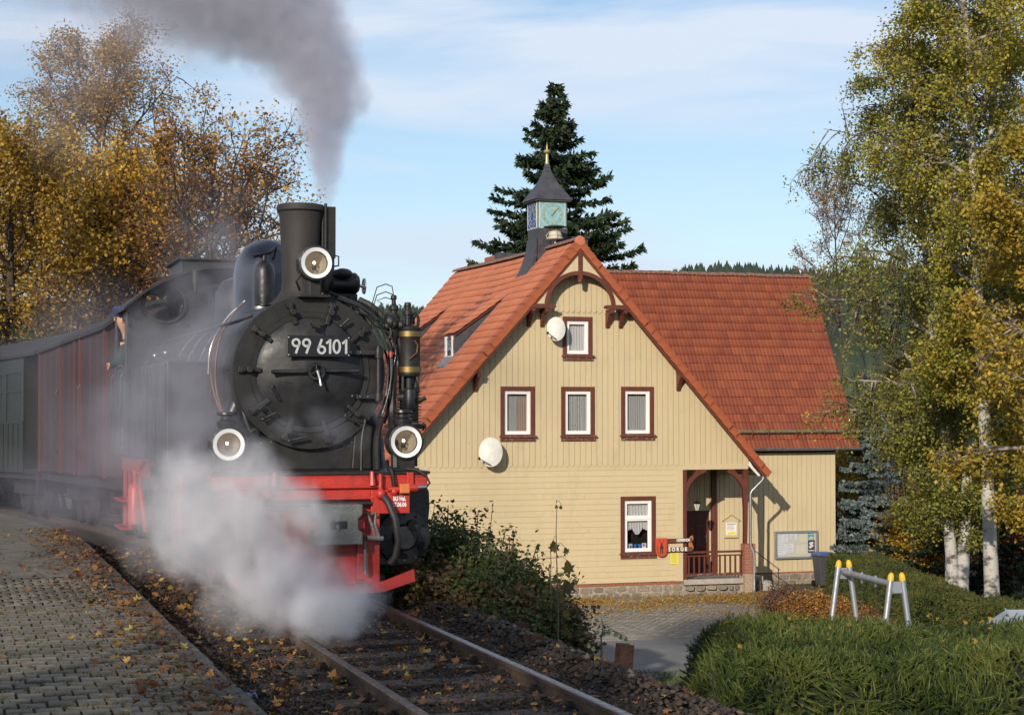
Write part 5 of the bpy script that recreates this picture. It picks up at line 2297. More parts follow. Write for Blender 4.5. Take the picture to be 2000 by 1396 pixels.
# cylinders with front covers
for sgn in (1, -1):
    b = LP('cylinder_block', m_bk, bevel=.015)
    poly = [(.57, .30), (.80, .285), (.93, .34), (1.00, .45), (1.03, .60), (1.05, .80), (1.045, .95), (.99, 1.03), (.88, 1.06), (.57, 1.06)]
    if sgn < 0:
        poly = [(-a, c) for a, c in reversed(poly)]
    b.prism(poly, 'y', .36, 1.15)
    b.done()
    b = LP('cylinder_cover', m_bk, smooth=True)
    b.lathe([(0, .25), (.10, .25), (.12, .28), (.235, .30), (.24, .335), (.24, .36)], (sgn * .80, 0, .55), 'y', 28)
    b.done()
    for k in range(12):
        a = 2 * PI * k / 12
        b = LP('cover_bolt', m_bkd)
        b.cyl((sgn * .80 + .205 * math.cos(a), .285, .55 + .205 * math.sin(a)), (sgn * .80 + .205 * math.cos(a), .31, .55 + .205 * math.sin(a)), .014, n=6)
        b.done()
    b = LP('cover_boss', m_bkd)
    b.cyl((sgn * .86, .22, .66), (sgn * .86, .33, .66), .045, n=12)
    b.done()
    b = LP('main_frame', m_red, bevel=.01)
    b.box(sgn * .40 - .02, sgn * .40 + .02, .06, 7.4, .45, 1.08)
    b.done()
    # cab footplate frame, steps and brake rigging in red
    b = LP('valance', m_red, bevel=.01)
    b.box(sgn * .96 - .015, sgn * .96 + .015, 4.55, 7.5, .93, 1.112)
    b.done()
    b = LP('cab_step', m_red, bevel=.006)
    for y_ in (6.5, 7.1):
        b.box(sgn * .97 - .02, sgn * .97 + .02, y_, y_ + .06, .25, .93)
    b.box(sgn * .97 - .12, sgn * .97 + .03, 6.45, 7.2, .25, .28)
    b.box(sgn * .97 - .12, sgn * .97 + .03, 6.45, 7.2, .58, .61)
    b.done()
    b = LP('brake_cylinder', m_red, smooth=True)
    b.lathe([(0, 0), (.075, .0), (.08, .05), (.08, .40), (.05, .45), (.03, .46), (.03, .62)], (sgn * .98, 5.85, .36), 'z', 14)
    b.done()
    b = LP('sand_pipe', m_red)
    b.tube([(sgn * .97, 4.3, 1.10), (sgn * .98, 4.7, 1.14), (sgn * .98, 5.2, 1.02), (sgn * .97, 5.35, .80), (sgn * .9, 5.4, .3)], .03, 8)
    b.done()
    # wheels
    for yw in (2.3, 3.7, 5.1):
        w_ = empty('driving_wheel')
        w_.parent = loco
        w_.location = (sgn * .56, yw, .40)
        t_ = MB()
        t_.lathe([(.34, -.05), (.40, -.05), (.40, .04), (.425, .05), (.425, .065), (.34, .065)], (0, 0, 0), 'x', 32, closed=True)
        if sgn > 0:
            t_.v = [(-x, y, z_) for x, y, z_ in t_.v]
        t_.build('tyre', m_steel, w_, smooth=True)
        t_ = MB()
        for k in range(12):
            a = 2 * PI * k / 12
            t_.tube([(0, .06 * math.cos(a), .06 * math.sin(a)), (0, .35 * math.cos(a), .35 * math.sin(a))], [.028, .02], 6)
        t_.lathe([(0, -.06), (.08, -.06), (.09, -.03), (.09, .04), (0, .05)], (0, 0, 0), 'x', 16)
        t_.build('spokes', m_red, w_)
        t_ = MB()
        t_.prism([(.20 * math.cos(R(k)), .20 * math.sin(R(k))) for k in range(200, 341, 20)] + [(.34 * math.cos(R(k)), .34 * math.sin(R(k))) for k in range(340, 199, -20)], 'x', -.03 + sgn * .02, .03 + sgn * .02)
        t_.build('counterweight', m_red, w_)
    b = LP('coupling_rod', m_steel, bevel=.006)
    b.box(sgn * .66 - .02, sgn * .66 + .02, 2.25, 5.15, .25, .31)
    b.done()
    b = LP('connecting_rod', m_steel, bevel=.006)
    vs = [(sgn * .72, 1.2, .52), (sgn * .72, 1.2, .60), (sgn * .72, 3.75, .33), (sgn * .72, 3.75, .24)]
    b.add(vs + [(x + .03 * sgn, y, z_) for x, y, z_ in vs], [(0, 1, 2, 3), (7, 6, 5, 4), (0, 4, 5, 1), (1, 5, 6, 2), (2, 6, 7, 3), (3, 7, 4, 0)])
    b.done()
    b = LP('valve_link', m_red, bevel=.006)
    b.tube([(sgn * .82, 2.9, 1.05), (sgn * .82, 2.95, .75), (sgn * .82, 2.9, .42)], .035, 8)
    b.box(sgn * .80 - .02, sgn * .80 + .02, 2.0, 2.9, .93, .98)
    b.done()

# smokebox, door, boiler
SZ = 2.0
b = LP('boiler', m_bk, smooth=True)
b.lathe([(.64, 2.02), (.64, 5.9)], (0, 0, SZ), 'y', 48)
b.done()
b = LP('smokebox', m_smk, smooth=True)
b.lathe([(.52, .535), (.645, .54), (.665, .56), (.665, 2.02), (.64, 2.03)], (0, 0, SZ), 'y', 64)
b.done()
b = LP('front_ring', m_bkd, smooth=True)
b.lathe([(.635, .52), (.675, .52), (.68, .54), (.68, .60), (.665, .60)], (0, 0, SZ), 'y', 64)
b.done()
for yb in (2.06, 3.0, 4.0, 5.0):
    b = LP('boiler_band', m_bk, smooth=True)
    b.lathe([(.642, yb), (.655, yb + .005), (.655, yb + .055), (.642, yb + .06)], (0, 0, SZ), 'y', 48)
    b.done()
b = LP('rivets', m_smk)
for k in range(44):
    a = 2 * PI * k / 44
    if .5 < k % 44:
        b.ball((.628 * math.cos(a), .538, SZ + .628 * math.sin(a)), (.011, .008, .011), 6, 4)
b.done()
b = LP('smokebox_door', m_smk, smooth=True)
b.lathe([(0, .385), (.12, .392), (.25, .415), (.36, .452), (.44, .488), (.49, .515), (.505, .53), (.505, .545), (0, .545)], (0, 0, SZ), 'y', 64)
b.done()
b = LP('door_rim', m_bkd, smooth=True)
b.lathe([(.485, .505), (.53, .505), (.535, .52), (.535, .545), (.485, .545)], (0, 0, SZ), 'y', 64, closed=True)
b.done()
for k, deg in enumerate((72, 108, 143, 178, 213, 248, 284, 318, 38)):
    a = R(deg)
    M = Matrix.Translation((0, 0, SZ)) @ Matrix.Rotation(-a, 4, 'Y')
    b = LP('door_clamp', m_bkd, bevel=.004)
    b.box(.44, .62, .462, .49, -.018, .018, M)
    b.cyl((.55, .43, 0), (.55, .54, 0), .020, n=8, M=M)
    b.cyl((.55, .41, 0), (.55, .445, 0), .030, n=6, M=M)
    b.box(.60, .64, .47, .54, -.03, .03, M)
    b.done()
# door hinge
for (xa, za) in ((.30, 2.155), (.40, 1.765)):
    b = LP('hinge_strap', m_bk, bevel=.005)
    b.box(xa, .60, .435, .455, za, za + .04)
    b.done()
b = LP('hinge_pin', m_bk, smooth=True)
b.cyl((.60, .45, 1.74), (.60, .45, 2.24), .022, n=10)
b.cyl((.60, .45, 2.13), (.60, .45, 2.22), .038, n=10)
b.cyl((.60, .45, 1.75), (.60, .45, 1.82), .038, n=10)
b.done()
b = LP('hinge_bolts', m_steel)
for x, z_ in ((.345, 2.175), (.43, 2.175), (.43, 1.785), (.50, 1.785), (.36, 1.79)):
    b.ball((x, .432, z_), (.010, .008, .010), 6, 4)
b.done()
# dart handwheel and grab bars
b = LP('door_handwheel', m_bk, smooth=True)
b.lathe([(.055, .33), (.075, .33), (.078, .345), (.055, .35)], (.02, 0, SZ + .005), 'y', 24, closed=True)
b.cyl((.02, .30, SZ + .005), (.02, .40, SZ + .005), .020, n=10)
for k in range(3):
    a = R(90 + 120 * k)
    b.cyl((.02, .34, SZ + .005), (.02 + .06 * math.cos(a), .34, SZ + .005 + .06 * math.sin(a)), .008, n=6)
b.done()
b = LP('dart_handle', m_steel)
b.tube([(.02, .31, SZ + .01), (.04, .30, SZ - .06), (.05, .295, SZ - .12)], [.014, .010, .012], 8)
b.done()
for (x0, x1, zz_) in ((-.37, -.07, 2.0), (.11, .40, 2.01)):
    b = LP('door_grab_bar', m_bk, smooth=True)
    b.tube([(x0, .37, zz_), (x1, .355, zz_)], [.019, .017], 10)
    b.cyl((x0 + .02, .37, zz_), (x0 + .02, .45, zz_), .010, n=6)
    b.cyl((x1 - .02, .355, zz_), (x1 - .02, .42, zz_), .010, n=6)
    b.done()
for (x0, z0_, x1, z1_) in ((-.35, 1.87, -.28, 1.75), (-.43, 1.59, -.32, 1.64), (.26, 2.41, .33, 2.47), (.30, 1.62, .38, 1.56), (-.20, 1.40, -.05, 1.43)):
    b = LP('door_bar', m_bk)
    b.tube([(x0, .44, z0_), (x1, .44, z1_)], .013, 8)
    b.ball((x0, .44, z0_), (.02, .02, .02), 8, 5)
    b.done()
b = LP('lamp_iron', m_bkd, bevel=.003)
b.box(-.02, .06, .37, .385, 2.38, 2.46)
b.tube([(-.03, .37, 2.43), (-.03, .33, 2.40), (.03, .33, 2.385), (.05, .36, 2.34)], .008, 6)
b.done()
# number plate
b = LP('number_plate', m_plate, bevel=.008)
b.box(-.245, .320, .325, .340, 2.128, 2.316)
b.done()
b = LP('plate_rivets', m_num)
for x in (-.228, .303):
    for z_ in (2.146, 2.298):
        b.ball((x, .323, z_), (.006, .004, .006), 8, 5)
b.done()


def stroke(pts, w=.0125, closed=False):
    """flat stroked figure in x/z"""
    mb = MB()
    n = len(pts)
    vs, fs = [], []
    for i in range(n):
        p0 = Vector(pts[i - 1] if (i or closed) else pts[0])
        p2 = Vector(pts[(i + 1) % n] if (i < n - 1 or closed) else pts[-1])
        d = (p2 - p0).normalized()
        nn = Vector((-d.y, d.x)) * w
        p = Vector(pts[i])
        for q in (p + nn, p - nn):
            vs += [(q.x, .316, q.y), (q.x, .326, q.y)]
    m_ = n if closed else n - 1
    for i in range(m_):
        a, c = i * 4, ((i + 1) % n) * 4
        fs += [(a, a + 2, c + 2, c), (a, c, c + 1, a + 1), (a + 2, a + 3, c + 3, c + 2)]
    if not closed:
        fs += [(0, 1, 3, 2), (n * 4 - 4, n * 4 - 2, n * 4 - 1, n * 4 - 3)]
    mb.add(vs, fs)
    return mb


HN = .128
zb_ = 2.2215 - HN / 2


def numeral(ch, xc):
    out = []
    w = .034
    if ch in '96':
        s_ = 1 if ch == '6' else -1
        cz = 2.2215 - s_ * (HN / 2 - w)
        ring = [(xc + (w - .004) * math.cos(a), cz + (w - .004) * math.sin(a)) for a in [2 * PI * k / 20 for k in range(20)]]
        out.append(stroke(ring, .0095, True))
        tail = [(xc - s_ * w * .84, cz + s_ * .012), (xc - s_ * w * .55, cz + s_ * .034), (xc + s_ * .002, cz + s_ * (HN - w - .0))]
        out.append(stroke(tail, .0095))
    elif ch == '0':
        ring = [(xc + (w - .006) * math.cos(a), 2.2215 + (HN / 2 - .009) * math.sin(a)) for a in [2 * PI * k / 24 for k in range(24)]]
        out.append(stroke(ring, .0095, True))
    elif ch == '1':
        out.append(stroke([(xc + .010, zb_), (xc + .010, zb_ + HN)], .0095))
        out.append(stroke([(xc + .008, zb_ + HN - .012), (xc - .024, zb_ + HN - .038)], .0095))
    return out


for ch_, xc in (('9', -.165), ('9', -.073), ('6', .060), ('1', .125), ('0', .194), ('1', .268)):
    mm = MB()
    for q in numeral(ch_, xc):
        mm.add(q.v, q.f)
    mm.build('numeral', m_num, loco)

# saddle with rivets, steam pipes
b = LP('smokebox_saddle', m_bkd, bevel=.01)
b.prism([(-.62, 1.14), (.48, 1.14), (.42, 1.50), (.30, 1.56), (-.38, 1.56), (-.50, 1.50)], 'y', .60, 1.9)
b.done()
b = LP('saddle_rivets', m_steel)
random.seed(5)
for k in range(9):
    b.ball((-.42 + k * .09, .595, 1.42 - .035 * abs(k - 4) * .3), (.009, .006, .009), 6, 4)
for k in range(5):
    b.ball((.38 + k * .012, .595, 1.44 - k * .06), (.009, .006, .009), 6, 4)
b.done()
for sgn in (-1, 1):
    b = LP('steam_pipe', m_bk, smooth=True)
    b.tube([(sgn * .52, 1.0, 1.85), (sgn * .62, .98, 1.60), (sgn * .68, .95, 1.35), (sgn * .70, .95, 1.10)], .09, 14)
    b.done()
b = LP('valve_chest', m_bkd, bevel=.012)
b.prism([(.38, 1.141), (.62, 1.141), (.58, 1.50), (.42, 1.62)], 'y', .55, 1.0)
b.done()

# chimney with side exhaust
b = LP('chimney', m_chim, smooth=True)
b.lathe([(.30, -.02), (.22, .04), (.175, .12), (.168, .20), (.175, .45), (.190, .75), (.200, .83), (.218, .845), (.222, .875), (.212, .90), (.185, .905), (.18, .7)], (.03, 1.15, 2.645), 'z', 40)
b.done()
b = LP('chimney_mouth', mat('soot', (0.006, 0.005, 0.005), .95))
b.lathe([(0, 0), (.183, 0.001)], (.03, 1.15, 3.48), 'z', 30)
b.done()
b = LP('side_exhaust', m_bkd, bevel=.01)
b.box(.215, .345, 1.08, 1.22, 3.06, 3.535)
b.box(.225, .335, 1.09, 1.21, 2.75, 3.06)
b.tube([(.245, 1.06, 2.9), (.245, 1.06, 3.56)], .016, 8)
b.done()


# headlamps
def headlamp(x, y, z, r=.13, body_m=None, top_vent=True):
    h_ = empty('headlamp')
    h_.parent = loco
    h_.location = (x, y, z)
    bm_ = body_m or m_bk
    q = MB()
    q.lathe([(0, .26), (.08, .25), (r * 1.05, .20), (r * 1.18, .15), (r * 1.20, .02), (r * 1.22, .0), (r * 1.22, -.03), (r * 1.08, -.035), (r * 1.06, .0), (r * 1.02, .12), (r * .8, .19), (0, .22)], (0, 0, 0), 'y', 36)
    q.build('housing', bm_, h_, smooth=True)
    q = MB()
    q.lathe([(r * .80, -.030), (r * 1.06, -.042), (r * 1.08, -.02), (r * 1.04, .0), (r * .79, .10)], (0, 0, 0), 'y', 40)
    q.f = [f_ for f_ in q.f if len(f_) == 4]
    q.build('white_rim', m_lampw, h_, smooth=True)
    q = MB()
    q.lathe([(r * .80, .02), (r * .70, .09), (r * .45, .15), (r * .15, .175), (.001, .18)], (0, 0, 0), 'y', 36)
    q.f = [f_ for f_ in q.f if len(f_) == 4]
    q.build('reflector', m_refl, h_, smooth=True)
    q = MB()
    q.ball((0, .065, .008), (.013, .013, .013), 10, 6)
    q.build('filament', m_bulb, h_)
    q = MB()
    q.cyl((0, .07, -.055), (0, .07, -.025), .018, n=10)
    q.tube([(-.012, .07, -.03), (-.018, .07, .01), (0, .07, .02), (.018, .07, .01), (.012, .07, -.03)], .003, 5)
    q.build('bulb_base', m_bkd, h_)
    q = MB()
    q.lathe([(0, .008), (r * .80, .012)], (0, 0, 0), 'y', 36)
    q.build('lens', m_lglass, h_)
    for sx in (-1, 1):
        q = MB()
        q.box(sx * r * 1.24 - .012, sx * r * 1.24 + .012, .02, .06, -.03, .03)
        q.build('lug', bm_, h_)
    q = MB()
    q.box(-.05, .05, .05, .16, -r * 1.5, -r * 1.15)
    q.build('foot', bm_, h_)
    if top_vent:
        q = MB()
        q.lathe([(.075, 0), (.085, .03), (.085, .05), (.05, .07), (.05, .10), (.09, .11), (.085, .13), (0, .14)], (0, .10, r * 1.12), 'z', 20)
        q.build('vent', bm_, h_, smooth=True)
    return h_


headlamp(.026, .42, 2.955, .128, top_vent=False)
headlamp(.745, .05, 1.392, .128)
hl = headlamp(-.79, .05, 1.378, .125)
b = LP('lamp_bracket', m_bkd, bevel=.006)
b.box(-.02, .08, .46, .60, 2.66, 2.80)
b.box(-.12, .16, .42, .70, 2.655, 2.68)
b.done()
b = LP('lamp_hook', m_bkd)
b.tube([(-.10, .50, 2.72), (-.14, .46, 2.80), (-.10, .44, 2.86)], .012, 6)
b.done()
b = LP('lamp_latch', m_bkd)
b.tube([(.18, .46, 2.93), (.235, .44, 2.94), (.235, .44, 3.02), (.20, .44, 3.03), (.185, .45, 2.97)], .008, 6)
b.done()
for sx in (.745, -.79):
    b = LP('lamp_bracket', m_bkd, bevel=.006)
    b.box(sx - .085, sx + .085, .04, .20, 1.142, 1.245)
    b.box(sx - .12, sx + .12, .02, .24, 1.141, 1.165)
    b.done()
b = LP('lamp_socket', m_red, bevel=.004)
b.box(.74, .80, -.03, -.001, 1.02, 1.13)
b.done()

# turbo generator by the chimney
b = LP('turbo_generator', m_bkd, smooth=True)
b.lathe([(0, .0), (.09, .005), (.12, .03), (.125, .12), (.10, .16), (.10, .30), (.07, .33), (0, .34)], (.20, .95, 2.82), 'x', 22)
b.cyl((.26, .82, 2.80), (.46, .82, 2.80), .045, n=12)
b.ball((.36, .83, 2.90), (.09, .07, .05), 12, 7)
b.box(.20, .50, .86, 1.05, 2.62, 2.72)
b.done()
b = LP('valve_handwheel', m_steel, smooth=True)
b.lathe([(.055, 0), (.072, 0), (.074, .012), (.055, .014)], (.575, .95, 2.80), 'x', 20, closed=True)
for k in range(4):
    a = R(45 + 90 * k)
    b.cyl((.582, .95, 2.80), (.582, .95 + .06 * math.cos(a), 2.80 + .06 * math.sin(a)), .007, n=6)
b.cyl((.52, .95, 2.80), (.60, .95, 2.80), .014, n=8)
b.done()
b = LP('turbo_bracket', m_bkd)
for (p, q) in (((.30, .9, 2.64), (.42, .9, 2.56)), ((.42, .85, 2.70), (.62, .80, 2.40)), ((.36, .85, 2.66), (.56, .80, 2.44)), ((.46, .9, 2.62), (.50, .8, 2.44)), ((.40, .84, 2.55), (.60, .80, 2.52))):
    b.tube([p, q], .012, 6)
b.done()

# steam dome, safety valves, small sand vessel
b = LP('steam_dome', m_dome, smooth=True)
b.lathe([(.40, -.05), (.35, .02), (.335, .10), (.335, .42), (.31, .56), (.24, .68), (.13, .755), (0, .78)], (0, 2.75, 2.60), 'z', 36)
b.done()
b = LP('compressed_air_vessel', m_bk, smooth=True)
b.lathe([(.095, -.1), (.10, .22), (.085, .28), (.045, .32), (.03, .33), (.03, .38), (0, .385)], (-.20, 1.75, 2.75), 'z', 22)
b.done()
b = LP('whistle_pipe', m_bk, smooth=True)
b.tube([(-.20, 1.75, 3.10), (-.26, 1.72, 3.13), (-.30, 1.7, 3.11), (-.14, 1.74, 3.16), (-.08, 1.8, 3.22), (-.10, 1.85, 3.10)], .016, 7)
b.done()
b = LP('dome_valve', m_bk, smooth=True)
b.ball((-.08, 2.20, 2.98), (.07, .07, .13), 14, 10)
b.done()
b = LP('sand_dome', m_bk, smooth=True)
b.lathe([(.34, -.05), (.30, .05), (.29, .35), (.22, .48), (.10, .53), (0, .54)], (0, 4.3, 2.58), 'z', 30)
b.done()
b = LP('whistle', m_bkd, smooth=True)
b.lathe([(.02, 0), (.02, .10), (.04, .11), (.04, .26), (.01, .28)], (-.35, 5.5, 3.0), 'z', 12)
b.done()

# compressor (air pump) on the right
pu = empty('air_pump')
pu.parent = loco
pu.location = (.925, .62, 0)


def PP(name, m, prof, n=24, o=(0, 0, 0), sm=True):
    q = MB()
    q.lathe(prof, o, 'z', n)
    return q.build(name, m, pu, smooth=sm)


PP('steam_cylinder', m_bkd, [(0, 1.96), (.09, 1.97), (.10, 1.99), (.098, 2.0), (.098, 2.37), (.106, 2.385), (.106, 2.41), (.07, 2.43), (0, 2.44)])
PP('brass_band', m_brass, [(.099, 2.325), (.106, 2.327), (.106, 2.375), (.099, 2.377)])
PP('brass_band', m_brass, [(.099, 2.005), (.106, 2.007), (.106, 2.055), (.099, 2.057)])
PP('top_valve', m_bkd, [(.028, 2.43), (.028, 2.52), (.042, 2.525), (.042, 2.56), (.025, 2.57), (.025, 2.60), (.034, 2.605), (.03, 2.635), (0, 2.64)], 12, (-.02, -.02, 0))
PP('top_valve', m_bkd, [(.035, 2.40), (.035, 2.56), (.045, 2.57), (.045, 2.60), (.02, 2.62), (.02, 2.66), (.03, 2.67), (.025, 2.70), (0, 2.705)], 12, (-.145, .0, 0))
PP('valve_body', m_bkd, [(0, 2.30), (.06, 2.30), (.075, 2.34), (.075, 2.50), (.055, 2.54), (0, 2.55)], 14, (-.155, .02, 0))
for (x, r_) in ((-.19, .05), (-.22, .03), (-.09, .035), (-.16, .04)):
    q = MB()
    q.ball((x, -.05, 2.36 + r_ * 2), (r_, r_, r_ * 1.3), 8, 6)
    q.build('valve_knob', m_bkd, pu, smooth=True)
q = MB()
q.tube([(.02, 0, 2.44), (.02, .0, 2.52), (.06, .0, 2.55), (.085, 0, 2.50), (.08, 0, 2.43)], .014, 7)
q.build('lifting_eye', m_bkd, pu, smooth=True)
q = MB()
q.tube([(.05, .03, 2.44), (.05, .03, 2.50), (.08, .03, 2.53), (.10, .03, 2.48), (.09, .03, 2.42)], .010, 7)
q.build('lifting_eye', m_bkd, pu, smooth=True)
q = MB()
for (zt, w) in ((2.80, .20), (2.73, .18), (2.68, .10)):
    q.tube([(-.145, 0, 2.69), (-.16, 0, zt - .02), (-.22, 0, zt), (-.30, 0, zt - .03), (-.145 - w, 0, 2.62), (-.15 - w, 0, 2.40)], .005, 5)
q.tube([(-.10, 0, 2.62), (-.07, 0, 2.60), (-.06, 0, 2.5)], .005, 5)
q.build('oil_lines', m_bkd, pu)
q = MB()
q.tube([(.02, -.108, 2.29), (.05, -.112, 2.25), (.04, -.112, 2.18), (-.03, -.115, 2.12)], .006, 5)
q.build('copper_line', m_copper, pu)
PP('piston_rod_housing', m_bkd, [(.045, 1.84), (.045, 1.965)], 14)
q = MB()
for (x, y) in ((-.07, -.05), (.07, -.05), (-.07, .06), (.07, .06)):
    q.cyl((x, y, 1.84), (x, y, 1.97), .012, n=6)
q.build('tie_rods', m_bkd, pu)
fins = [(0, 1.55)]
z_ = 1.55
while z_ < 1.80:
    fins += [(.085, z_), (.085, z_ + .008), (.112, z_ + .010), (.112, z_ + .017), (.085, z_ + .019)]
    z_ += .027
fins += [(.085, 1.82), (.095, 1.83), (.095, 1.86), (0, 1.86)]
q = MB()
q.lathe(fins, (0, 0, 0), 'z', 26)
q.build('air_cylinder', m_bkd, pu)
PP('air_cylinder_head', m_bk, [(.05, 1.67), (.055, 1.69), (.055, 1.83), (.05, 1.85), (.03, 1.86), (0, 1.865)], 16, (-.02, -.09, 0))
PP('inlet_valve', m_bkd, [(.02, 1.85), (.03, 1.87), (.02, 1.90), (.006, 1.93), (0, 1.94)], 10, (.05, -.05, 0))
q = MB()
q.box(-.12, .135, -.10, .10, 1.50, 1.545)
q.build('base_flange', m_bkd, pu, bevel=.006)
q = MB()
q.cyl((.06, -.06, 1.74), (.13, -.09, 1.78), .02, n=8)
q.build('outlet_stub', m_bkd, pu)
q = MB()
q.cyl((-.12, -.04, 1.78), (-.05, -.06, 1.78), .035, n=10)
q.build('inlet_stub', m_bkd, pu)
q = MB()
q.box(-.07, .07, -.04, .12, 1.16, 1.50)
q.build('mounting', m_bkd, pu, bevel=.006)
q = MB()
for x in (-.10, -.03, .05, .11):
    q.cyl((x, -.085, 1.485), (x, -.085, 1.56), .010, n=6)
q.build('bolts', m_bkd, pu)

# plumbing around the smokebox
tubes = [
    ('steam_supply_pipe', m_bkd, .035, [(.50, .80, 2.66), (.60, .74, 2.60), (.70, .70, 2.50), (.80, .66, 2.38), (.84, .62, 2.26), (.85, .62, 2.16)]),
    ('exhaust_pipe', m_bkd, .040, [(.76, .60, 2.30), (.76, .58, 2.0), (.755, .58, 1.7), (.74, .50, 1.55), (.70, .30, 1.42), (.67, .12, 1.32), (.66, .06, 1.16)]),
    ('feed_pipe', m_bkd, .032, [(.64, .50, 1.60), (.58, .40, 1.45), (.555, .34, 1.30), (.55, .30, 1.14)]),
    ('drain_pipe', m_bkd, .014, [(.47, .40, 1.58), (.43, .36, 1.40), (.42, .34, 1.14)]),
    ('drain_pipe', m_bkd, .018, [(.60, .12, 1.22), (.58, .02, 1.18), (.60, -.04, 1.14), (.62, -.05, 1.0)]),
    ('handrail_pipe', m_bk, .016, [(.20, .70, 2.72), (.48, .66, 2.60), (.66, .62, 2.42), (.745, .60, 2.2), (.765, .60, 1.95), (.73, .60, 1.7), (.68, .58, 1.55)]),
    ('cable_conduit', m_bk, .010, [(.30, .60, 2.66), (.52, .58, 2.50), (.62, .56, 2.36), (.68, .54, 2.20), (.71, .54, 2.05), (.70, .54, 1.85), (.66, .52, 1.70), (.60, .46, 1.60)]),
    ('cable_conduit', m_bk, .009, [(.26, .58, 2.66), (.50, .56, 2.56), (.66, .54, 2.38), (.73, .52, 2.22), (.74, .52, 2.02), (.70, .5, 1.80), (.64, .48, 1.62)]),
    ('cable_conduit', m_bk, .009, [(.52, .56, 2.52), (.60, .56, 2.42), (.72, .55, 2.35), (.78, .55, 2.20), (.76, .54, 2.06)]),
    ('cable_conduit', m_bk, .009, [(.60, .56, 2.48), (.70, .56, 2.44), (.74, .55, 2.36), (.70, .55, 2.28)]),
    ('copper_pipe', m_copper, .010, [(-.50, 1.35, 2.62), (-.66, 1.25, 2.38), (-.725, 1.2, 2.15), (-.73, 1.2, 1.90), (-.70, 1.15, 1.72), (-.66, 1.1, 1.60)]),
    ('copper_pipe', m_copper, .010, [(-.45, 1.45, 2.66), (-.62, 1.40, 2.44), (-.75, 1.35, 2.2), (-.75, 1.35, 1.95), (-.71, 1.3, 1.75), (-.66, 1.25, 1.62)]),
    ('pipe', m_steel, .009, [(-.42, 1.5, 2.68), (-.60, 1.5, 2.5), (-.74, 1.45, 2.25), (-.765, 1.45, 2.0)]),
    ('handrail', m_bk, .015, [(-.50, .60, 2.50), (-.64, .70, 2.44), (-.72, 1.2, 2.42), (-.74, 3.0, 2.42), (-.74, 5.8, 2.42)]),
    ('side_pipe', m_steel, .012, [(-.50, .62, 1.46), (-.56, .60, 1.60), (-.60, .60, 1.75)]),
]
for nm, mm, r_, pts in tubes:
    # smooth the polyline (Catmull-Rom)
    P = [Vector(p) for p in pts]
    P = [P[0] * 2 - P[1]] + P + [P[-1] * 2 - P[-2]]
    out = []
    for i in range(1, len(P) - 2):
        for k in range(5):
            t_ = k / 5
            out.append(.5 * ((2 * P[i]) + (-P[i - 1] + P[i + 1]) * t_ + (2 * P[i - 1] - 5 * P[i] + 4 * P[i + 1] - P[i + 2]) * t_ * t_ + (-P[i - 1] + 3 * P[i] - 3 * P[i + 1] + P[i + 2]) * t_ ** 3))
    out.append(P[-2])
    b = LP(nm, mm, smooth=True)
    b.tube(out, r_, 8)
    b.done()
b = LP('red_valve_tap', m_red)
b.cyl((.725, .50, 2.14), (.725, .50, 2.19), .016, n=8)
b.box(.70, .75, .495, .505, 2.165, 2.18)
b.done()

# side tanks with fillers
for sgn in (-1, 1):
    b = LP('side_tank', m_bk, bevel=.02)
    b.box(min(sgn * 1.02, sgn * .50), max(sgn * 1.02, sgn * .50), 2.5, 5.9, 1.142, 2.14)
    b.done()
    b = LP('tank_strap', m_bk, bevel=.003)
    for y_ in (2.55, 3.4, 4.2, 5.0, 5.75):
        b.box(sgn * 1.025 - .006, sgn * 1.025 + .006, y_, y_ + .05, 1.15, 2.13)
    b.done()
    for y_ in (4.2, 5.2):
        b = LP('tank_filler', m_bk, smooth=True)
        b.lathe([(.16, 0), (.16, .05), (.17, .055), (.12, .10), (0, .115)], (sgn * .78, y_, 2.141), 'z', 20)
        b.done()
        b = LP('filler_knob', m_steel, smooth=True)
        b.ball((sgn * .84, y_ - .08, 2.27), (.035, .035, .03), 10, 6)
        b.done()

# cab
CY0, CY1 = 5.9, 7.5


def roof_z(x):
    return 3.34 - .50 * (abs(x) / 1.14) ** 2.1


b = LP('cab_roof', m_bkd, smooth=False)
vs, fs = [], []
nx = 20
for y_ in (CY0 - .30, CY1 + .25):
    for i in range(nx + 1):
        x = -1.14 + 2.28 * i / nx
        vs += [(x, y_, roof_z(x)), (x, y_, roof_z(x) - .035)]
k = (nx + 1) * 2
for i in range(nx):
    a = i * 2
    fs += [(a, a + 2, k + a + 2, k + a), (a + 1, k + a + 1, k + a + 3, a + 3), (a, a + 1, a + 3, a + 2), (k + a, k + a + 2, k + a + 3, k + a + 1)]
fs += [(0, k, k + 1, 1), (k - 2, k - 1, 2 * k - 1, 2 * k - 2)]
b.add(vs, fs)
b.done()
b = LP('roof_vent', m_bkd, bevel=.01)
b.box(-.45, .45, CY0 + .1, CY1 - .3, 3.26, 3.42)
b.box(-.50, .50, CY0 + .05, CY1 - .25, 3.42, 3.445)
b.done()


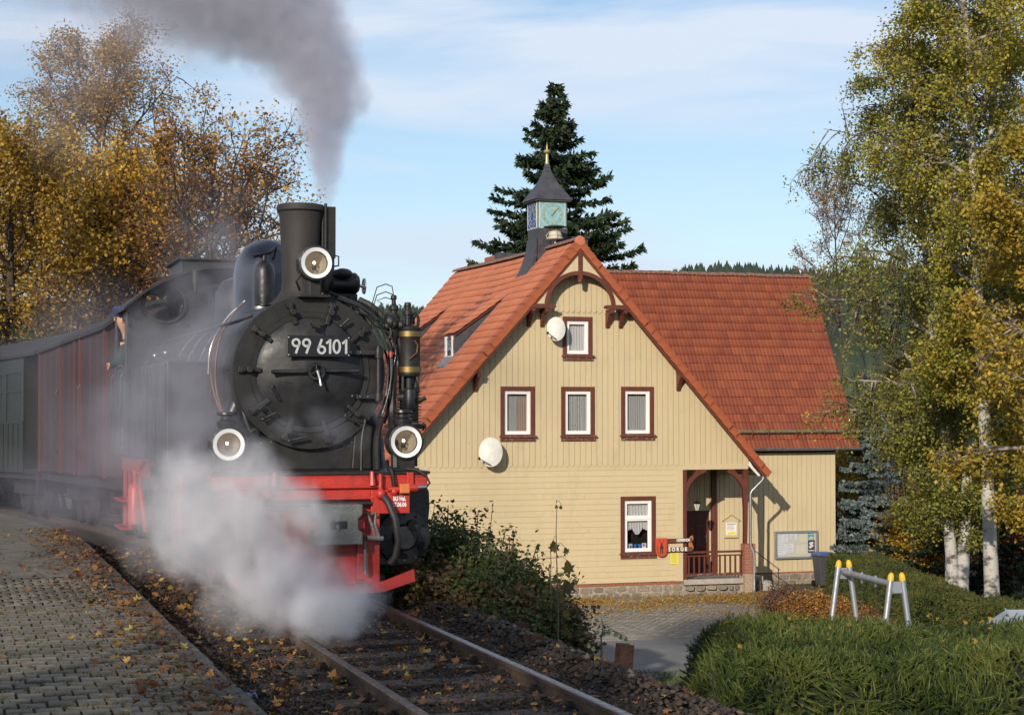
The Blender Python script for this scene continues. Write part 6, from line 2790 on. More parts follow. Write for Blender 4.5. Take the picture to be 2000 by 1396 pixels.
def cab_wall(y_, name):
    """end wall made of pieces around two round-cornered spectacle openings"""
    q = MB()
    th = .03
    cx, cz, rx_, rz_ = .65, 2.90, .225, .20
    n = 28
    for sgn in (-1, 1):
        # ring sector from the opening to an outer rectangle
        x0, x1, z0_, z1_ = .36, 1.06, 2.62, None
        vs, fs = [], []
        for i in range(n):
            a = 2 * PI * i / n
            ca, sa = math.cos(a), math.sin(a)
            xi, zi = cx + rx_ * ca, cz + rz_ * sa
            # outer point on the bounding outline
            t_ = 1e9
            if ca > 1e-6:
                t_ = min(t_, (x1 - cx) / ca)
            if ca < -1e-6:
                t_ = min(t_, (x0 - cx) / ca)
            if sa < -1e-6:
                t_ = min(t_, (z0_ - cz) / sa)
            xo, zo = cx + ca * min(t_, 3), cz + sa * min(t_, 3)
            if sa > 0:
                t_ = min(t_, 1.5)
                while t_ > .2 and cz + sa * t_ > roof_z(cx + ca * t_) - .05:
                    t_ *= .97
                xo, zo = cx + ca * t_, cz + sa * t_
            vs += [(sgn * xi, y_, zi), (sgn * xo, y_, zo), (sgn * xi, y_ + th, zi), (sgn * xo, y_ + th, zo)]
        for i in range(n):
            a, c = i * 4, ((i + 1) % n) * 4
            fs += [(a, a + 1, c + 1, c), (a + 2, c + 2, c + 3, a + 3), (a, c, c + 2, a + 2)]
        q.add(vs, fs)
        # corner filler up to roof
        q.prism([(sgn * x0, 2.62), (0, 2.62), (0, roof_z(0) - .03), (sgn * x0, roof_z(x0) - .03)], 'y', y_ + .001, y_ + th - .001)
        q.prism([(sgn * x0, 3.08), (sgn * .50, 3.10), (sgn * .65, 3.09), (sgn * .85, 3.05), (sgn * 1.05, 2.85), (sgn * 1.05, roof_z(1.05) - .03), (sgn * .85, roof_z(.85) - .03), (sgn * .6, roof_z(.6) - .03), (sgn * x0, roof_z(x0) - .03)], 'y', y_ + .002, y_ + th - .002)
    q.box(-1.06, 1.06, y_, y_ + th, 1.142, 2.621)
    q.build(name, m_bk, loco)
    for sgn in (-1, 1):
        r_ = LP('spectacle_ring', m_bkd, smooth=True)
        vs, fs = [], []
        for i in range(n):
            a = 2 * PI * i / n
            for (f_, dy) in ((1.0, -.03), (1.16, -.03), (1.18, .0), (1.0, .0)):
                vs.append((sgn * cx + rx_ * f_ * math.cos(a), y_ + dy, cz + rz_ * f_ * math.sin(a)))
        for i in range(n):
            c = ((i + 1) % n) * 4
            for j in range(4):
                fs.append((i * 4 + j, i * 4 + (j + 1) % 4, c + (j + 1) % 4, c + j))
        r_.add(vs, fs)
        r_.done()
        r_ = LP('spectacle_glass', m_pane)
        r_.add([(sgn * cx + rx_ * math.cos(2 * PI * i / n), y_ + .012, cz + rz_ * math.sin(2 * PI * i / n)) for i in range(n)], [tuple(range(n))])
        r_.done()


cab_wall(CY0, 'cab_front')
cab_wall(CY1 - .03, 'cab_rear')
for sgn in (-1, 1):
    b = LP('cab_side', m_bk, bevel=.006)
    X = sgn * 1.06
    b.box(X - .015, X + .015, CY0 + .03, CY1 - .03, 1.142, 2.16)
    b.box(X - .015, X + .015, CY0 + .03, CY0 + .30, 2.16, 2.86)
    b.box(X - .015, X + .015, CY1 - .30, CY1 - .03, 2.16, 2.86)
    b.box(X - .014, X + .014, CY0 + .03, CY1 - .03, 2.72, 2.87)
    b.done()
    for y_ in (CY0 + .22, CY1 - .12):
        b = LP('cab_grab_rail', m_bk, smooth=True)
        b.tube([(X + sgn * .03, y_, 1.25), (X + sgn * .06, y_, 1.30), (X + sgn * .06, y_, 2.05), (X + sgn * .03, y_, 2.10)], .010, 6)
        b.done()
    b = LP('cab_handrail', m_steel, smooth=True)
    b.tube([(X + sgn * .02, CY0 + .35, 2.175), (X + sgn * .05, CY0 + .35, 2.19), (X + sgn * .05, CY1 - .35, 2.19), (X + sgn * .02, CY1 - .35, 2.175)], .014, 6)
    b.done()
b = LP('cab_floor', m_bkd)
b.box(-1.04, 1.04, CY0 + .03, CY1 - .03, 1.141, 1.18)
b.done()
b = LP('backhead', m_bkd, smooth=True)
b.lathe([(.60, CY0 + .03), (.60, CY0 + .35), (0, CY0 + .36)], (0, 0, 1.95), 'y', 30)
b.done()
b = LP('coal_bunker', m_bk, bevel=.01)
b.box(-1.0, 1.0, CY1, CY1 + .42, 1.141, 2.25)
b.done()
for i, s_ in enumerate(('11', '12', '10')):
    text(s_, .07, .002, mat('stencil_pale', (0.45, 0.43, 0.34), .6), loco, 'stencil_lettering', T(-1.084, 6.35, 1.42 - i * .10) @ rot_z(-PI / 2), off=.002)
# ================================================================== driver leaning from the cab
m_skin = mat('skin', (0.50, 0.26, 0.17), .55)
m_jacket = mat('dark_green_jacket', (0.012, 0.040, 0.032), .8, bump=.4, bscale=40)
m_cap = mat('blue_cap', (0.030, 0.040, 0.11), .8)
driver = empty('person', tuple(loco.matrix_basis @ Vector((-1.0, 6.75, 0))), T_ANG, 'engine driver in dark green jacket and blue cap leaning out of the cab', 'person')


def skin_mesh(name, nodes, edges, m, parent, root=0, sub=2):
    me = bpy.data.meshes.new(name)
    me.from_pydata([n_[0] for n_ in nodes], edges, [])
    o = link(name, me, parent)
    o.modifiers.new('skin', 'SKIN')
    sv_ = me.skin_vertices[0].data
    for i, n_ in enumerate(nodes):
        r_ = n_[1] if hasattr(n_[1], '__len__') else (n_[1], n_[1])
        sv_[i].radius = r_
        sv_[i].use_root = (i == root)
    s = o.modifiers.new('sub', 'SUBSURF')
    s.levels = sub
    s.render_levels = sub
    me.materials.append(m)
    for p in me.polygons:
        p.use_smooth = True
    o.modifiers['skin'].use_smooth_shade = True
    return o


# local frame of the driver: x across (negative = out of the cab), y back, z up
nodes = [((.30, .0, 2.02), .15), ((.20, -.02, 2.22), .15), ((.10, -.04, 2.42), .14), ((.06, -.05, 2.50), (.10, .09)), ((.0, -.07, 2.57), .055), ((-.03, -.10, 2.63), .060),
         ((-.05, -.12, 2.69), (.088, .080)), ((-.06, -.13, 2.76), (.092, .085)), ((-.06, -.12, 2.82), (.070, .065)),
         # outer arm: shoulder, elbow, wrist, palm
         ((-.02, -.20, 2.42), .065), ((-.10, -.26, 2.26), .050), ((-.13, -.22, 2.23), .045), ((-.155, -.08, 2.215), .036), ((-.165, .0, 2.205), .030), ((-.175, .05, 2.20), (.036, .022)), ((-.18, .09, 2.195), (.040, .020)),
         # inner arm
         ((.22, .16, 2.40), .060), ((.32, .20, 2.22), .050), ((.30, .0, 2.12), .04)]
edges = [(0, 1), (1, 2), (2, 3), (3, 4), (4, 5), (5, 6), (6, 7), (7, 8), (3, 9), (9, 10), (10, 11), (11, 12), (12, 13), (13, 14), (14, 15), (2, 16), (16, 17), (17, 18)]
# fingers and thumb
base_i = 15
for k, (dz, L_) in enumerate(((.022, .070), (.008, .080), (-.006, .074), (-.020, .058))):
    i0 = len(nodes)
    nodes += [((-.185, .115, 2.195 + dz), .0095), ((-.20, .115 + L_ * .45, 2.185 + dz), .009), ((-.205, .115 + L_ * .8, 2.165 + dz), .008)]
    edges += [(15, i0), (i0, i0 + 1), (i0 + 1, i0 + 2)]
i0 = len(nodes)
nodes += [((-.195, .06, 2.222), .011), ((-.215, .095, 2.222), .010), ((-.222, .125, 2.205), .009)]
edges += [(14, i0), (i0, i0 + 1), (i0 + 1, i0 + 2)]
skin_mesh('body', nodes, edges, m_skin, driver, 0, 1)
jn = [((.30, .0, 1.98), .17), ((.20, -.02, 2.22), .165), ((.10, -.04, 2.42), .155), ((.05, -.05, 2.505), (.10, .10)), ((.03, -.05, 2.53), .075),
      ((-.02, -.20, 2.42), .080), ((-.10, -.26, 2.26), .066), ((-.13, -.22, 2.23), .060), ((-.155, -.08, 2.215), .052), ((-.165, -.02, 2.205), .046),
      ((.22, .16, 2.40), .075), ((.32, .20, 2.22), .064), ((.30, .0, 2.12), .052)]
skin_mesh('jacket', jn, [(0, 1), (1, 2), (2, 3), (3, 4), (3, 5), (5, 6), (6, 7), (7, 8), (8, 9), (2, 10), (10, 11), (11, 12)], m_jacket, driver, 0, 1)
b = MB()
b.lathe([(.098, -.01), (.112, .03), (.12, .07), (.10, .10), (0, .115)], (-.06, -.125, 2.80), 'z', 20)
b.prism([(-.09, -.0), (-.06, -.07), (0, -.095), (.06, -.07), (.09, 0)], 'z', -.012, .0, Matrix.Translation((-.06, -.20, 2.80)))
b.build('cap', m_cap, driver, smooth=True)
face = MB()
for sx in (-1, 1):
    face.ball((-.06 + sx * .034, -.205, 2.765), (.011, .006, .006), 8, 6)
face.build('eyes', m_dark, driver)
face = MB()
face.prism([(-.012, 0), (.012, 0), (0, .04)], 'y', -.03, 0, Matrix.Translation((-.06, -.19, 2.725)))
face.ball((.028, -.11, 2.75), (.012, .02, .03), 8, 6)
face.ball((-.150, -.11, 2.75), (.012, .02, .03), 8, 6)
face.build('nose_and_ears', m_skin, driver, smooth=True)
face = MB()
face.box(-.082, -.038, -.207, -.200, 2.700, 2.706)
face.build('mouth', mat('lips', (0.30, 0.10, 0.08), .6), driver)
b = MB()
b.lathe([(.096, 0), (.098, .03), (.09, .06)], (-.06, -.115, 2.745), 'z', 18)
b.v = [(x, max(y, -.14), z_) for x, y, z_ in b.v]
b.build('hair', mat('grey_hair', (0.10, 0.09, 0.08), .8), driver)

# ================================================================== vehicles behind the engine
m_van = mat('van_oxide_red', (0.036, 0.011, 0.009), .6, col2=(0.020, 0.009, 0.008), scale=3, bump=.3, bscale=30)
m_vanh = mat('van_light_red', (0.075, 0.020, 0.016), .6)
m_coach = mat('coach_green', (0.009, 0.012, 0.008), .45, col2=(0.014, 0.017, 0.011), scale=2)
m_roofc = mat('coach_roof', (0.022, 0.022, 0.024), .85, col2=(0.014, 0.014, 0.015), scale=3)
m_under = mat('underframe', (0.014, 0.013, 0.012), .8)
m_cglass = mat('coach_window', (0.03, 0.035, 0.04), .06)


def wheelset(parent, y, r=.35):
    for sx in (-1, 1):
        q = MB()
        q.lathe([(0, -.02), (r * .5, -.02), (r * .8, -.01), (r * .82, -.05), (r, -.05), (r, .04), (r * 1.06, .05), (r * 1.06, .065), (0, .065)], (0, 0, 0), 'x', 24)
        o = q.build('wheel', m_under, parent)
        o.location = (sx * .53, y, r)
        if sx > 0:
            o.rotation_euler = (0, 0, PI)


def vehicle(s0, L, name, label, cat, kind, mbody, hw=1.08, zf=.82, ze=2.72, zr=3.12, group=None):
    p0, a0 = track(s0, 0)
    p1, a1 = track(s0 + L, 0)
    d = p1 - p0
    ang = math.atan2(-d.x, d.y)
    root = empty(name, tuple(p0), ang, label, cat, group)
    root.rotation_euler = (math.atan2(d.z, math.hypot(d.x, d.y)), 0, ang)
    ep = .75 if kind == 'coach' else 0.0       # open end platforms

    def rz(x):
        return ze + (zr - ze) * (1 - (abs(x) / (hw + .08)) ** 2.2)
    q = MB()
    nx = 16
    vs, fs = [], []
    for y_ in (-.08, L + .08):
        for i in range(nx + 1):
            x = -(hw + .07) + 2 * (hw + .07) * i / nx
            vs += [(x, y_, rz(x) + .02), (x, y_, rz(x) - .03)]
    k = (nx + 1) * 2
    for i in range(nx):
        a = i * 2
        fs += [(a, a + 2, k + a + 2, k + a), (a + 1, k + a + 1, k + a + 3, a + 3), (a, a + 1, a + 3, a + 2), (k + a, k + a + 2, k + a + 3, k + a + 1)]
    fs += [(0, k, k + 1, 1), (k - 2, k - 1, 2 * k - 1, 2 * k - 2)]
    q.add(vs, fs)
    q.build('roof', m_roofc, root)
    q = MB()
    q.box(-hw + .1, hw - .1, .0, L, zf - .16, zf - .002)
    for y_ in (L * .18, L * .82):
        q.box(-.75, .75, y_ - .6, y_ + .6, .38, .60)
    q.build('underframe', m_under, root)
    for y_ in (L * .18 - .45, L * .18 + .45, L * .82 - .45, L * .82 + .45):
        wheelset(root, y_)
    # end walls
    for y_ in (ep, L - ep - .04):
        q = MB()
        pts = [(-hw, zf), (hw, zf), (hw, ze)] + [(x, rz(x) - .03) for x in (hw * .75, hw * .5, hw * .25, 0, -hw * .25, -hw * .5, -hw * .75)] + [(-hw, ze)]
        q.prism(pts, 'y', y_, y_ + .04)
        q.build('end_wall', mbody, root)
        if kind == 'coach':
            q = MB()
            q.box(-.34, .34, y_ - .02 if y_ < L / 2 else y_ + .04, y_ - .001 if y_ < L / 2 else y_ + .06, zf + .05, 2.55)
            q.build('end_door', m_coach, root)
    if kind == 'van':
        q = MB()
        q.box(-hw + .03, hw - .03, .04, L - .04, zf, ze - .01)
        q.build('inner_body', m_under, root)
        nb_ = int(L / .13)
        for sx in (-1, 1):
            for i in range(nb_):
                y0, y1 = i * L / nb_ + .004, (i + 1) * L / nb_ - .004
                q = MB()
                q.box(sx * hw - .018, sx * hw + .018, y0, y1, zf, ze)
                q.build('plank', mbody if i % 5 else m_vanh, root)
            for y_ in (.02, L * .32, L * .40, L * .62, L - .10):
                q = MB()
                q.box(sx * (hw + .035) - .016, sx * (hw + .035) + .016, y_, y_ + .08, zf - .02, ze)
                q.build('body_stanchion', m_vanh, root)
            for y_ in (L * .30, L * .64):
                q = MB()
                q.tube([(sx * (hw + .055), y_, 1.1), (sx * (hw + .09), y_, 1.15), (sx * (hw + .09), y_, 2.0), (sx * (hw + .055), y_, 2.05)], .010, 6)
                q.build('grab_rail', m_bk, root)
    else:
        nw = max(3, int((L - 2 * ep - .4) / 1.15))
        pitch = (L - 2 * ep) / nw
        for sx in (-1, 1):
            q = MB()
            q.box(sx * hw - .02, sx * hw + .02, ep, L - ep, zf - .05, 1.62)
            q.build('lower_panelling', mbody, root)
            q = MB()
            q.box(sx * hw - .02, sx * hw + .02, ep, L - ep, 2.44, ze)
            q.build('letterboard', mbody, root)
            for i in range(nw + 1):
                yy = ep + i * pitch
                q = MB()
                q.box(sx * hw - .019, sx * hw + .019, max(ep, yy - .14), min(L - ep, yy + .14), 1.62, 2.44)
                q.build('window_pillar', mbody, root)
            for i in range(nw):
                q = MB()
                q.box(sx * hw - .006, sx * hw + .006, ep + i * pitch + .14, ep + (i + 1) * pitch - .14, 1.62, 2.44)
                w_ = q.build('window', m_cglass, root)
                q = MB()
                q.box(sx * (hw + .012) - .008, sx * (hw + .012) + .008, ep + i * pitch + .14, ep + (i + 1) * pitch - .14, 2.12, 2.145)
                q.build('window_bar', mbody, w_)
            q = MB()
            q.box(sx * (hw + .028) - .008, sx * (hw + .028) + .008, ep, L - ep, 1.585, 1.62)
            nn_ = int((L - 2 * ep) / .32)
            for i in range(nn_ + 1):
                yy = ep + i * (L - 2 * ep) / nn_
                q.box(sx * (hw + .026) - .005, sx * (hw + .026) + .005, yy - .008, yy + .008, zf - .04, 1.585)
            q.build('beading', mbody, root)
            for yy in (.05, L - .07):
                q = MB()
                q.cyl((sx * (hw - .06), yy, zf), (sx * (hw - .06), yy, ze), .022, n=8)
                q.build('platform_post', m_steel, root)
        q = MB()
        for yy in (.03, L - .06):
            q.box(-hw + .08, -.34, yy, yy + .03, 1.70, 1.74)
            q.box(.34, hw - .08, yy, yy + .03, 1.70, 1.74)
            for k in range(7):
                for sx in (-1, 1):
                    x = sx * (.36 + k * .11)
                    q.box(x - .01, x + .01, yy + .005, yy + .025, zf, 1.70)
        q.build('platform_railing', m_under, root)
        q = MB()
        for yy in (0, L - ep):
            q.box(-hw, hw, yy, yy + ep, zf - .06, zf - .001)
        q.build('platform_floor', m_under, root)
        q = MB()
        for yy in (.1, L - .5):
            for sx in (-1, 1):
                q.box(sx * (hw - .05) - .12, sx * (hw - .05) + .12, yy, yy + .4, .36, .39)
                q.box(sx * (hw - .05) - .02, sx * (hw - .05) + .02, yy, yy + .03, .36, zf)
        q.build('footstep', m_under, root)
    return root


vehicle(8.15, 6.6, 'baggage_van', 'oxide red planked baggage van coupled right behind the engine', 'railway van', 'van', m_van)
vehicle(15.3, 11.5, 'passenger_coach', 'dark green passenger coach with open end platforms behind the red van', 'railway coach', 'coach', m_coach, group='green coaches of the train')
vehicle(27.4, 11.5, 'passenger_coach', 'last green coach at the left edge, farthest from the engine', 'railway coach', 'coach', m_coach, group='green coaches of the train')
# ================================================================== plants
def blades(name, pos, dirs, length, width, tone, m, parent=None, bend=0.0):
    """narrow kite-shaped blades: base at pos, pointing along dirs"""
    n = len(pos)
    dirs = dirs / np.maximum(1e-9, np.linalg.norm(dirs, axis=1))[:, None]
    rnd = RNG.normal(0, 1, (n, 3))
    side = np.cross(dirs, rnd)
    side /= np.maximum(1e-9, np.linalg.norm(side, axis=1))[:, None]
    L = np.asarray(length)[:, None]
    Wd = np.asarray(width)[:, None]
    mid = pos + dirs * L * 0.45
    tip = pos + dirs * L
    if bend:
        tip = tip - np.array([0, 0, 1.0])[None] * L * bend
    V = np.stack([pos, mid + side * Wd, tip, mid - side * Wd], 1)
    F = np.arange(n * 4).reshape(n, 4)
    return np_mesh(name, V.reshape(-1, 3), F, m, parent, tone=tone)


class Wood:
    """collects branch tubes into numpy arrays"""

    def __init__(self, sides=5):
        self.V, self.F, self.k, self.n = [], [], 0, sides

    def tube(self, P, Rr):
        P = np.asarray(P, float)
        n = self.n
        D = np.gradient(P, axis=0)
        D /= np.maximum(1e-9, np.linalg.norm(D, axis=1))[:, None]
        ref = np.array([0.3, 0.2, 0.93]) if abs(D[0][2]) < .9 else np.array([1.0, 0.1, 0])
        A = np.cross(D, ref)
        A /= np.maximum(1e-9, np.linalg.norm(A, axis=1))[:, None]
        B = np.cross(D, A)
        t = 2 * PI * np.arange(n) / n
        ring = P[:, None, :] + (A[:, None, :] * np.cos(t)[None, :, None] + B[:, None, :] * np.sin(t)[None, :, None]) * np.asarray(Rr)[:, None, None]
        m_ = len(P)
        self.V.append(ring.reshape(-1, 3))
        i = np.arange(m_ - 1)[:, None] * n
        j = np.arange(n)[None]
        q = (j + 1) % n
        self.F.append(np.stack([i + j, i + q, i + n + q, i + n + j], 2).reshape(-1, 4) + self.k)
        self.k += m_ * n

    def build(self, name, m, parent):
        return np_mesh(name, np.concatenate(self.V), np.concatenate(self.F), m, parent, smooth=True)


m_bark = mat('bark_grey_brown', (0.075, 0.058, 0.045), .95, col2=(0.035, 0.028, 0.022), scale=6, bump=1.0, bscale=12, stretch=(1, 1, .3))
m_birch = mat('birch_bark', (0.42, 0.40, 0.36), .8, col2=(0.06, 0.055, 0.05), scale=2.6, bump=.6, bscale=16, ramp=(.50, .62), stretch=(1, 1, 1.6), detail=8)
m_limb = mat('birch_limb_bark', (0.30, 0.27, 0.23), .85, col2=(0.07, 0.055, 0.045), scale=5, ramp=(.42, .55), bump=.5, bscale=20)
m_twig = mat('birch_twig', (0.12, 0.085, 0.065), .9)


def rvec(s=1.0):
    v = RNG.normal(0, s, 3)
    return v


def grow(rng_seed, H, crown_base, crown_fn, r0, limbs, subs, twigs, up=0.7, droop=0.0, lean=(0, 0), wob=0.12, trunks=None, limb_len=1.0):
    """a tree skeleton; returns wood parts and leaf anchors (points + outward vectors). crown_fn(h 0..1) -> radius"""
    global RNG
    keep_rng = RNG
    RNG = np.random.default_rng(rng_seed)
    trunk, limbw, tw = Wood(9), Wood(6), Wood(3)
    anchors = []
    trunks = trunks or [(0, 0, 0, 1.0, lean[0], lean[1])]
    for (tx, ty, tz, hs, lx, ly) in trunks:
        n = 16
        q = np.linspace(0, 1, n)
        Ht = H * hs
        wx = np.cumsum(RNG.normal(0, wob, n)) * .25
        wy = np.cumsum(RNG.normal(0, wob, n)) * .25
        P = np.stack([tx + lx * q ** 1.1 * Ht + wx * q, ty + ly * q * Ht + wy * q, tz + q * Ht], 1)
        Rr = r0 * (1 - q) ** 0.85 * (1 + .35 * np.exp(-q * 18)) + .012
        trunk.tube(P, Rr)
        nl = max(3, int(limbs * hs))
        for i in range(nl):
            h_ = crown_base + (0.97 - crown_base) * ((i + RNG.uniform(0, 1)) / nl)
            if h_ >= 1:
                continue
            idx = h_ * (n - 1)
            a = int(idx)
            p = P[a] + (P[min(a + 1, n - 1)] - P[a]) * (idx - a)
            rr = np.interp(h_, q, Rr)
            az = i * 2.399 + RNG.uniform(-.5, .5)
            Rc = crown_fn(h_) * RNG.uniform(.75, 1.12) * limb_len
            e = up * RNG.uniform(.7, 1.3) * (0.5 + 0.7 * h_)
            d = np.array([math.cos(az), math.sin(az), e])
            d /= np.linalg.norm(d)
            L = Rc * math.sqrt(1 + e * e) * .92
            m_ = 8
            pts = [p]
            dd = d.copy()
            for k in range(m_ - 1):
                dd = dd + RNG.normal(0, .13, 3) + np.array([0, 0, (.06 if droop < .3 else -.03) - droop * .10 * (k / m_)])
                dd /= np.linalg.norm(dd)
                pts.append(pts[-1] + dd * L / (m_ - 1))
            pts = np.array(pts)
            lr = min(rr * .5, .018 + .013 * L)
            limbw.tube(pts, lr * (1 - np.linspace(0, 1, m_)) ** .8 + .008)
            for j in range(subs):
                f_ = .22 + .78 * (j + RNG.uniform(0, 1)) / subs
                ix = min(m_ - 2, int(f_ * (m_ - 1)))
                bp = pts[ix] + (pts[ix + 1] - pts[ix]) * (f_ * (m_ - 1) - ix)
                bd = (pts[ix + 1] - pts[ix]) / max(1e-6, np.linalg.norm(pts[ix + 1] - pts[ix]))
                sd = bd * .7 + RNG.normal(0, .62, 3) + np.array([0, 0, .12])
                sd /= np.linalg.norm(sd)
                SL = L * RNG.uniform(.22, .45) * (1.15 - f_ * .5)
                k2 = 5
                sp = [bp]
                for k in range(k2 - 1):
                    sd = sd + RNG.normal(0, .16, 3) + np.array([0, 0, -droop * .28])
                    sd /= np.linalg.norm(sd)
                    sp.append(sp[-1] + sd * SL / (k2 - 1))
                sp = np.array(sp)
                limbw.tube(sp, (lr * .32 + .004) * (1 - np.linspace(0, 1, k2)) ** .8 + .005)
                for w_ in range(twigs):
                    g = RNG.uniform(.25, 1)
                    ix = min(k2 - 2, int(g * (k2 - 1)))
                    tp = sp[ix] + (sp[ix + 1] - sp[ix]) * (g * (k2 - 1) - ix)
                    td = RNG.normal(0, .55, 3) + sd * .5 + np.array([0, 0, .15 - droop * 1.6])
                    td /= np.linalg.norm(td)
                    TL = SL * RNG.uniform(.30, .65) + .10
                    tq = [tp]
                    for k in range(3):
                        td = td + np.array([0, 0, -droop * .45]) + RNG.normal(0, .12, 3)
                        td /= np.linalg.norm(td)
                        tq.append(tq[-1] + td * TL / 3)
                    tq = np.array(tq)
                    tw.tube(tq, np.array([.010, .008, .006, .003]))
                    anchors.append((tq[0], tq[-1]))
    RNG = keep_rng
    return trunk, limbw, tw, anchors


def leaf_cloud(anchors, n, spread, rng_seed, clump=1.0):
    rr = np.random.default_rng(rng_seed)
    A = np.array([a for a, b in anchors])
    B = np.array([b for a, b in anchors])
    w = rr.uniform(0, 1, len(A)) ** clump + .03
    w /= w.sum()
    i = rr.choice(len(A), n, p=w)
    f_ = rr.uniform(.1, 1.1, n)[:, None]
    P = A[i] + (B[i] - A[i]) * f_ + rr.normal(0, spread, (n, 3))
    tone_base = rr.uniform(0, 1, len(A))[i]
    return P, tone_base


def tree(name, label, base, H, crown_base, crown_fn, r0, limbs, subs, twigs, nleaf, lsize, tones, seed, bark=None, cat='tree', group=None, spread=.14, clump=1.0, trans=.35,
         tone_h=None, leaf_mat=None, **kw):
    root = empty(name, base, 0, label, cat, group)
    tr, lb, tw, an = grow(seed, H, crown_base, crown_fn, r0, limbs, subs, twigs, **kw)
    tr.build('trunk', bark or m_bark, root)
    lb.build('branches', m_limb if bark is m_birch else (bark or m_bark), root)
    tw.build('twigs', m_twig, root)
    P, tb = leaf_cloud(an, nleaf, spread, seed + 1, clump)
    tone = np.clip(tb * .55 + RNG.uniform(0, .45, len(P)), 0, 1)
    if tone_h is not None:
        tone = np.clip(tone * .6 + tone_h(P) * .4 + .0, 0, 1)
    lm = leaf_mat or mat('leaf_' + label.replace(' ', '_')[:40], tones[0], .55, tone=tones, trans=trans, spec=.35)
    o = leaves('foliage', P, RNG.uniform(.75, 1.25, len(P)) * lsize, tone, lm, 1.2, root, simple=True)
    return root


GOLD = [(0.17, 0.085, 0.02), (0.38, 0.20, 0.028), (0.60, 0.36, 0.035), (0.72, 0.48, 0.05), (0.44, 0.38, 0.05)]
RUST = [(0.14, 0.06, 0.03), (0.26, 0.115, 0.04), (0.42, 0.20, 0.04), (0.58, 0.34, 0.045)]
BIRCHG = [(0.085, 0.115, 0.025), (0.16, 0.19, 0.038), (0.27, 0.27, 0.045), (0.46, 0.37, 0.05)]
BIRCHY = [(0.16, 0.16, 0.03), (0.30, 0.24, 0.035), (0.46, 0.32, 0.04), (0.62, 0.40, 0.045)]


def at(px, py, Y):
    """world point seen at a position of the photograph at distance Y (measuring aid)"""
    p_ = math.atan(102 / FPX)
    k = (698 - py) / FPX
    y = math.cos(p_) - math.sin(p_) * k
    z = math.sin(p_) + math.cos(p_) * k
    x = (px - 1000) / FPX
    s = Y / y
    return (x * s, Y, CAM_H + z * s)


round_crown = lambda R_, cb: (lambda h: R_ * max(.12, math.sin(PI * min(1, max(0, (h - cb * .6) / (1.03 - cb * .6)))) ** .55))

# --- left: autumn maples behind the train
x, y, z = at(405, 900, 46)
tree('maple_tree', 'spreading autumn maple with thinning rusty crown just left of the smoke plume', (x, y, -1.6), 9.6, .34, round_crown(2.9, .3), .22, 15, 9, 7, 16000, .105, RUST + [(0.42, 0.26, 0.04)], 21, spread=.16, clump=1.6, up=.95, limb_len=1.0,
     trunks=[(0, 0, 0, 1.0, .012, 0), (-.3, .2, .4, .92, -.07, .02), (.3, 0, 1.2, .80, .10, 0)])
x, y, z = at(215, 900, 50)
tree('maple_tree', 'golden yellow maple with dense leaves above the red van', (x, y, -1.6), 9.2, .22, round_crown(3.6, .2), .26, 24, 11, 8, 52000, .115, GOLD, 22, spread=.15, clump=2.2, up=.8,
     trunks=[(0, 0, 0, 1.0, 0.0, 0), (.4, .3, .4, .9, .08, .0), (-.5, 0, .5, .85, -.10, 0)])
x, y, z = at(190, 900, 62)
tree('maple_tree', 'tallest autumn tree with pale thin top in drifting steam at upper left', (x, y, -1.6), 15.4, .40, round_crown(3.6, .35), .26, 28, 10, 7, 40000, .105, [(0.20, 0.11, 0.05), (0.34, 0.20, 0.06), (0.48, 0.28, 0.06), (0.40, 0.30, 0.08)], 23, spread=.2, clump=1.5, up=.9)
x, y, z = at(20, 900, 44)
tree('maple_tree', 'olive gold maple cut by the left edge of the picture', (x, y, -1.2), 9.4, .18, round_crown(2.9, .15), .2, 20, 9, 7, 34000, .10, [(0.14, 0.10, 0.02), (0.30, 0.18, 0.03), (0.46, 0.28, 0.035), (0.24, 0.21, 0.04)], 24, spread=.2, up=.7)
x, y, z = at(540, 900, 60)
tree('maple_tree', 'nearly bare rusty tree behind the chimney', (x, y, -2.0), 9.0, .35, round_crown(2.2, .3), .15, 14, 8, 7, 5500, .13, RUST, 25, spread=.15, clump=1.8, up=.9)


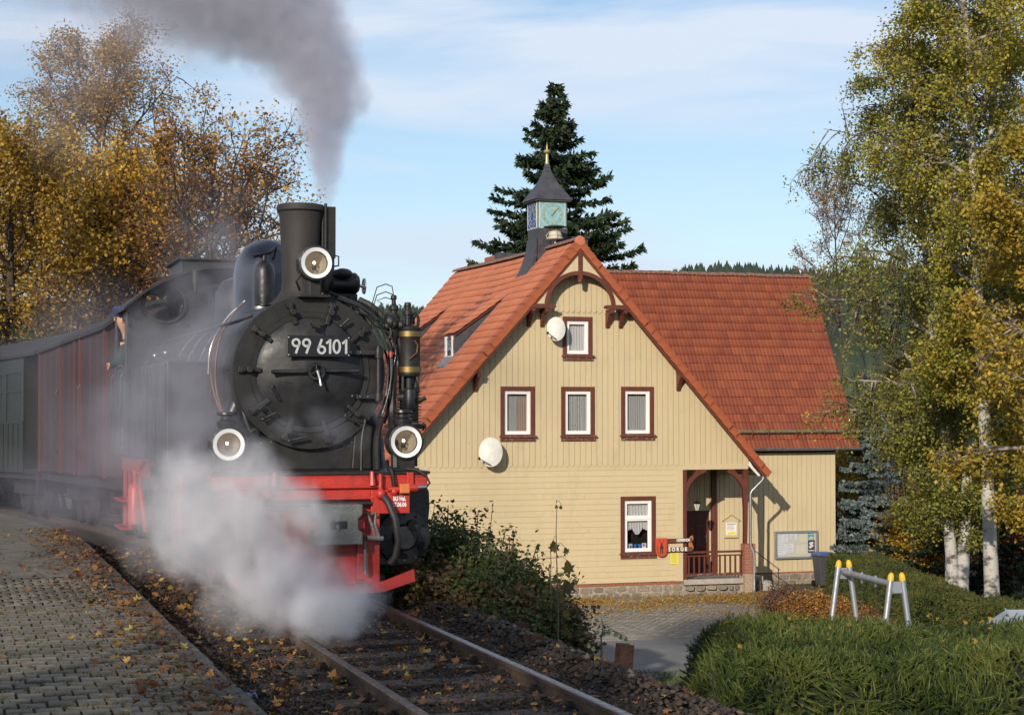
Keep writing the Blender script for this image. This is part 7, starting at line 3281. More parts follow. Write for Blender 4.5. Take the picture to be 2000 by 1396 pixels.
def shrub(name, label, base, rx, ry, h, nst, nleaf, lsize, tones, seed, cat='shrub', group=None, spread=.10, up=1.6, trans=.3, lean=0.0, leafm=None):
    """many stems fanning from the ground, leaves along them"""
    rr = np.random.default_rng(seed)
    root = empty(name, base, 0, label, cat, group)
    w = Wood(4)
    an = []
    for i in range(nst):
        a = rr.uniform(0, 2 * PI)
        q = math.sqrt(rr.uniform(0, 1))
        p = np.array([rx * .55 * q * math.cos(a), ry * .55 * q * math.sin(a), 0.0])
        hh = h * rr.uniform(.62, 1.0) * (1 - .35 * q * q)
        d = np.array([math.cos(a) * rx * .5 * q, math.sin(a) * ry * .5 * q, hh])
        pts = [p]
        for k in range(6):
            pts.append(p + d * ((k + 1) / 6) + rr.normal(0, .03 * h, 3) * ((k + 1) / 6))
        pts = np.array(pts)
        w.tube(pts, .012 * (1 - np.linspace(0, 1, 7)) * max(1, h / 2) + .004)
        for k in range(2, 6):
            an.append((pts[k], pts[k + 1]))
            for _ in range(2):
                e = rr.normal(0, .16 * min(1.4, h), 3)
                e[2] = abs(e[2]) * .7
                an.append((pts[k], pts[k] + e))
                w.tube(np.array([pts[k], pts[k] + e]), np.array([.005, .003]))
    w.build('stems', m_twig, root)
    P, tb = leaf_cloud(an, nleaf, spread, seed + 5)
    tone = np.clip(tb * .6 + rr.uniform(0, .4, len(P)), 0, 1)
    P[:, 2] = np.maximum(P[:, 2], .02)
    lm = leafm or mat('leaf_' + label.replace(' ', '_')[:40], tones[0], .55, tone=tones, trans=trans, spec=.35)
    leaves('foliage', P, rr.uniform(.7, 1.3, len(P)) * lsize, tone, lm, 1.1, root, simple=True)
    return root


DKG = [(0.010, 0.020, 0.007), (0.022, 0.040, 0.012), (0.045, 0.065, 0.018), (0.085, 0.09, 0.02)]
for i, (px, Y, R_, hh, lb) in enumerate([(-10, 40, 2.0, 4.2, 'dark green bush behind the last coach at the left edge'), (90, 41, 2.0, 3.9, 'dark green bush above the coach windows'),
                                         (180, 43, 2.0, 3.9, 'olive bush rising behind the gap between coach and van'), (265, 44, 2.0, 4.3, 'yellowing bush behind the cab roof'), (340, 44, 1.8, 3.6, 'low bush behind the engine boiler'), (-60, 44, 2.2, 5.4, 'tall shaded bush beyond the left edge')]):
    x, y, z = at(px, 800, Y)
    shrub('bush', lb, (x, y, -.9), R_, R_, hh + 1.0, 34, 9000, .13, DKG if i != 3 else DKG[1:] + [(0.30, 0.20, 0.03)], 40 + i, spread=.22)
for i, (px, Y, R_, hh) in enumerate([(700, 70, 2.4, 6.2), (640, 74, 2.4, 5.6), (770, 82, 2.4, 6.0)]):
    x, y, z = at(px, 800, Y)
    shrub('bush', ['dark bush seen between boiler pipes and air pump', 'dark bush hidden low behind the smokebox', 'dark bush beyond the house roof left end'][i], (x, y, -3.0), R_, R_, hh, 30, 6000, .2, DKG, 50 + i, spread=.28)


# --- conifers
def spruce(name, label, base, H, Rb, seed, tones, nper, lean=0.0, cb=.06, dens=1.0, blade=(.30, .05), droop=.22, m=None, gap=.0, cat='tree'):
    rr = np.random.default_rng(seed)
    root = empty(name, base, 0, label, cat)
    w = Wood(7)
    q = np.linspace(0, 1, 14)
    w.tube(np.stack([q * 0, q * 0, q * H], 1), (.018 * H) * (1 - q) + .012)
    w.build('trunk', m_bark, root)
    bw = Wood(3)
    P, D, Ln = [], [], []
    whorls = int(H / .34 * dens)
    for i in range(whorls):
        h_ = cb + (1 - cb) * (i + rr.uniform(0, 1)) / whorls
        prof = (1 - h_) ** .86 * (1 - .30 * math.exp(-h_ * 10))
        nb_ = rr.integers(5, 9)
        for j in range(nb_):
            if rr.uniform() < gap:
                continue
            az = rr.uniform(0, 2 * PI)
            L = max(.18, Rb * prof * rr.uniform(.50, 1.18))
            n = 7
            t_ = np.linspace(0, 1, n)
            dz = L * (.10 * t_ - droop * 1.6 * t_ ** 1.3 + droop * 1.5 * t_ ** 3) + (.35 * t_ * L if h_ > .85 else 0)
            pts = np.stack([np.cos(az) * L * t_, np.sin(az) * L * t_, h_ * H + dz], 1)
            bw.tube(pts, .010 * H / 12 * (1 - t_) * (L / Rb + .3) + .006)
            k = max(6, int(nper * L * dens))
            u = rr.uniform(.10, 1.02, k)
            ip = np.stack([np.interp(u, t_, pts[:, c]) for c in range(3)], 1)
            out = np.array([math.cos(az), math.sin(az), 0])
            side = np.array([-math.sin(az), math.cos(az), 0])
            sg = rr.choice([-1, 1], k)[:, None]
            lat = side[None] * sg * rr.uniform(.3, 1.0, (k, 1)) + out[None] * rr.uniform(.2, .9, (k, 1)) + np.array([0, 0, -1])[None] * rr.uniform(0, .9, (k, 1)) + np.array([0, 0, 1])[None] * (rr.uniform(0, 1, (k, 1)) < .16) * .9
            off = side[None] * sg * rr.uniform(0, .22, (k, 1)) * L * (1.05 - u[:, None])
            P.append(ip + off)
            D.append(lat)
            Ln.append(np.full(k, 1.0))
    bw.build('branches', m_bark, root)
    P, D, Ln = np.concatenate(P), np.concatenate(D), np.concatenate(Ln)
    L_ = rr.uniform(.6, 1.25, len(P)) * blade[0]
    lm = m or mat('needles_' + label.replace(' ', '_')[:36], tones[0], .6, tone=tones, trans=.12, spec=.3)
    blades('foliage', P, D, L_, rr.uniform(.7, 1.3, len(P)) * blade[1], rr.uniform(0, 1, len(P)), lm, root)
    return root


NEED = [(0.012, 0.024, 0.012), (0.022, 0.042, 0.018), (0.035, 0.058, 0.024), (0.062, 0.075, 0.028)]
x, y, z = at(1085, 900, 76)
spruce('spruce_tree', 'tall dark green spruce standing behind the clock turret', (x, y, -4.5), 20.2, 7.8, 61, NEED, 100, blade=(.32, .055), droop=.13, gap=.20, dens=1.25)
x, y, z = at(1060, 900, 77)
x, y, z = at(1700, 900, 58)
BLUE = [(0.06, 0.085, 0.085), (0.11, 0.15, 0.15), (0.18, 0.225, 0.22), (0.26, 0.29, 0.27)]
spruce('blue_spruce_tree', 'silvery blue spruce standing right of the house', (x, y, -4.1), 6.9, 1.7, 62, BLUE, 170, cb=.02, blade=(.15, .036), droop=.12, dens=2.1)

# --- birches on the right
birch_crown = lambda R_, cb: (lambda h: R_ * (max(.18, math.sin(PI * min(1, (h - cb * .7) / (1.05 - cb * .7)) ** .8)) if h > cb * .7 else .3))
x, y, z = at(1868, 1135, 44)
tree('birch_tree', 'forked green birch with leaning trunks right of the blue spruce', (x, y, -3.9), 18.5, .15, (lambda h: float(np.interp(h, [0, .16, .26, .41, .68, .85, 1], [.8, 1.1, 1.8, 2.8, 2.7, 2.0, .6]))), .15, 52, 11, 6, 120000, .085, BIRCHG, 71, bark=m_birch, droop=.62, up=.85, spread=.13, clump=.7,
     trunks=[(0, 0, 0, .80, -.075, .01), (.08, 0, 0, 1.0, .066, .02)], wob=.10)
x, y, z = at(1940, 1150, 40)
tree('birch_tree', 'straight white-trunked birch, rightmost of the two trunks', (x, y, -3.6), 19.5, .24, birch_crown(2.6, .2), .155, 42, 10, 6, 90000, .085, BIRCHG[1:] + [(0.34, 0.25, 0.03)], 72, bark=m_birch, droop=.66, up=.85, spread=.13, clump=.7, lean=(-.035, 0), wob=.08)
x, y, z = at(2085, 1150, 36)
tree('birch_tree', 'golden yellow birch hanging in from the right edge', (x, y, -3.2), 11.4, .12, birch_crown(2.5, .05), .16, 34, 9, 6, 60000, .09, BIRCHY, 73, bark=m_birch, droop=.60, up=.7, spread=.12, clump=.7)
x, y, z = at(1850, 900, 47)
tree('birch_tree', 'yellow green young birch in front of the blue spruce top', (x, y, -3.9), 8.4, .42, birch_crown(1.7, .3), .08, 30, 8, 6, 34000, .08, BIRCHY, 74, bark=m_birch, droop=.45, up=.9, spread=.13, clump=.9)
x, y, z = at(1655, 900, 74)
tree('cherry_tree', 'thin nearly bare tree with orange leaf tips above the wing roof ridge', (x, y, -3.9), 15.0, .52, round_crown(2.6, .48), .09, 17, 8, 7, 6500, .09, [(0.16, 0.10, 0.06), (0.30, 0.15, 0.05), (0.38, 0.20, 0.05)], 75, up=.9, spread=.10, lean=(-.04, 0))

# --- yellow shrubs and dark conifers in the right background
YEL = [(0.20, 0.13, 0.02), (0.36, 0.22, 0.025), (0.50, 0.31, 0.03), (0.34, 0.28, 0.04)]
for i, (px, Y, R_, hh, tn_, lb) in enumerate([(1795, 52, 1.0, 3.9, YEL, 'bright yellow shrub between blue spruce and birch trunks'), (1648, 72, 1.6, 7.4, YEL, 'yellow green shrub just beside the house corner'),
                                              (1985, 52, 1.3, 4.3, [(0.26, 0.07, 0.03), (0.40, 0.14, 0.03), (0.30, 0.10, 0.03)], 'orange red shrub at the right edge behind the birch'),
                                              (1890, 64, 2.2, 8.6, [(0.10, 0.10, 0.02), (0.22, 0.17, 0.03), (0.34, 0.22, 0.03)], 'olive gold tree behind the birch trunks'),
                                              (1760, 74, 2.6, 9.4, [(0.07, 0.075, 0.02), (0.14, 0.12, 0.03), (0.26, 0.18, 0.03)], 'olive brown tree behind the blue spruce')]):
    x, y, z = at(px, 900, Y)
    shrub('yellow_shrub' if i < 2 else 'shrub', lb, (x, y, -4.0), R_, R_, hh, 30, 11000, .11, tn_, 80 + i, spread=.18)
for i, (px, Y, R_, hh) in enumerate([(1725, 52, 1.1, 1.7), (1780, 51, 1.1, 1.7), (1845, 50, 1.2, 2.3), (1910, 50, 1.3, 3.2), (1975, 50, 1.3, 2.6), (2030, 48, 1.3, 2.6)]):
    x, y, z = at(px, 900, Y)
    spruce('yew_bush', ['low dark yew below the blue spruce', 'low dark yew beneath the yellow shrub', 'dark yew left of the forked birch', 'tall dark yew between the birch trunks', 'dark yew right of the straight birch trunk', 'dark yew at the right edge'][i],
           (x, y, -4.0), hh + .6, R_ * 1.15, 90 + i, [(0.008, 0.016, 0.007), (0.016, 0.03, 0.012), (0.03, 0.05, 0.018)], 95, cb=.0, blade=(.16, .035), droop=.02, cat='shrub')


# --- clipped hedges
def sprig_template(nn=9, wf=1.0, sk=.13, nl=.30):
    """a needle sprig: stem with paired needles; base at origin pointing +z; list of triangles"""
    V = []
    for i in range(nn):
        h_ = .12 + .80 * i / nn
        for s_ in (0, 1, 2):
            a = i * 1.9 + s_ * 2.094
            L = nl * (1 - .45 * i / nn)
            d = np.array([math.cos(a) * L, math.sin(a) * L, sk])
            c = np.array([0, 0, h_])
            w_ = np.array([-math.sin(a), math.cos(a), 0]) * .030 * wf
            V += [c - w_, c + w_, c + d]
    V += [np.array([-.02 * wf, 0, 0]), np.array([.02 * wf, 0, 0]), np.array([0, 0, 1.05])]
    V += [np.array([0, -.02 * wf, 0]), np.array([0, .02 * wf, 0]), np.array([0, 0, 1.05])]
    return np.array(V)


def sprigs(name, P, D, size, tone, m, parent, nn=9, wf=1.0, sk=.13, nl=.30):
    T_ = sprig_template(nn, wf, sk, nl)
    n = len(P)
    D = D / np.linalg.norm(D, axis=1)[:, None]
    A = np.cross(D, RNG.normal(0, 1, (n, 3)))
    A /= np.linalg.norm(A, axis=1)[:, None]
    B = np.cross(D, A)
    V = (T_[None, :, 0:1] * A[:, None] + T_[None, :, 1:2] * B[:, None] + T_[None, :, 2:3] * D[:, None]) * size[:, None, None] + P[:, None]
    k = len(T_)
    F = np.arange(n * k).reshape(-1, 3)
    return np_mesh(name, V.reshape(-1, 3), F, m, parent, tone=np.repeat(tone, k // 3))


def hedge(name, label, pts, width, h0, h1, zb, dens, size, tones, seed, nn=9, top_wob=.06, group=None, round_=.25, wf=1.0, back=True, sk=.13, nl=.30, flow=0.0):
    """a clipped hedge following a ground line; surface covered with needle sprigs over a dark core"""
    rr = np.random.default_rng(seed)
    root = empty(name, (pts[0][0], pts[0][1], zb), 0, label, 'hedge', group)
    O = np.array([pts[0][0], pts[0][1], zb])
    P = np.array(pts, float)
    seg = np.linalg.norm(np.diff(P, axis=0), axis=1)
    tot = seg.sum()
    cum = np.concatenate([[0], np.cumsum(seg)])
    # cross-section outline (rounded box) parameterised 0..1
    n = int(tot * (width + 2 * max(h0, h1)) * dens)
    s = rr.uniform(-round_, tot + round_, n)
    c = rr.uniform(0, 1 if back else (width + h0) / (width + 2 * h0) + .03, n)
    H_ = np.interp(s, [0, tot], [h0, h1])
    per = width + 2 * H_
    d = c * per
    x_ = np.where(d < H_, -width / 2, np.where(d > H_ + width, width / 2, d - H_ - width / 2))
    z_ = np.where(d < H_, d, np.where(d > H_ + width, per - d, H_))
    nx_ = np.where(d < H_, -1.0, np.where(d > H_ + width, 1.0, 0.0))
    nz_ = np.where((d >= H_) & (d <= H_ + width), 1.0, 0.0)
    # round the shoulders
    rt = np.clip((z_ - (H_ - .3)) / .3, 0, 1) * np.abs(nx_)
    x_ = x_ * (1 - .16 * rt ** 2)
    nz_ = nz_ + rt * .9
    ed = np.clip((np.abs(x_) - (width / 2 - .3)) / .3, 0, 1) * (nz_ > .99)
    z_ = z_ - .12 * ed ** 2
    # end caps: pull in
    over = np.maximum(0, np.maximum(-s, s - tot)) / max(round_, 1e-3)
    shrink = np.sqrt(np.clip(1 - over ** 2, .02, 1))
    sx = np.clip(s, 0, tot)
    bx = np.interp(s, cum, P[:, 0], left=np.nan, right=np.nan)
    i = np.clip(np.searchsorted(cum, sx, side='right') - 1, 0, len(seg) - 1)
    dr = np.diff(P, axis=0) / seg[:, None]
    base = P[i] + dr[i] * (s - cum[i])[:, None]
    nrm = np.stack([dr[i][:, 1], -dr[i][:, 0]], 1)
    pos = np.stack([base[:, 0] + nrm[:, 0] * -x_ * shrink, base[:, 1] + nrm[:, 1] * -x_ * shrink, zb + z_ * (0.35 + .65 * shrink)], 1)
    wob = np.array([mnoise.noise(Vector((p[0] * 1.3, p[1] * 1.3, p[2] * 1.3 + seed))) + .5 * mnoise.noise(Vector((p[0] * 4, p[1] * 4, p[2] * 4))) for p in pos])
    N = np.stack([nrm[:, 0] * -nx_, nrm[:, 1] * -nx_, nz_], 1)
    e_ = np.where(s < 0, -1, np.where(s > tot, 1, 0)) * over
    N[:, :2] += dr[i] * e_[:, None] * 1.5
    N /= np.maximum(1e-6, np.linalg.norm(N, axis=1))[:, None]
    pos = pos + N * (wob * top_wob * 1.6)[:, None]
    D = N * .85 + rr.normal(0, .50, (n, 3)) + np.array([0, 0, .22])
    if flow:
        D = D + flow * np.array([[mnoise.noise(Vector((p[0] * 2.2 + k * 9, p[1] * 2.2, p[2] * 2.2))) for k in range(3)] for p in pos]) * 2.0
    # tone falls in patches
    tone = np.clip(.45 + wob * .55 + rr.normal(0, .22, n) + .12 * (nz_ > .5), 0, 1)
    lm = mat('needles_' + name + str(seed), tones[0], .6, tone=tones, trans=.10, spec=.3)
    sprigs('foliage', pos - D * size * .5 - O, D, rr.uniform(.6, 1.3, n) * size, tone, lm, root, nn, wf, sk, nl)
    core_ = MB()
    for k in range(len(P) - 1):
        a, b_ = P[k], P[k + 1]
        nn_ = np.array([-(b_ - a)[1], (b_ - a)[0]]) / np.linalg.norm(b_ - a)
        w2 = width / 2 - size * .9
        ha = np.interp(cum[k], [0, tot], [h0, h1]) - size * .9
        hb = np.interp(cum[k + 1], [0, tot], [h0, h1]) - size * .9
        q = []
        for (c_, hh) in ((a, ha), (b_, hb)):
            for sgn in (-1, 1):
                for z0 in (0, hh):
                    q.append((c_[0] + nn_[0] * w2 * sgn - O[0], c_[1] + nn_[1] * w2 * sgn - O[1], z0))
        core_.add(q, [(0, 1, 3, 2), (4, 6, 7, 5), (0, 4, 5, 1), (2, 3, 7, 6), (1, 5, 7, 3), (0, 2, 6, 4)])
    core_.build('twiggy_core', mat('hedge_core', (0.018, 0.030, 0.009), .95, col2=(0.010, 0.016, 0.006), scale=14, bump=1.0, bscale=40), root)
    return root


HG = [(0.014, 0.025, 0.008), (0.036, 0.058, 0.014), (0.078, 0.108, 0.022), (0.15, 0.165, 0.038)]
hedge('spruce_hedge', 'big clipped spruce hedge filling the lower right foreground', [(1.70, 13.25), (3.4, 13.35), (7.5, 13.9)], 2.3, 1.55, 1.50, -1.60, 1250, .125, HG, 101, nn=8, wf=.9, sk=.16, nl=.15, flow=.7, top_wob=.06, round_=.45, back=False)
HM2 = [(0.022, 0.036, 0.010), (0.045, 0.065, 0.015), (0.080, 0.095, 0.022), (0.12, 0.11, 0.03)]
ha, hb_, hc = at(1668, 900, 52), at(1850, 900, 40.5), at(1880, 900, 38.5)
hedge('garden_hedge', 'low clipped hedge running back to the house corner behind the swing', [(ha[0], ha[1]), (hb_[0], hb_[1])], 1.6, 1.35, 1.30, -3.92, 420, .20, HM2, 102, nn=3, wf=3.0)
hb2, hd = at(1900, 900, 38.5), at(2120, 900, 36)
hedge('garden_hedge', 'low clipped hedge in front of the birch trunks', [(hb2[0], hb2[1]), (hd[0], hd[1])], 1.7, 1.35, 1.40, -3.80, 520, .20, HM2, 103, nn=3, wf=3.0)
# brown and orange leaves caught on the near hedge
n = 90
pp_ = np.stack([RNG.uniform(1.4, 5.5, n), RNG.uniform(12.2, 14.2, n), np.full(n, .02)], 1)
pp_[:, 2] = np.where(pp_[:, 1] < 12.4, RNG.uniform(-.9, 0, n), 0.02)
pp_[:, 1] = np.where(pp_[:, 2] < 0, 12.06, pp_[:, 1])
tag(leaves('caught_leaves', pp_, RNG.uniform(.02, .045, n), RNG.uniform(.1, .75, n), m_leaf_fall, .7), 'orange and brown leaves caught on the foreground hedge', 'leaves', kind='stuff')

# --- rusty shrubs beside the entrance
for i, (px, Y, R_, hh, tn_, lb) in enumerate([
        (1532, 46, .52, 1.22, [(0.10, 0.06, 0.04), (0.18, 0.10, 0.06), (0.26, 0.14, 0.07)], 'brown bare-looking shrub by the entrance steps'),
        (1570, 45, .55, 1.05, [(0.20, 0.09, 0.03), (0.36, 0.16, 0.035), (0.50, 0.26, 0.05)], 'orange shrub in front of the wheelie bin'),
        (1606, 45, .58, 1.10, [(0.26, 0.12, 0.03), (0.46, 0.22, 0.04), (0.62, 0.33, 0.06)], 'golden orange shrub left of the swing'),
        (1650, 44, .55, .95, [(0.20, 0.09, 0.03), (0.38, 0.17, 0.035), (0.50, 0.26, 0.05)], 'orange shrub between the first swing legs'),
        (1692, 42, .52, .80, [(0.14, 0.07, 0.04), (0.26, 0.12, 0.05), (0.34, 0.18, 0.06)], 'low rusty shrub under the swing beam')]):
    x, y, z = at(px, 900, Y)
    shrub('russet_shrub', lb, (x, y, STREET), R_ * 1.25, R_, hh, 60, 7500, .055, tn_, 110 + i, spread=.07)

# --- overgrown embankment beside the track
WILD = [[(0.025, 0.045, 0.014), (0.05, 0.085, 0.022), (0.10, 0.13, 0.03), (0.16, 0.12, 0.035)], [(0.035, 0.05, 0.018), (0.10, 0.055, 0.03), (0.16, 0.10, 0.035), (0.09, 0.12, 0.03)]]


def gz(x, y):
    return float(ground_z(np.array([x]), np.array([y]))[0])


def wild(px, Y, top_py, seed, k, lb, R_=.42, nl=4200, ls=.046, nst=14):
    x = (px - 1000) / FPX * Y
    zt = CAM_H - (top_py - 800) / FPX * Y
    zb = gz(x, Y)
    shrub('wild_shrub', lb, (x, Y, zb), R_, R_, max(.4, zt - zb), nst, nl, ls, WILD[k], seed, group='wild shrubs on the embankment', spread=.045)


WL = ['wild shrub close behind the right cylinder', 'tallest dark wild shrub just right of the air pump lamp', 'tall wild shrub in the back row beside the cylinder', 'wild shrub second in line from the engine', 'wild shrub in the back row behind the tallest one', 'wild shrub with reddish leaves at the middle of the thicket top', 'reddish wild shrub in the thicket under the siding grooves', 'green wild shrub behind the middle of the thicket', 'reddish wild shrub on the falling edge of the thicket', 'green wild shrub at the rear of the falling thicket edge', 'small reddish wild shrub near the saplings', 'green wild shrub at the back near the saplings', 'last small wild shrub before the maple saplings', 'wild shrub at the back right end of the thicket', 'low wild shrub at the wheel side of the thicket', 'low reddish wild shrub at the foot of the thicket, left', 'low green wild shrub at the foot of the thicket, middle', 'low reddish wild shrub above the leaning rusty post', 'low green wild shrub at the right foot of the thicket', 'low reddish wild shrub around the sapling stems']
k = 0
for (px, Y, ty) in [(800, 17.5, 985), (835, 17.0, 950), (835, 19.5, 960), (872, 16.8, 985), (880, 18.5, 975), (905, 17.6, 990), (930, 16.4, 1010), (948, 18.4, 1010), (968, 16.6, 1018), (988, 17.8, 1030), (1005, 16.2, 1050), (1018, 18.0, 1060), (1040, 16.4, 1095), (1052, 17.6, 1075),
                    (790, 16.6, 1060), (850, 16.0, 1080), (905, 15.8, 1090), (955, 15.5, 1120), (1000, 15.2, 1140), (1062, 15.6, 1140)]:
    wild(px, Y, ty, 130 + k, k % 2 if k > 4 else 0, WL[k])
    k += 1
# grass and weeds at the foot of the thicket and along the bed edge
m_grass = mat('grass_blade', (0.05, 0.09, 0.02), .7, tone=[(0.030, 0.042, 0.012), (0.055, 0.085, 0.018), (0.10, 0.14, 0.03), (0.20, 0.17, 0.07)], trans=.25)


def grass(name, label, x0, x1, y0, y1, n, h, cond=None, tone=(0, 1), zf=None):
    x = RNG.uniform(x0, x1, n)
    y = RNG.uniform(y0, y1, n)
    if cond is not None:
        kq = cond(x, y)
        x, y = x[kq], y[kq]
    z = ground_z(x, y) - .02 if zf is None else np.full(len(x), zf)
    D = np.stack([RNG.normal(0, .35, len(x)), RNG.normal(0, .35, len(x)), np.ones(len(x))], 1)
    o = blades(name, np.stack([x, y, z], 1), D, RNG.uniform(.4, 1.2, len(x)) * h, RNG.uniform(.003, .007, len(x)) * (1 + 6 * h), RNG.uniform(*tone, len(x)), m_grass, bend=.2)
    tag(o, label, 'grass', kind='stuff')
    return o


def off_track(lo, hi):
    def f_(x, y):
        s, t = track_st(x, y)
        return (t > lo) & (t < hi)
    return f_


grass('embankment_grass', 'rough grass growing on the embankment beside the track', -1.2, 4.5, 8, 22, 60000, .22, off_track(1.35, 5.0), (0, .75))
grass('bank_grass', 'short bright grass on the slope left of the big hedge', .4, 4.0, 22, 38, 42000, .10, off_track(6, 30), (.25, .9))
grass('lawn_grass', 'mown lawn under the swing with fallen leaves', 5.2, 14, 33, 50, 70000, .09, lambda x, y: (x > 5.4 + (y - 38) * .12), (.2, .9))
n = 3800
lx, ly = RNG.uniform(5.3, 13, n), RNG.uniform(34, 49, n)
tag(leaves('lawn_leaves', np.stack([lx, ly, ground_z(lx, ly) + .06], 1), RNG.uniform(.03, .06, n), RNG.beta(2, 1.5, n), m_leaf_y, .4, simple=True), 'fallen leaves scattered over the lawn', 'leaves', kind='stuff')


# --- young maple sapling and weeds near the rusty posts
def bed_point(px, t):
    """point on the bed edge (offset t from the track centre) seen in picture column px"""
    k = (px - 1000) / FPX
    ax, ay = ENG.x + TS.x * t, ENG.y + TS.y * t
    s = (k * ay - ax) / (TD.x - k * TD.y)
    return ax + TD.x * s, ay + TD.y * s, s


def sapling(label, px, Y, top_py, leaf_pts, tones, size, seed, name='maple_sapling', bot=None, lean=.0, cat='sapling'):
    x = (px - 1000) / FPX * Y
    zb = gz(x, Y) if bot is None else bot
    zt = CAM_H - (top_py - 800) / FPX * Y
    root = empty(name, (x, Y, zb), 0, label, cat)
    w = Wood(6)
    q = np.linspace(0, 1, 9)
    rr = np.random.default_rng(seed)
    sp = np.stack([lean * q + rr.normal(0, .006, 9), rr.normal(0, .006, 9), q * (zt - zb)], 1)
    w.tube(sp, .009 * (1 - q) + .003)
    lm = mat('leaf_' + label.replace(' ', '_')[:40], tones[0], .6, tone=tones, trans=.35)
    for (lx, lpy, sc) in leaf_pts:
        lz = CAM_H - (lpy - 800) / FPX * Y - zb
        ox = (lx - px) / FPX * Y
        sx = float(np.interp(lz + .05, sp[:, 2], sp[:, 0]))
        w.tube(np.array([[sx, 0, lz + .06], [(sx + ox) / 2, .01, lz + .07], [ox, .01, lz + .03]]), np.array([.003, .0025, .002]))
        P_ = [(0, .5), *[(a * 1.0, b_) for a, b_ in LEAF_POLY]]
        mb = MB()
        ang = rr.uniform(-.5, .5)
        tl = rr.uniform(-.6, .6)
        vs = []
        for a, b_ in LEAF_POLY:
            a2, b2 = a * sc, (b_ - .55) * sc
            vs.append((ox + (a2 * math.cos(ang) - b2 * math.sin(ang)) * math.cos(tl), .01 + a2 * math.sin(tl) + .25 * sc * (a * a), lz + .03 + (a2 * math.sin(ang) + b2 * math.cos(ang))))
        k_ = len(vs)
        c = (ox, .02, lz + .03 - .5 * sc)
        mb.add([c] + vs, [(0, i + 1, (i + 1) % k_ + 1) for i in range(k_)])
        o = mb.build('leaf', lm, root)
        a_ = o.data.attributes.new('tone', 'FLOAT', 'FACE')
        a_.data.foreach_set('value', np.full(len(o.data.polygons), rr.uniform(), dtype=np.float32))
    w.build('stem', m_twig, root)
    return root


ML = [(0.05, 0.055, 0.015), (0.09, 0.085, 0.02), (0.16, 0.13, 0.025)]
sapling('tall single maple sapling with drooping leaves before the cream siding', 1091, 15.0, 990, [(1086, 992, .035), (1096, 993, .035), (1080, 1062, .10), (1103, 1075, .06), (1107, 1100, .12), (1085, 1128, .07), (1104, 1138, .12), (1096, 1165, .07), (1108, 1195, .07), (1103, 1225, .09)], ML, .1, 5, lean=-.02)
sapling('thinner bare-topped maple sapling just left of the tall one', 1074, 15.3, 1060, [(1066, 1150, .07), (1082, 1180, .08), (1062, 1195, .07), (1078, 1215, .07)], ML, .1, 6)
sapling('small weed with pale green leaves between the rusty posts', 1175, 12.4, 1205, [(1166, 1236, .035), (1180, 1238, .04), (1190, 1236, .04), (1200, 1240, .04), (1212, 1246, .035), (1223, 1250, .035), (1150, 1262, .035), (1160, 1268, .035)], [(0.22, 0.30, 0.10), (0.34, 0.40, 0.18), (0.45, 0.50, 0.30)], .05, 7, name='weed', cat='weed')

# --- trees behind the photographer whose dappled shade falls over the foreground
for i, (x, y, H_, R_) in enumerate([(-9.5, -15.0, 11.0, 3.8), (-3.6, -18.0, 10.4, 3.4), (-16.5, -15.5, 11.0, 4.2)]):
    tree('maple_tree', ['autumn maple behind the photographer on the platform side', 'autumn maple right behind the photographer', 'autumn maple behind the photographer far along the platform'][i],
         (x, y, -.1), H_, .15, round_crown(R_, .1), .22, 14, 6, 5, [2600, 1500, 1700][i], .34, GOLD, 200 + i, spread=.35, up=.7)

# ================================================================== wooded hill on the horizon
hx_ = np.linspace(-900, 1100, 60)
hy_ = np.concatenate([np.linspace(230, 1150, 26), np.linspace(1250, 1500, 3)])
HX, HY = np.meshgrid(hx_, hy_)


def hill_z(X, Y):
    az = X / np.maximum(Y, 1)
    ridge = 46 + 22 * sstep(-.02, .16, az) + 3 * np.sin(az * 22) + 2 * np.sin(az * 61 + 1)
    f = sstep(230, 1120, Y)
    return -6.5 + (ridge + 6.5) * f ** .8 - 30 * sstep(1150, 1500, Y)


V = np.stack([HX.ravel(), HY.ravel(), hill_z(HX, HY).ravel()], 1)
idx = np.arange(V.shape[0]).reshape(HX.shape)
F = np.stack([idx[:-1, :-1].ravel(), idx[:-1, 1:].ravel(), idx[1:, 1:].ravel(), idx[1:, :-1].ravel()], 1)
tag(np_mesh('hill', V, F, mat('hill_forest_floor', (0.020, 0.032, 0.014), .95, col2=(0.05, 0.05, 0.022), scale=.02), smooth=True), kind='structure')
n = 17000
fy = RNG.uniform(0, 1, n) ** .9 * 900 + 245
fx = (RNG.uniform(-.34, .36, n)) * fy
fz = hill_z(fx, fy)
h_ = RNG.uniform(9, 20, n)
tiers = []
for (zb_, zt_, r_) in ((.05, .50, .24), (.30, .75, .18), (.55, 1.0, .12)):
    tiers.append((zb_, zt_, r_))
Vt, Ft = [], []
for (zb_, zt_, r_) in tiers:
    k = len(Vt)
    for j in range(6):
        a = 2 * PI * j / 6
        Vt.append((r_ * math.cos(a) * (1 + .25 * (j % 2)), r_ * math.sin(a) * (1 + .25 * (j % 2)), zb_ - .04 * (j % 2)))
    Vt.append((0, 0, zt_))
    Ft += [(k + j, k + (j + 1) % 6, k + 6) for j in range(6)]
Vt, Ft = np.array(Vt), np.array(Ft)
V = Vt[None] * h_[:, None, None] + np.stack([fx, fy, fz - .5], 1)[:, None, :]
F = Ft[None] + (np.arange(n) * len(Vt))[:, None, None]
tag(np_mesh('forest', V.reshape(-1, 3), F.reshape(-1, 3), mat('far_conifers', (0.03, 0.05, 0.03), .9, tone=[(0.020, 0.036, 0.022), (0.034, 0.056, 0.030), (0.05, 0.066, 0.032)]), tone=np.repeat(RNG.uniform(0, 1, n), len(Ft))), 'distant conifer forest covering the hill behind the village', 'forest', kind='stuff')
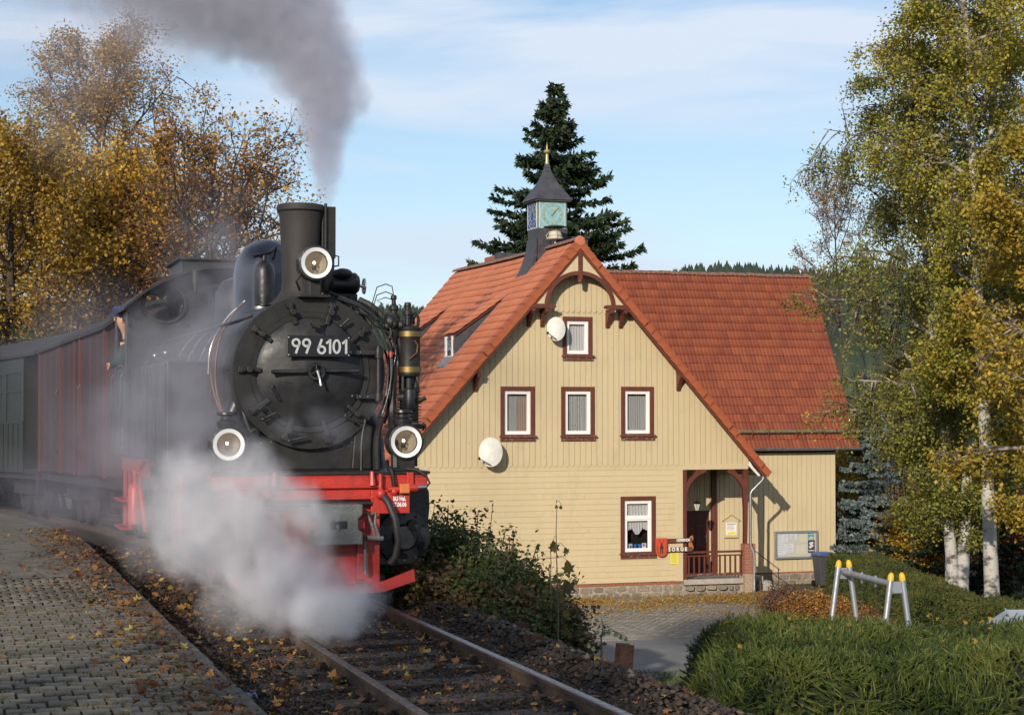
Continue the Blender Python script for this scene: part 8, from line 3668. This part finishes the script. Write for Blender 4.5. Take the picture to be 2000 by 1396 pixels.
# ================================================================== swing set, covers, cars, rusty posts
m_galv = mat('galvanised_steel', (0.48, 0.50, 0.53), .38, .75, col2=(0.34, 0.36, 0.39), scale=9, rvar=.2, detail=7)
m_cap_y = mat('yellow_plastic_cap', (0.85, 0.42, 0.02), .35)
A = Vector(at(1648, 1100, 36.0))
B = Vector(at(1751, 1126, 33.2))
A.z = B.z = -1.52
swing = empty('swing_set', (A.x, A.y, -3.9), 0, 'galvanised steel swing frame with four yellow-capped legs behind the hedge', 'swing')
dirb = (B - A)
dirb.z = 0
dirb.normalize()
crs = Vector((dirb.y, -dirb.x, 0))
if crs.x < 0:
    crs = -crs


def loc_(p):
    return (p.x - A.x, p.y - A.y, p.z + 3.9)


for k, C in enumerate((A, B)):
    for sgn in (-1, 1):
        top_ = C + crs * sgn * .115 + Vector((0, 0, .02))
        bot_ = C + crs * sgn * .47 + Vector((0, 0, -2.6))
        mb = MB()
        mb.cyl(loc_(bot_), loc_(top_), .057, n=18)
        mb.build('leg', m_galv, swing, smooth=True)
        mb = MB()
        d_ = (top_ - bot_).normalized()
        M = Matrix.Translation(loc_(top_)) @ d_.to_track_quat('Z', 'Y').to_matrix().to_4x4()
        mb.lathe([(.060, -.02), (.060, .03), (.055, .07), (.040, .105), (.018, .125), (0, .13)], (0, 0, 0), 'z', 18, M=M)
        mb.build('cap', m_cap_y, swing, smooth=True)
    mb = MB()
    c0 = C + Vector((0, 0, -.12)) - dirb * (.03 if k == 0 else -.02)
    M = Matrix.Translation(loc_(c0)) @ Matrix(((crs.x, dirb.x, 0, 0), (crs.y, dirb.y, 0, 0), (0, 0, 1, 0), (0, 0, 0, 1)))
    mb.box(-.15, .15, -.012, .012, -.12, .10, M)
    mb.build('joint_plate', m_galv, swing, bevel=.004)
    mb = MB()
    for (a, b_) in ((-.09, .07), (.09, .07), (-.09, -.09), (.09, -.09)):
        mb.cyl((a, -.03, b_), (a, .03, b_), .012, n=6, M=M)
    mb.build('plate_bolts', m_steel, swing)
mb = MB()
mb.cyl(loc_(A + Vector((0, 0, -.10))), loc_(B + Vector((0, 0, -.10))), .062, n=18)
mb.build('crossbeam', m_galv, swing, smooth=True)
for q in (.36, .62):
    P_ = A + (B - A) * q + Vector((0, 0, -.10))
    mb = MB()
    mb.box(-.02, .02, -.02, .02, -.13, .09, Matrix.Translation(loc_(P_)))
    mb.build('hanger', m_steel, swing)
    mb = MB()
    for i in range(34):
        z_ = -.13 - i * .045
        M = Matrix.Translation(Vector(loc_(P_)) + Vector((0, 0, z_))) @ rot_z(i * PI / 2)
        mb.tube([(-.009, 0, 0), (-.009, 0, -.045), (.009, 0, -.045), (.009, 0, 0), (-.009, 0, 0)], .0035, 4, M=M)
    mb.build('chain', m_steel, swing)
P1 = A + (B - A) * .36 + Vector((0, 0, -1.76))
P2 = A + (B - A) * .62 + Vector((0, 0, -1.76))
mb = MB()
M = Matrix.Translation(loc_((P1 + P2) / 2)) @ rot_z(math.atan2(dirb.y, dirb.x))
mb.box(-.42, .42, -.09, .09, -.02, .02, M)
mb.build('seat', m_black, swing, bevel=.01)

# grey tarpaulin tent roof peeking over the hedge at the right
m_tarp = mat('grey_blue_tarpaulin', (0.27, 0.32, 0.36), .5, col2=(0.22, 0.26, 0.30), scale=3, bump=.3, bscale=6)
tp = Vector(at(1985, 1190, 26.0))
tarp = empty('tarpaulin_tent', (tp.x, tp.y, -3.3), R(8), 'grey blue tarpaulin tent roof peeking over the hedge at the right edge', 'tent')
zt = tp.z + 3.3
mb = MB()
mb.add([(-.48, -.5, zt - .42), (.9, -.5, zt - .42), (.9, .6, zt - .42), (-.48, .6, zt - .42), (-.14, .05, zt), (.9, .05, zt)], [(0, 1, 5, 4), (1, 2, 5), (2, 3, 4, 5), (3, 0, 4)])
mb.box(-.47, .89, -.48, .58, .0, zt - .425)
mb.build('cover', m_tarp, tarp, bevel=.01)
mb = MB()
mb.tube([(-.62, -.58, zt - .36), (-.42, -.50, zt - .36), (-.14, .05, zt + .01)], [.004, .018, .012], 6)
mb.tube([(-.62, -.58, zt - .36), (-.62, -.60, zt - .60)], .012, 6)
mb.build('guy_seam', m_tarp, tarp)
mb = MB()
mb.add([(.02, -.505, zt - .62), (.50, -.505, zt - .62), (.50, -.40, zt - .28), (.02, -.40, zt - .28)], [(0, 1, 2, 3)])
mb.build('window_film', mat('tent_window', (0.10, 0.12, 0.13), .15), tarp)
mb = MB()
mb.ball((.16, -.50, zt - .42), (.085, .02, .075), 14, 8)
mb.build('white_emblem', m_white, tarp)

# cars parked beyond the hedge
m_carblue = mat('car_paint_blue', (0.015, 0.07, 0.38), .25, coat=.8)
m_carred = mat('car_paint_red', (0.30, 0.012, 0.012), .3, coat=.8)
m_cargl = mat('car_glass', (0.05, 0.09, 0.12), .05)


def car(label, p, rz_, paint):
    c = empty('parked_car', p, rz_, label, 'car', None)
    mb = MB()
    prof = [(-2.0, .35), (-2.0, .75), (-1.75, .88), (-.95, .93), (-.45, 1.38), (.95, 1.42), (1.55, .98), (2.0, .92), (2.05, .35)]
    mb.prism(prof, 'y', -.80, .80)
    mb.build('body', paint, c, bevel=.05)
    mb = MB()
    mb.prism([(-.86, .94), (-.42, 1.33), (.92, 1.36), (1.38, 1.0)], 'y', -.812, .812)
    mb.build('windows', m_cargl, c)
    for sx in (-1.25, 1.3):
        for sy in (-.75, .75):
            w_ = MB()
            w_.lathe([(0, -.09), (.20, -.09), (.30, -.08), (.31, 0), (.30, .08), (0, .09)], (0, 0, 0), 'y', 18)
            o = w_.build('wheel', m_black, c)
            o.location = (sx, sy, .31)
    return c


pc_ = at(2012, 1150, 60)
car('blue car glimpsed over the hedge at the right edge', (pc_[0], 60, -5.55), R(10), m_carblue)
pc_ = at(1995, 1150, 66)
car('dark red car behind the blue one at the right edge', (pc_[0] - .6, 66, -5.3), R(80), m_carred)

# rusty posts and boards retaining the ballast
m_rust = mat('rusty_iron', (0.10, 0.040, 0.022), .95, col2=(0.055, 0.030, 0.020), scale=14, bump=1.0, bscale=40)
for i, (px, zt_, wd_, lb) in enumerate([(1200, .10, .048, 'nearest rusty rail post holding back the ballast'), (1082, .04, .045, 'rusty rail post below the maple saplings'), (980, -.03, .045, 'leaning rusty post at the foot of the thicket'), (896, -.03, .055, 'dark stub post nearest the engine')]):
    x, y, s = bed_point(px, 1.24)
    o = empty('rusty_post', (x, y, -.75), T_ANG + .12 * (i % 2), lb, 'post', 'rusty posts along the ballast edge')
    mb = MB()
    w2 = wd_
    mb.prism([(-w2, -.05), (w2, -.05), (w2, -.038), (.012, -.030), (.012, .030), (w2, .038), (w2, .05), (-w2, .05), (-w2, .038), (-.012, .030), (-.012, -.030), (-w2, -.038)][::1], 'z', 0, zt_ + .75,
             Matrix.Rotation(R([5, -12, 14, -8][i]), 4, 'Y'))
    mb.build('post_section', m_rust, o)
for i, (pa, pb, za, zb2, lb) in enumerate([(1197, 1085, -.02, -.02, 'nearest rusty retaining plate between two posts'), (1076, 985, -.06, -.08, 'rusty retaining plate at the foot of the thicket'), (1420, 1204, -.10, -.06, 'rusty retaining plate running under the big hedge')]):
    x0, y0, s0 = bed_point(pa, 1.20)
    x1, y1, s1 = bed_point(pb, 1.20)
    L = math.hypot(x1 - x0, y1 - y0)
    o = empty('retaining_plate', (x0, y0, 0), math.atan2(y1 - y0, x1 - x0), lb, 'plate', 'rusty plates along the ballast edge')
    mb = MB()
    mb.prism([(0, -.7), (L, -.7), (L, zb2), (L * .5, (za + zb2) / 2 - .015), (0, za)], 'y', -.012, .012)
    mb.build('plate', m_rust, o)
# a bluish rag and pebbles beside the kerb
x, y = along(np.array([-4.05]), np.array([-1.30]))
rag = empty('crumpled_rag', (float(x[0]), float(y[0]), -.08), .4, 'crumpled pale blue scrap lying beside the kerb', 'scrap')
mb = MB()
n = 9
vs = [(-.07 + .14 * i / n, -.03 + .06 * j / 5, .012 + .014 * math.sin(i * 1.9 + j * 2.3) + .010 * math.sin(i * 4 + j)) for i in range(n + 1) for j in range(6)]
fs = [(i * 6 + j, i * 6 + j + 1, (i + 1) * 6 + j + 1, (i + 1) * 6 + j) for i in range(n) for j in range(5)]
mb.add(vs, fs)
mb.build('cloth', mat('scrap_blue', (0.20, 0.24, 0.34), .8), rag)
# ================================================================== smoke and steam
def vol_mat(name, col, dens, aniso=0.0, absorb=None):
    m = bpy.data.materials.new(name)
    m.use_nodes = True
    n, l = m.node_tree.nodes, m.node_tree.links
    n.clear()
    o = n.new('ShaderNodeOutputMaterial')
    v = n.new('ShaderNodeVolumePrincipled')
    v.inputs['Color'].default_value = (*col, 1)
    v.inputs['Anisotropy'].default_value = aniso
    v.inputs['Density'].default_value = dens
    v.inputs['Density Attribute'].default_value = 'density'
    l.new(v.outputs['Volume'], o.inputs['Volume'])
    return m


def cloud(name, label, pts, voxel, m, s1=1.6, w1=.35, s2=4.0, amp=1.3, soft=1.6, cat='smoke', thr=.0, detail=4.0, pad=.25, stretch=(1, 1, 1)):
    """pts: (x, y, z, radius, strength); a volume grid grown round the guide points and broken up by noise"""
    P = np.array(pts, float)
    lo = (P[:, :3] - P[:, 3:4]).min(0) - pad
    hi = (P[:, :3] + P[:, 3:4]).max(0) + pad
    me = bpy.data.meshes.new(name)
    me.from_pydata([tuple(q) for q in P[:, :3]], [], [])
    for nm, c in (('rad', 3), ('den', 4)):
        a = me.attributes.new(nm, 'FLOAT', 'POINT')
        a.data.foreach_set('value', P[:, c].astype(np.float32))
    o = link(name, me)
    g = bpy.data.node_groups.new(name + '_field', 'GeometryNodeTree')
    g.interface.new_socket('Geometry', in_out='INPUT', socket_type='NodeSocketGeometry')
    g.interface.new_socket('Geometry', in_out='OUTPUT', socket_type='NodeSocketGeometry')
    N, L = g.nodes, g.links

    def new(t, **k):
        q = N.new(t)
        for a_, b_ in k.items():
            setattr(q, a_, b_)
        return q
    gi, go = new('NodeGroupInput'), new('NodeGroupOutput')
    pos = new('GeometryNodeInputPosition')

    def vmath(op, a, b=None):
        q = new('ShaderNodeVectorMath', operation=op)
        for i, s in enumerate((a, b)):
            if s is None:
                continue
            if isinstance(s, (tuple, list)):
                q.inputs[i].default_value = s
            else:
                L.new(s, q.inputs[i])
        return q

    def fmath(op, a, b=None, c=None, clamp=False):
        q = new('ShaderNodeMath', operation=op, use_clamp=clamp)
        for i, s in enumerate((a, b, c)):
            if s is None:
                continue
            if isinstance(s, (int, float)):
                q.inputs[i].default_value = s
            else:
                L.new(s, q.inputs[i])
        return q.outputs[0]
    n1 = new('ShaderNodeTexNoise')
    n1.inputs['Scale'].default_value = s1
    n1.inputs['Detail'].default_value = 3.0
    L.new(pos.outputs[0], n1.inputs['Vector'])
    c1 = vmath('SUBTRACT', n1.outputs['Color'], (.5, .5, .5))
    sc = new('ShaderNodeVectorMath', operation='SCALE')
    L.new(c1.outputs[0], sc.inputs[0])
    sc.inputs['Scale'].default_value = w1 * 2
    wp = vmath('ADD', pos.outputs[0], sc.outputs[0])
    sn = new('GeometryNodeSampleNearest', domain='POINT')
    L.new(gi.outputs[0], sn.inputs['Geometry'])
    L.new(wp.outputs[0], sn.inputs['Sample Position'])

    def sample(kind, src):
        si = new('GeometryNodeSampleIndex', data_type=kind, domain='POINT')
        L.new(gi.outputs[0], si.inputs['Geometry'])
        L.new(src, si.inputs['Value'])
        L.new(sn.outputs[0], si.inputs['Index'])
        return si.outputs['Value']
    pp = new('GeometryNodeInputPosition')
    spos = sample('FLOAT_VECTOR', pp.outputs[0])
    at1 = new('GeometryNodeInputNamedAttribute', data_type='FLOAT')
    at1.inputs['Name'].default_value = 'rad'
    at2 = new('GeometryNodeInputNamedAttribute', data_type='FLOAT')
    at2.inputs['Name'].default_value = 'den'
    srad = sample('FLOAT', at1.outputs[0])
    sden = sample('FLOAT', at2.outputs[0])
    df = vmath('SUBTRACT', wp.outputs[0], spos)
    ln_ = new('ShaderNodeVectorMath', operation='LENGTH')
    L.new(df.outputs[0], ln_.inputs[0])
    q = fmath('SUBTRACT', 1.0, fmath('DIVIDE', ln_.outputs['Value'], srad))
    q = fmath('MULTIPLY', q, soft)
    q = fmath('MINIMUM', q, 1.0)
    st = vmath('MULTIPLY', wp.outputs[0], stretch)
    n2 = new('ShaderNodeTexNoise')
    n2.inputs['Scale'].default_value = s2
    n2.inputs['Detail'].default_value = detail
    n2.inputs['Roughness'].default_value = .6
    n2.inputs['Distortion'].default_value = .4
    L.new(st.outputs[0], n2.inputs['Vector'])
    nn = fmath('MULTIPLY', fmath('SUBTRACT', n2.outputs['Fac'], .5), amp)
    e = fmath('SUBTRACT', 1.0, fmath('MULTIPLY', q, .45))
    d = fmath('ADD', q, fmath('MULTIPLY', nn, e))
    d = fmath('MAXIMUM', fmath('SUBTRACT', d, thr), 0.0)
    d = fmath('MULTIPLY', d, sden)
    # nothing outside the guide radius
    gate = fmath('MULTIPLY', fmath('ADD', q, .35), 4.0, clamp=True)
    d = fmath('MULTIPLY', d, gate)
    vc = new('GeometryNodeVolumeCube')
    L.new(d, vc.inputs['Density'])
    vc.inputs['Min'].default_value = tuple(lo)
    vc.inputs['Max'].default_value = tuple(hi)
    for i, ax in enumerate('XYZ'):
        vc.inputs['Resolution ' + ax].default_value = int(max(8, (hi[i] - lo[i]) / voxel))
    sm_ = new('GeometryNodeSetMaterial')
    sm_.inputs['Material'].default_value = m
    L.new(vc.outputs[0], sm_.inputs['Geometry'])
    L.new(sm_.outputs[0], go.inputs[0])
    md = o.modifiers.new('field', 'NODES')
    md.node_group = g
    tag(o, label, cat, kind='stuff')
    return o


def path(pts, n):
    """resample (x, y, z, r, den) control points into a dense chain"""
    P = np.array(pts, float)
    d = np.concatenate([[0], np.cumsum(np.linalg.norm(np.diff(P[:, :3], axis=0), axis=1))])
    t = np.linspace(0, d[-1], n)
    return [tuple(np.interp(q, d, P[:, c]) for c in range(5)) for q in t]


m_smoke = vol_mat('smoke_grey', (0.72, 0.72, 0.82), 1.0, 0.0)
m_steam = vol_mat('steam_white', (0.93, 0.92, 0.95), 1.35, 0.0)
m_drift = vol_mat('drift_bluish', (0.50, 0.50, 0.60), 1.3)
m_steamd = vol_mat('steam_grey', (0.60, 0.60, 0.68), 1.05, 0.0)


def A3(px, py, Y, r, den):
    q = at(px, py, Y)
    return (*q, r, den)


# smoke column from the exhaust beside the chimney
top_ = loco.matrix_basis @ Vector((.28, 1.15, 3.55))
col = [(top_.x, top_.y, top_.z - .03, .08, 3.0)]
for dx, dz, r_, dn_ in ((-.02, .12, .13, 3.5), (-.04, .23, .17, 4.5), (-.03, .5, .22, 5.5), (-.05, .73, .29, 5.2), (-.03, .96, .38, 5.0), (-.06, 1.19, .44, 4.8), (-.16, 1.42, .48, 4.6), (-.32, 1.65, .58, 4.0), (-.56, 1.9, .76, 3.2), (-1.1, 2.35, 1.1, 2.6), (-1.9, 2.9, 1.25, 1.8), (-2.9, 3.3, 1.3, 1.0)):
    col.append((top_.x + dx, top_.y + .1 * dz, top_.z + dz, r_, dn_))
cloud('smoke_plume', 'grey smoke column rising from the exhaust beside the chimney', path(col, 60), .034, m_smoke, s1=2.8, w1=.10, s2=4.8, amp=3.0, soft=2.2, detail=7)

# dense steam in front of the lower left of the engine
st = [A3(585, 1010, 14.0, .30, 3.0), A3(520, 960, 14.1, .36, 4.0), A3(450, 1000, 14.1, .42, 4.6), A3(500, 1060, 14.0, .42, 5.0), A3(560, 1120, 13.8, .36, 5.0), A3(620, 1165, 13.5, .30, 4.6), A3(690, 1190, 13.2, .22, 3.6), A3(735, 1205, 13.0, .17, 3.4), A3(700, 1205, 13.1, .22, 3.4),
      A3(600, 1200, 13.2, .25, 4.2), A3(520, 1170, 13.6, .32, 4.2), A3(430, 1110, 13.9, .40, 3.6), A3(370, 1000, 14.4, .42, 3.0), A3(400, 930, 14.4, .34, 3.0), A3(470, 905, 14.3, .22, 2.4), A3(430, 1180, 13.8, .26, 1.4), A3(340, 1080, 14.6, .34, 1.3), A3(400, 1050, 14.2, .42, 4.0), A3(470, 1130, 13.9, .40, 4.4), A3(350, 930, 14.8, .30, 2.0)]
cloud('steam_cloud', 'dense white steam billowing low before the red front of the engine', st, .036, m_steam, s1=1.5, w1=.30, s2=3.4, amp=2.5, soft=1.0, cat='steam', detail=7, thr=.0, stretch=(1, 1, .6))

# thinner steam drifting along the flank of the engine and the train
fl_ = [A3(430, 610, 15.8, .34, 1.5), A3(452, 545, 16.4, .28, 1.2), A3(440, 480, 16.8, .26, .7), A3(400, 660, 15.6, .34, 1.5), A3(360, 560, 17.2, .3, .8), A3(370, 690, 16.2, .46, .95), A3(300, 740, 17.0, .50, .95), A3(380, 790, 15.6, .42, 1.1), A3(310, 850, 16.4, .46, 1.1), A3(420, 860, 14.9, .30, 1.1), A3(240, 880, 18.5, .50, .9), A3(250, 800, 18.5, .46, .8),
       A3(330, 930, 15.6, .36, .8), A3(270, 1010, 17.0, .40, .7), A3(350, 1030, 15.2, .34, .9), A3(280, 640, 17.6, .30, .6), A3(560, 860, 14.55, .16, .8), A3(630, 830, 14.6, .20, .9), A3(700, 845, 14.6, .13, .5), A3(722, 790, 14.7, .10, .9), A3(700, 730, 14.7, .08, .5), A3(500, 790, 14.8, .16, .5)]
cloud('steam_drift', 'thin grey steam drifting over the flank and cab of the engine', fl_, .05, m_steamd, s1=1.4, w1=.30, s2=2.6, amp=2.4, soft=1.5, cat='steam', detail=5)
dr = [A3(200, 930, 20.5, .7, 0.248), A3(130, 950, 23.5, .8, 0.225), A3(60, 960, 27.0, .8, 0.180), A3(140, 860, 24.0, .6, 0.158), A3(80, 800, 27, .8, 0.099), A3(200, 700, 22, .8, 0.126), A3(170, 790, 22, .7, 0.158), A3(120, 690, 26, .8, 0.113), A3(60, 730, 28, .7, 0.090), A3(190, 1000, 18.5, .4, 0.225), A3(110, 1000, 21, .45, 0.158), A3(210, 850, 20.5, .6, 0.225), A3(130, 620, 28, .8, 0.072), A3(210, 610, 25, .7, 0.072)]
cloud('smoke_drift', 'bluish grey smoke drifting along the coaches', dr, .09, m_drift, s1=.9, w1=.4, s2=1.6, amp=2.4, soft=1.5, detail=5)
# pale veil of old smoke high above the trees
hz = [A3(130, 190, 30, 1.3, 0.080), A3(200, 120, 32, 1.2, 0.060), A3(90, 60, 34, 1.6, 0.050), A3(240, 30, 36, 1.8, 0.050), A3(20, 20, 36, 2.0, 0.045), A3(350, 20, 34, 1.5, 0.060), A3(150, 260, 29, .9, 0.060), A3(430, 440, 26, .9, 0.080), A3(400, 500, 24, .7, 0.090), A3(480, 400, 27, .6, 0.050), A3(300, -40, 32, 1.6, 0.070)]
cloud('smoke_veil', 'faint old smoke thinning out above the autumn trees', hz, .16, m_steamd, s1=.5, w1=.8, s2=.9, amp=2.6, soft=1.4, detail=5)
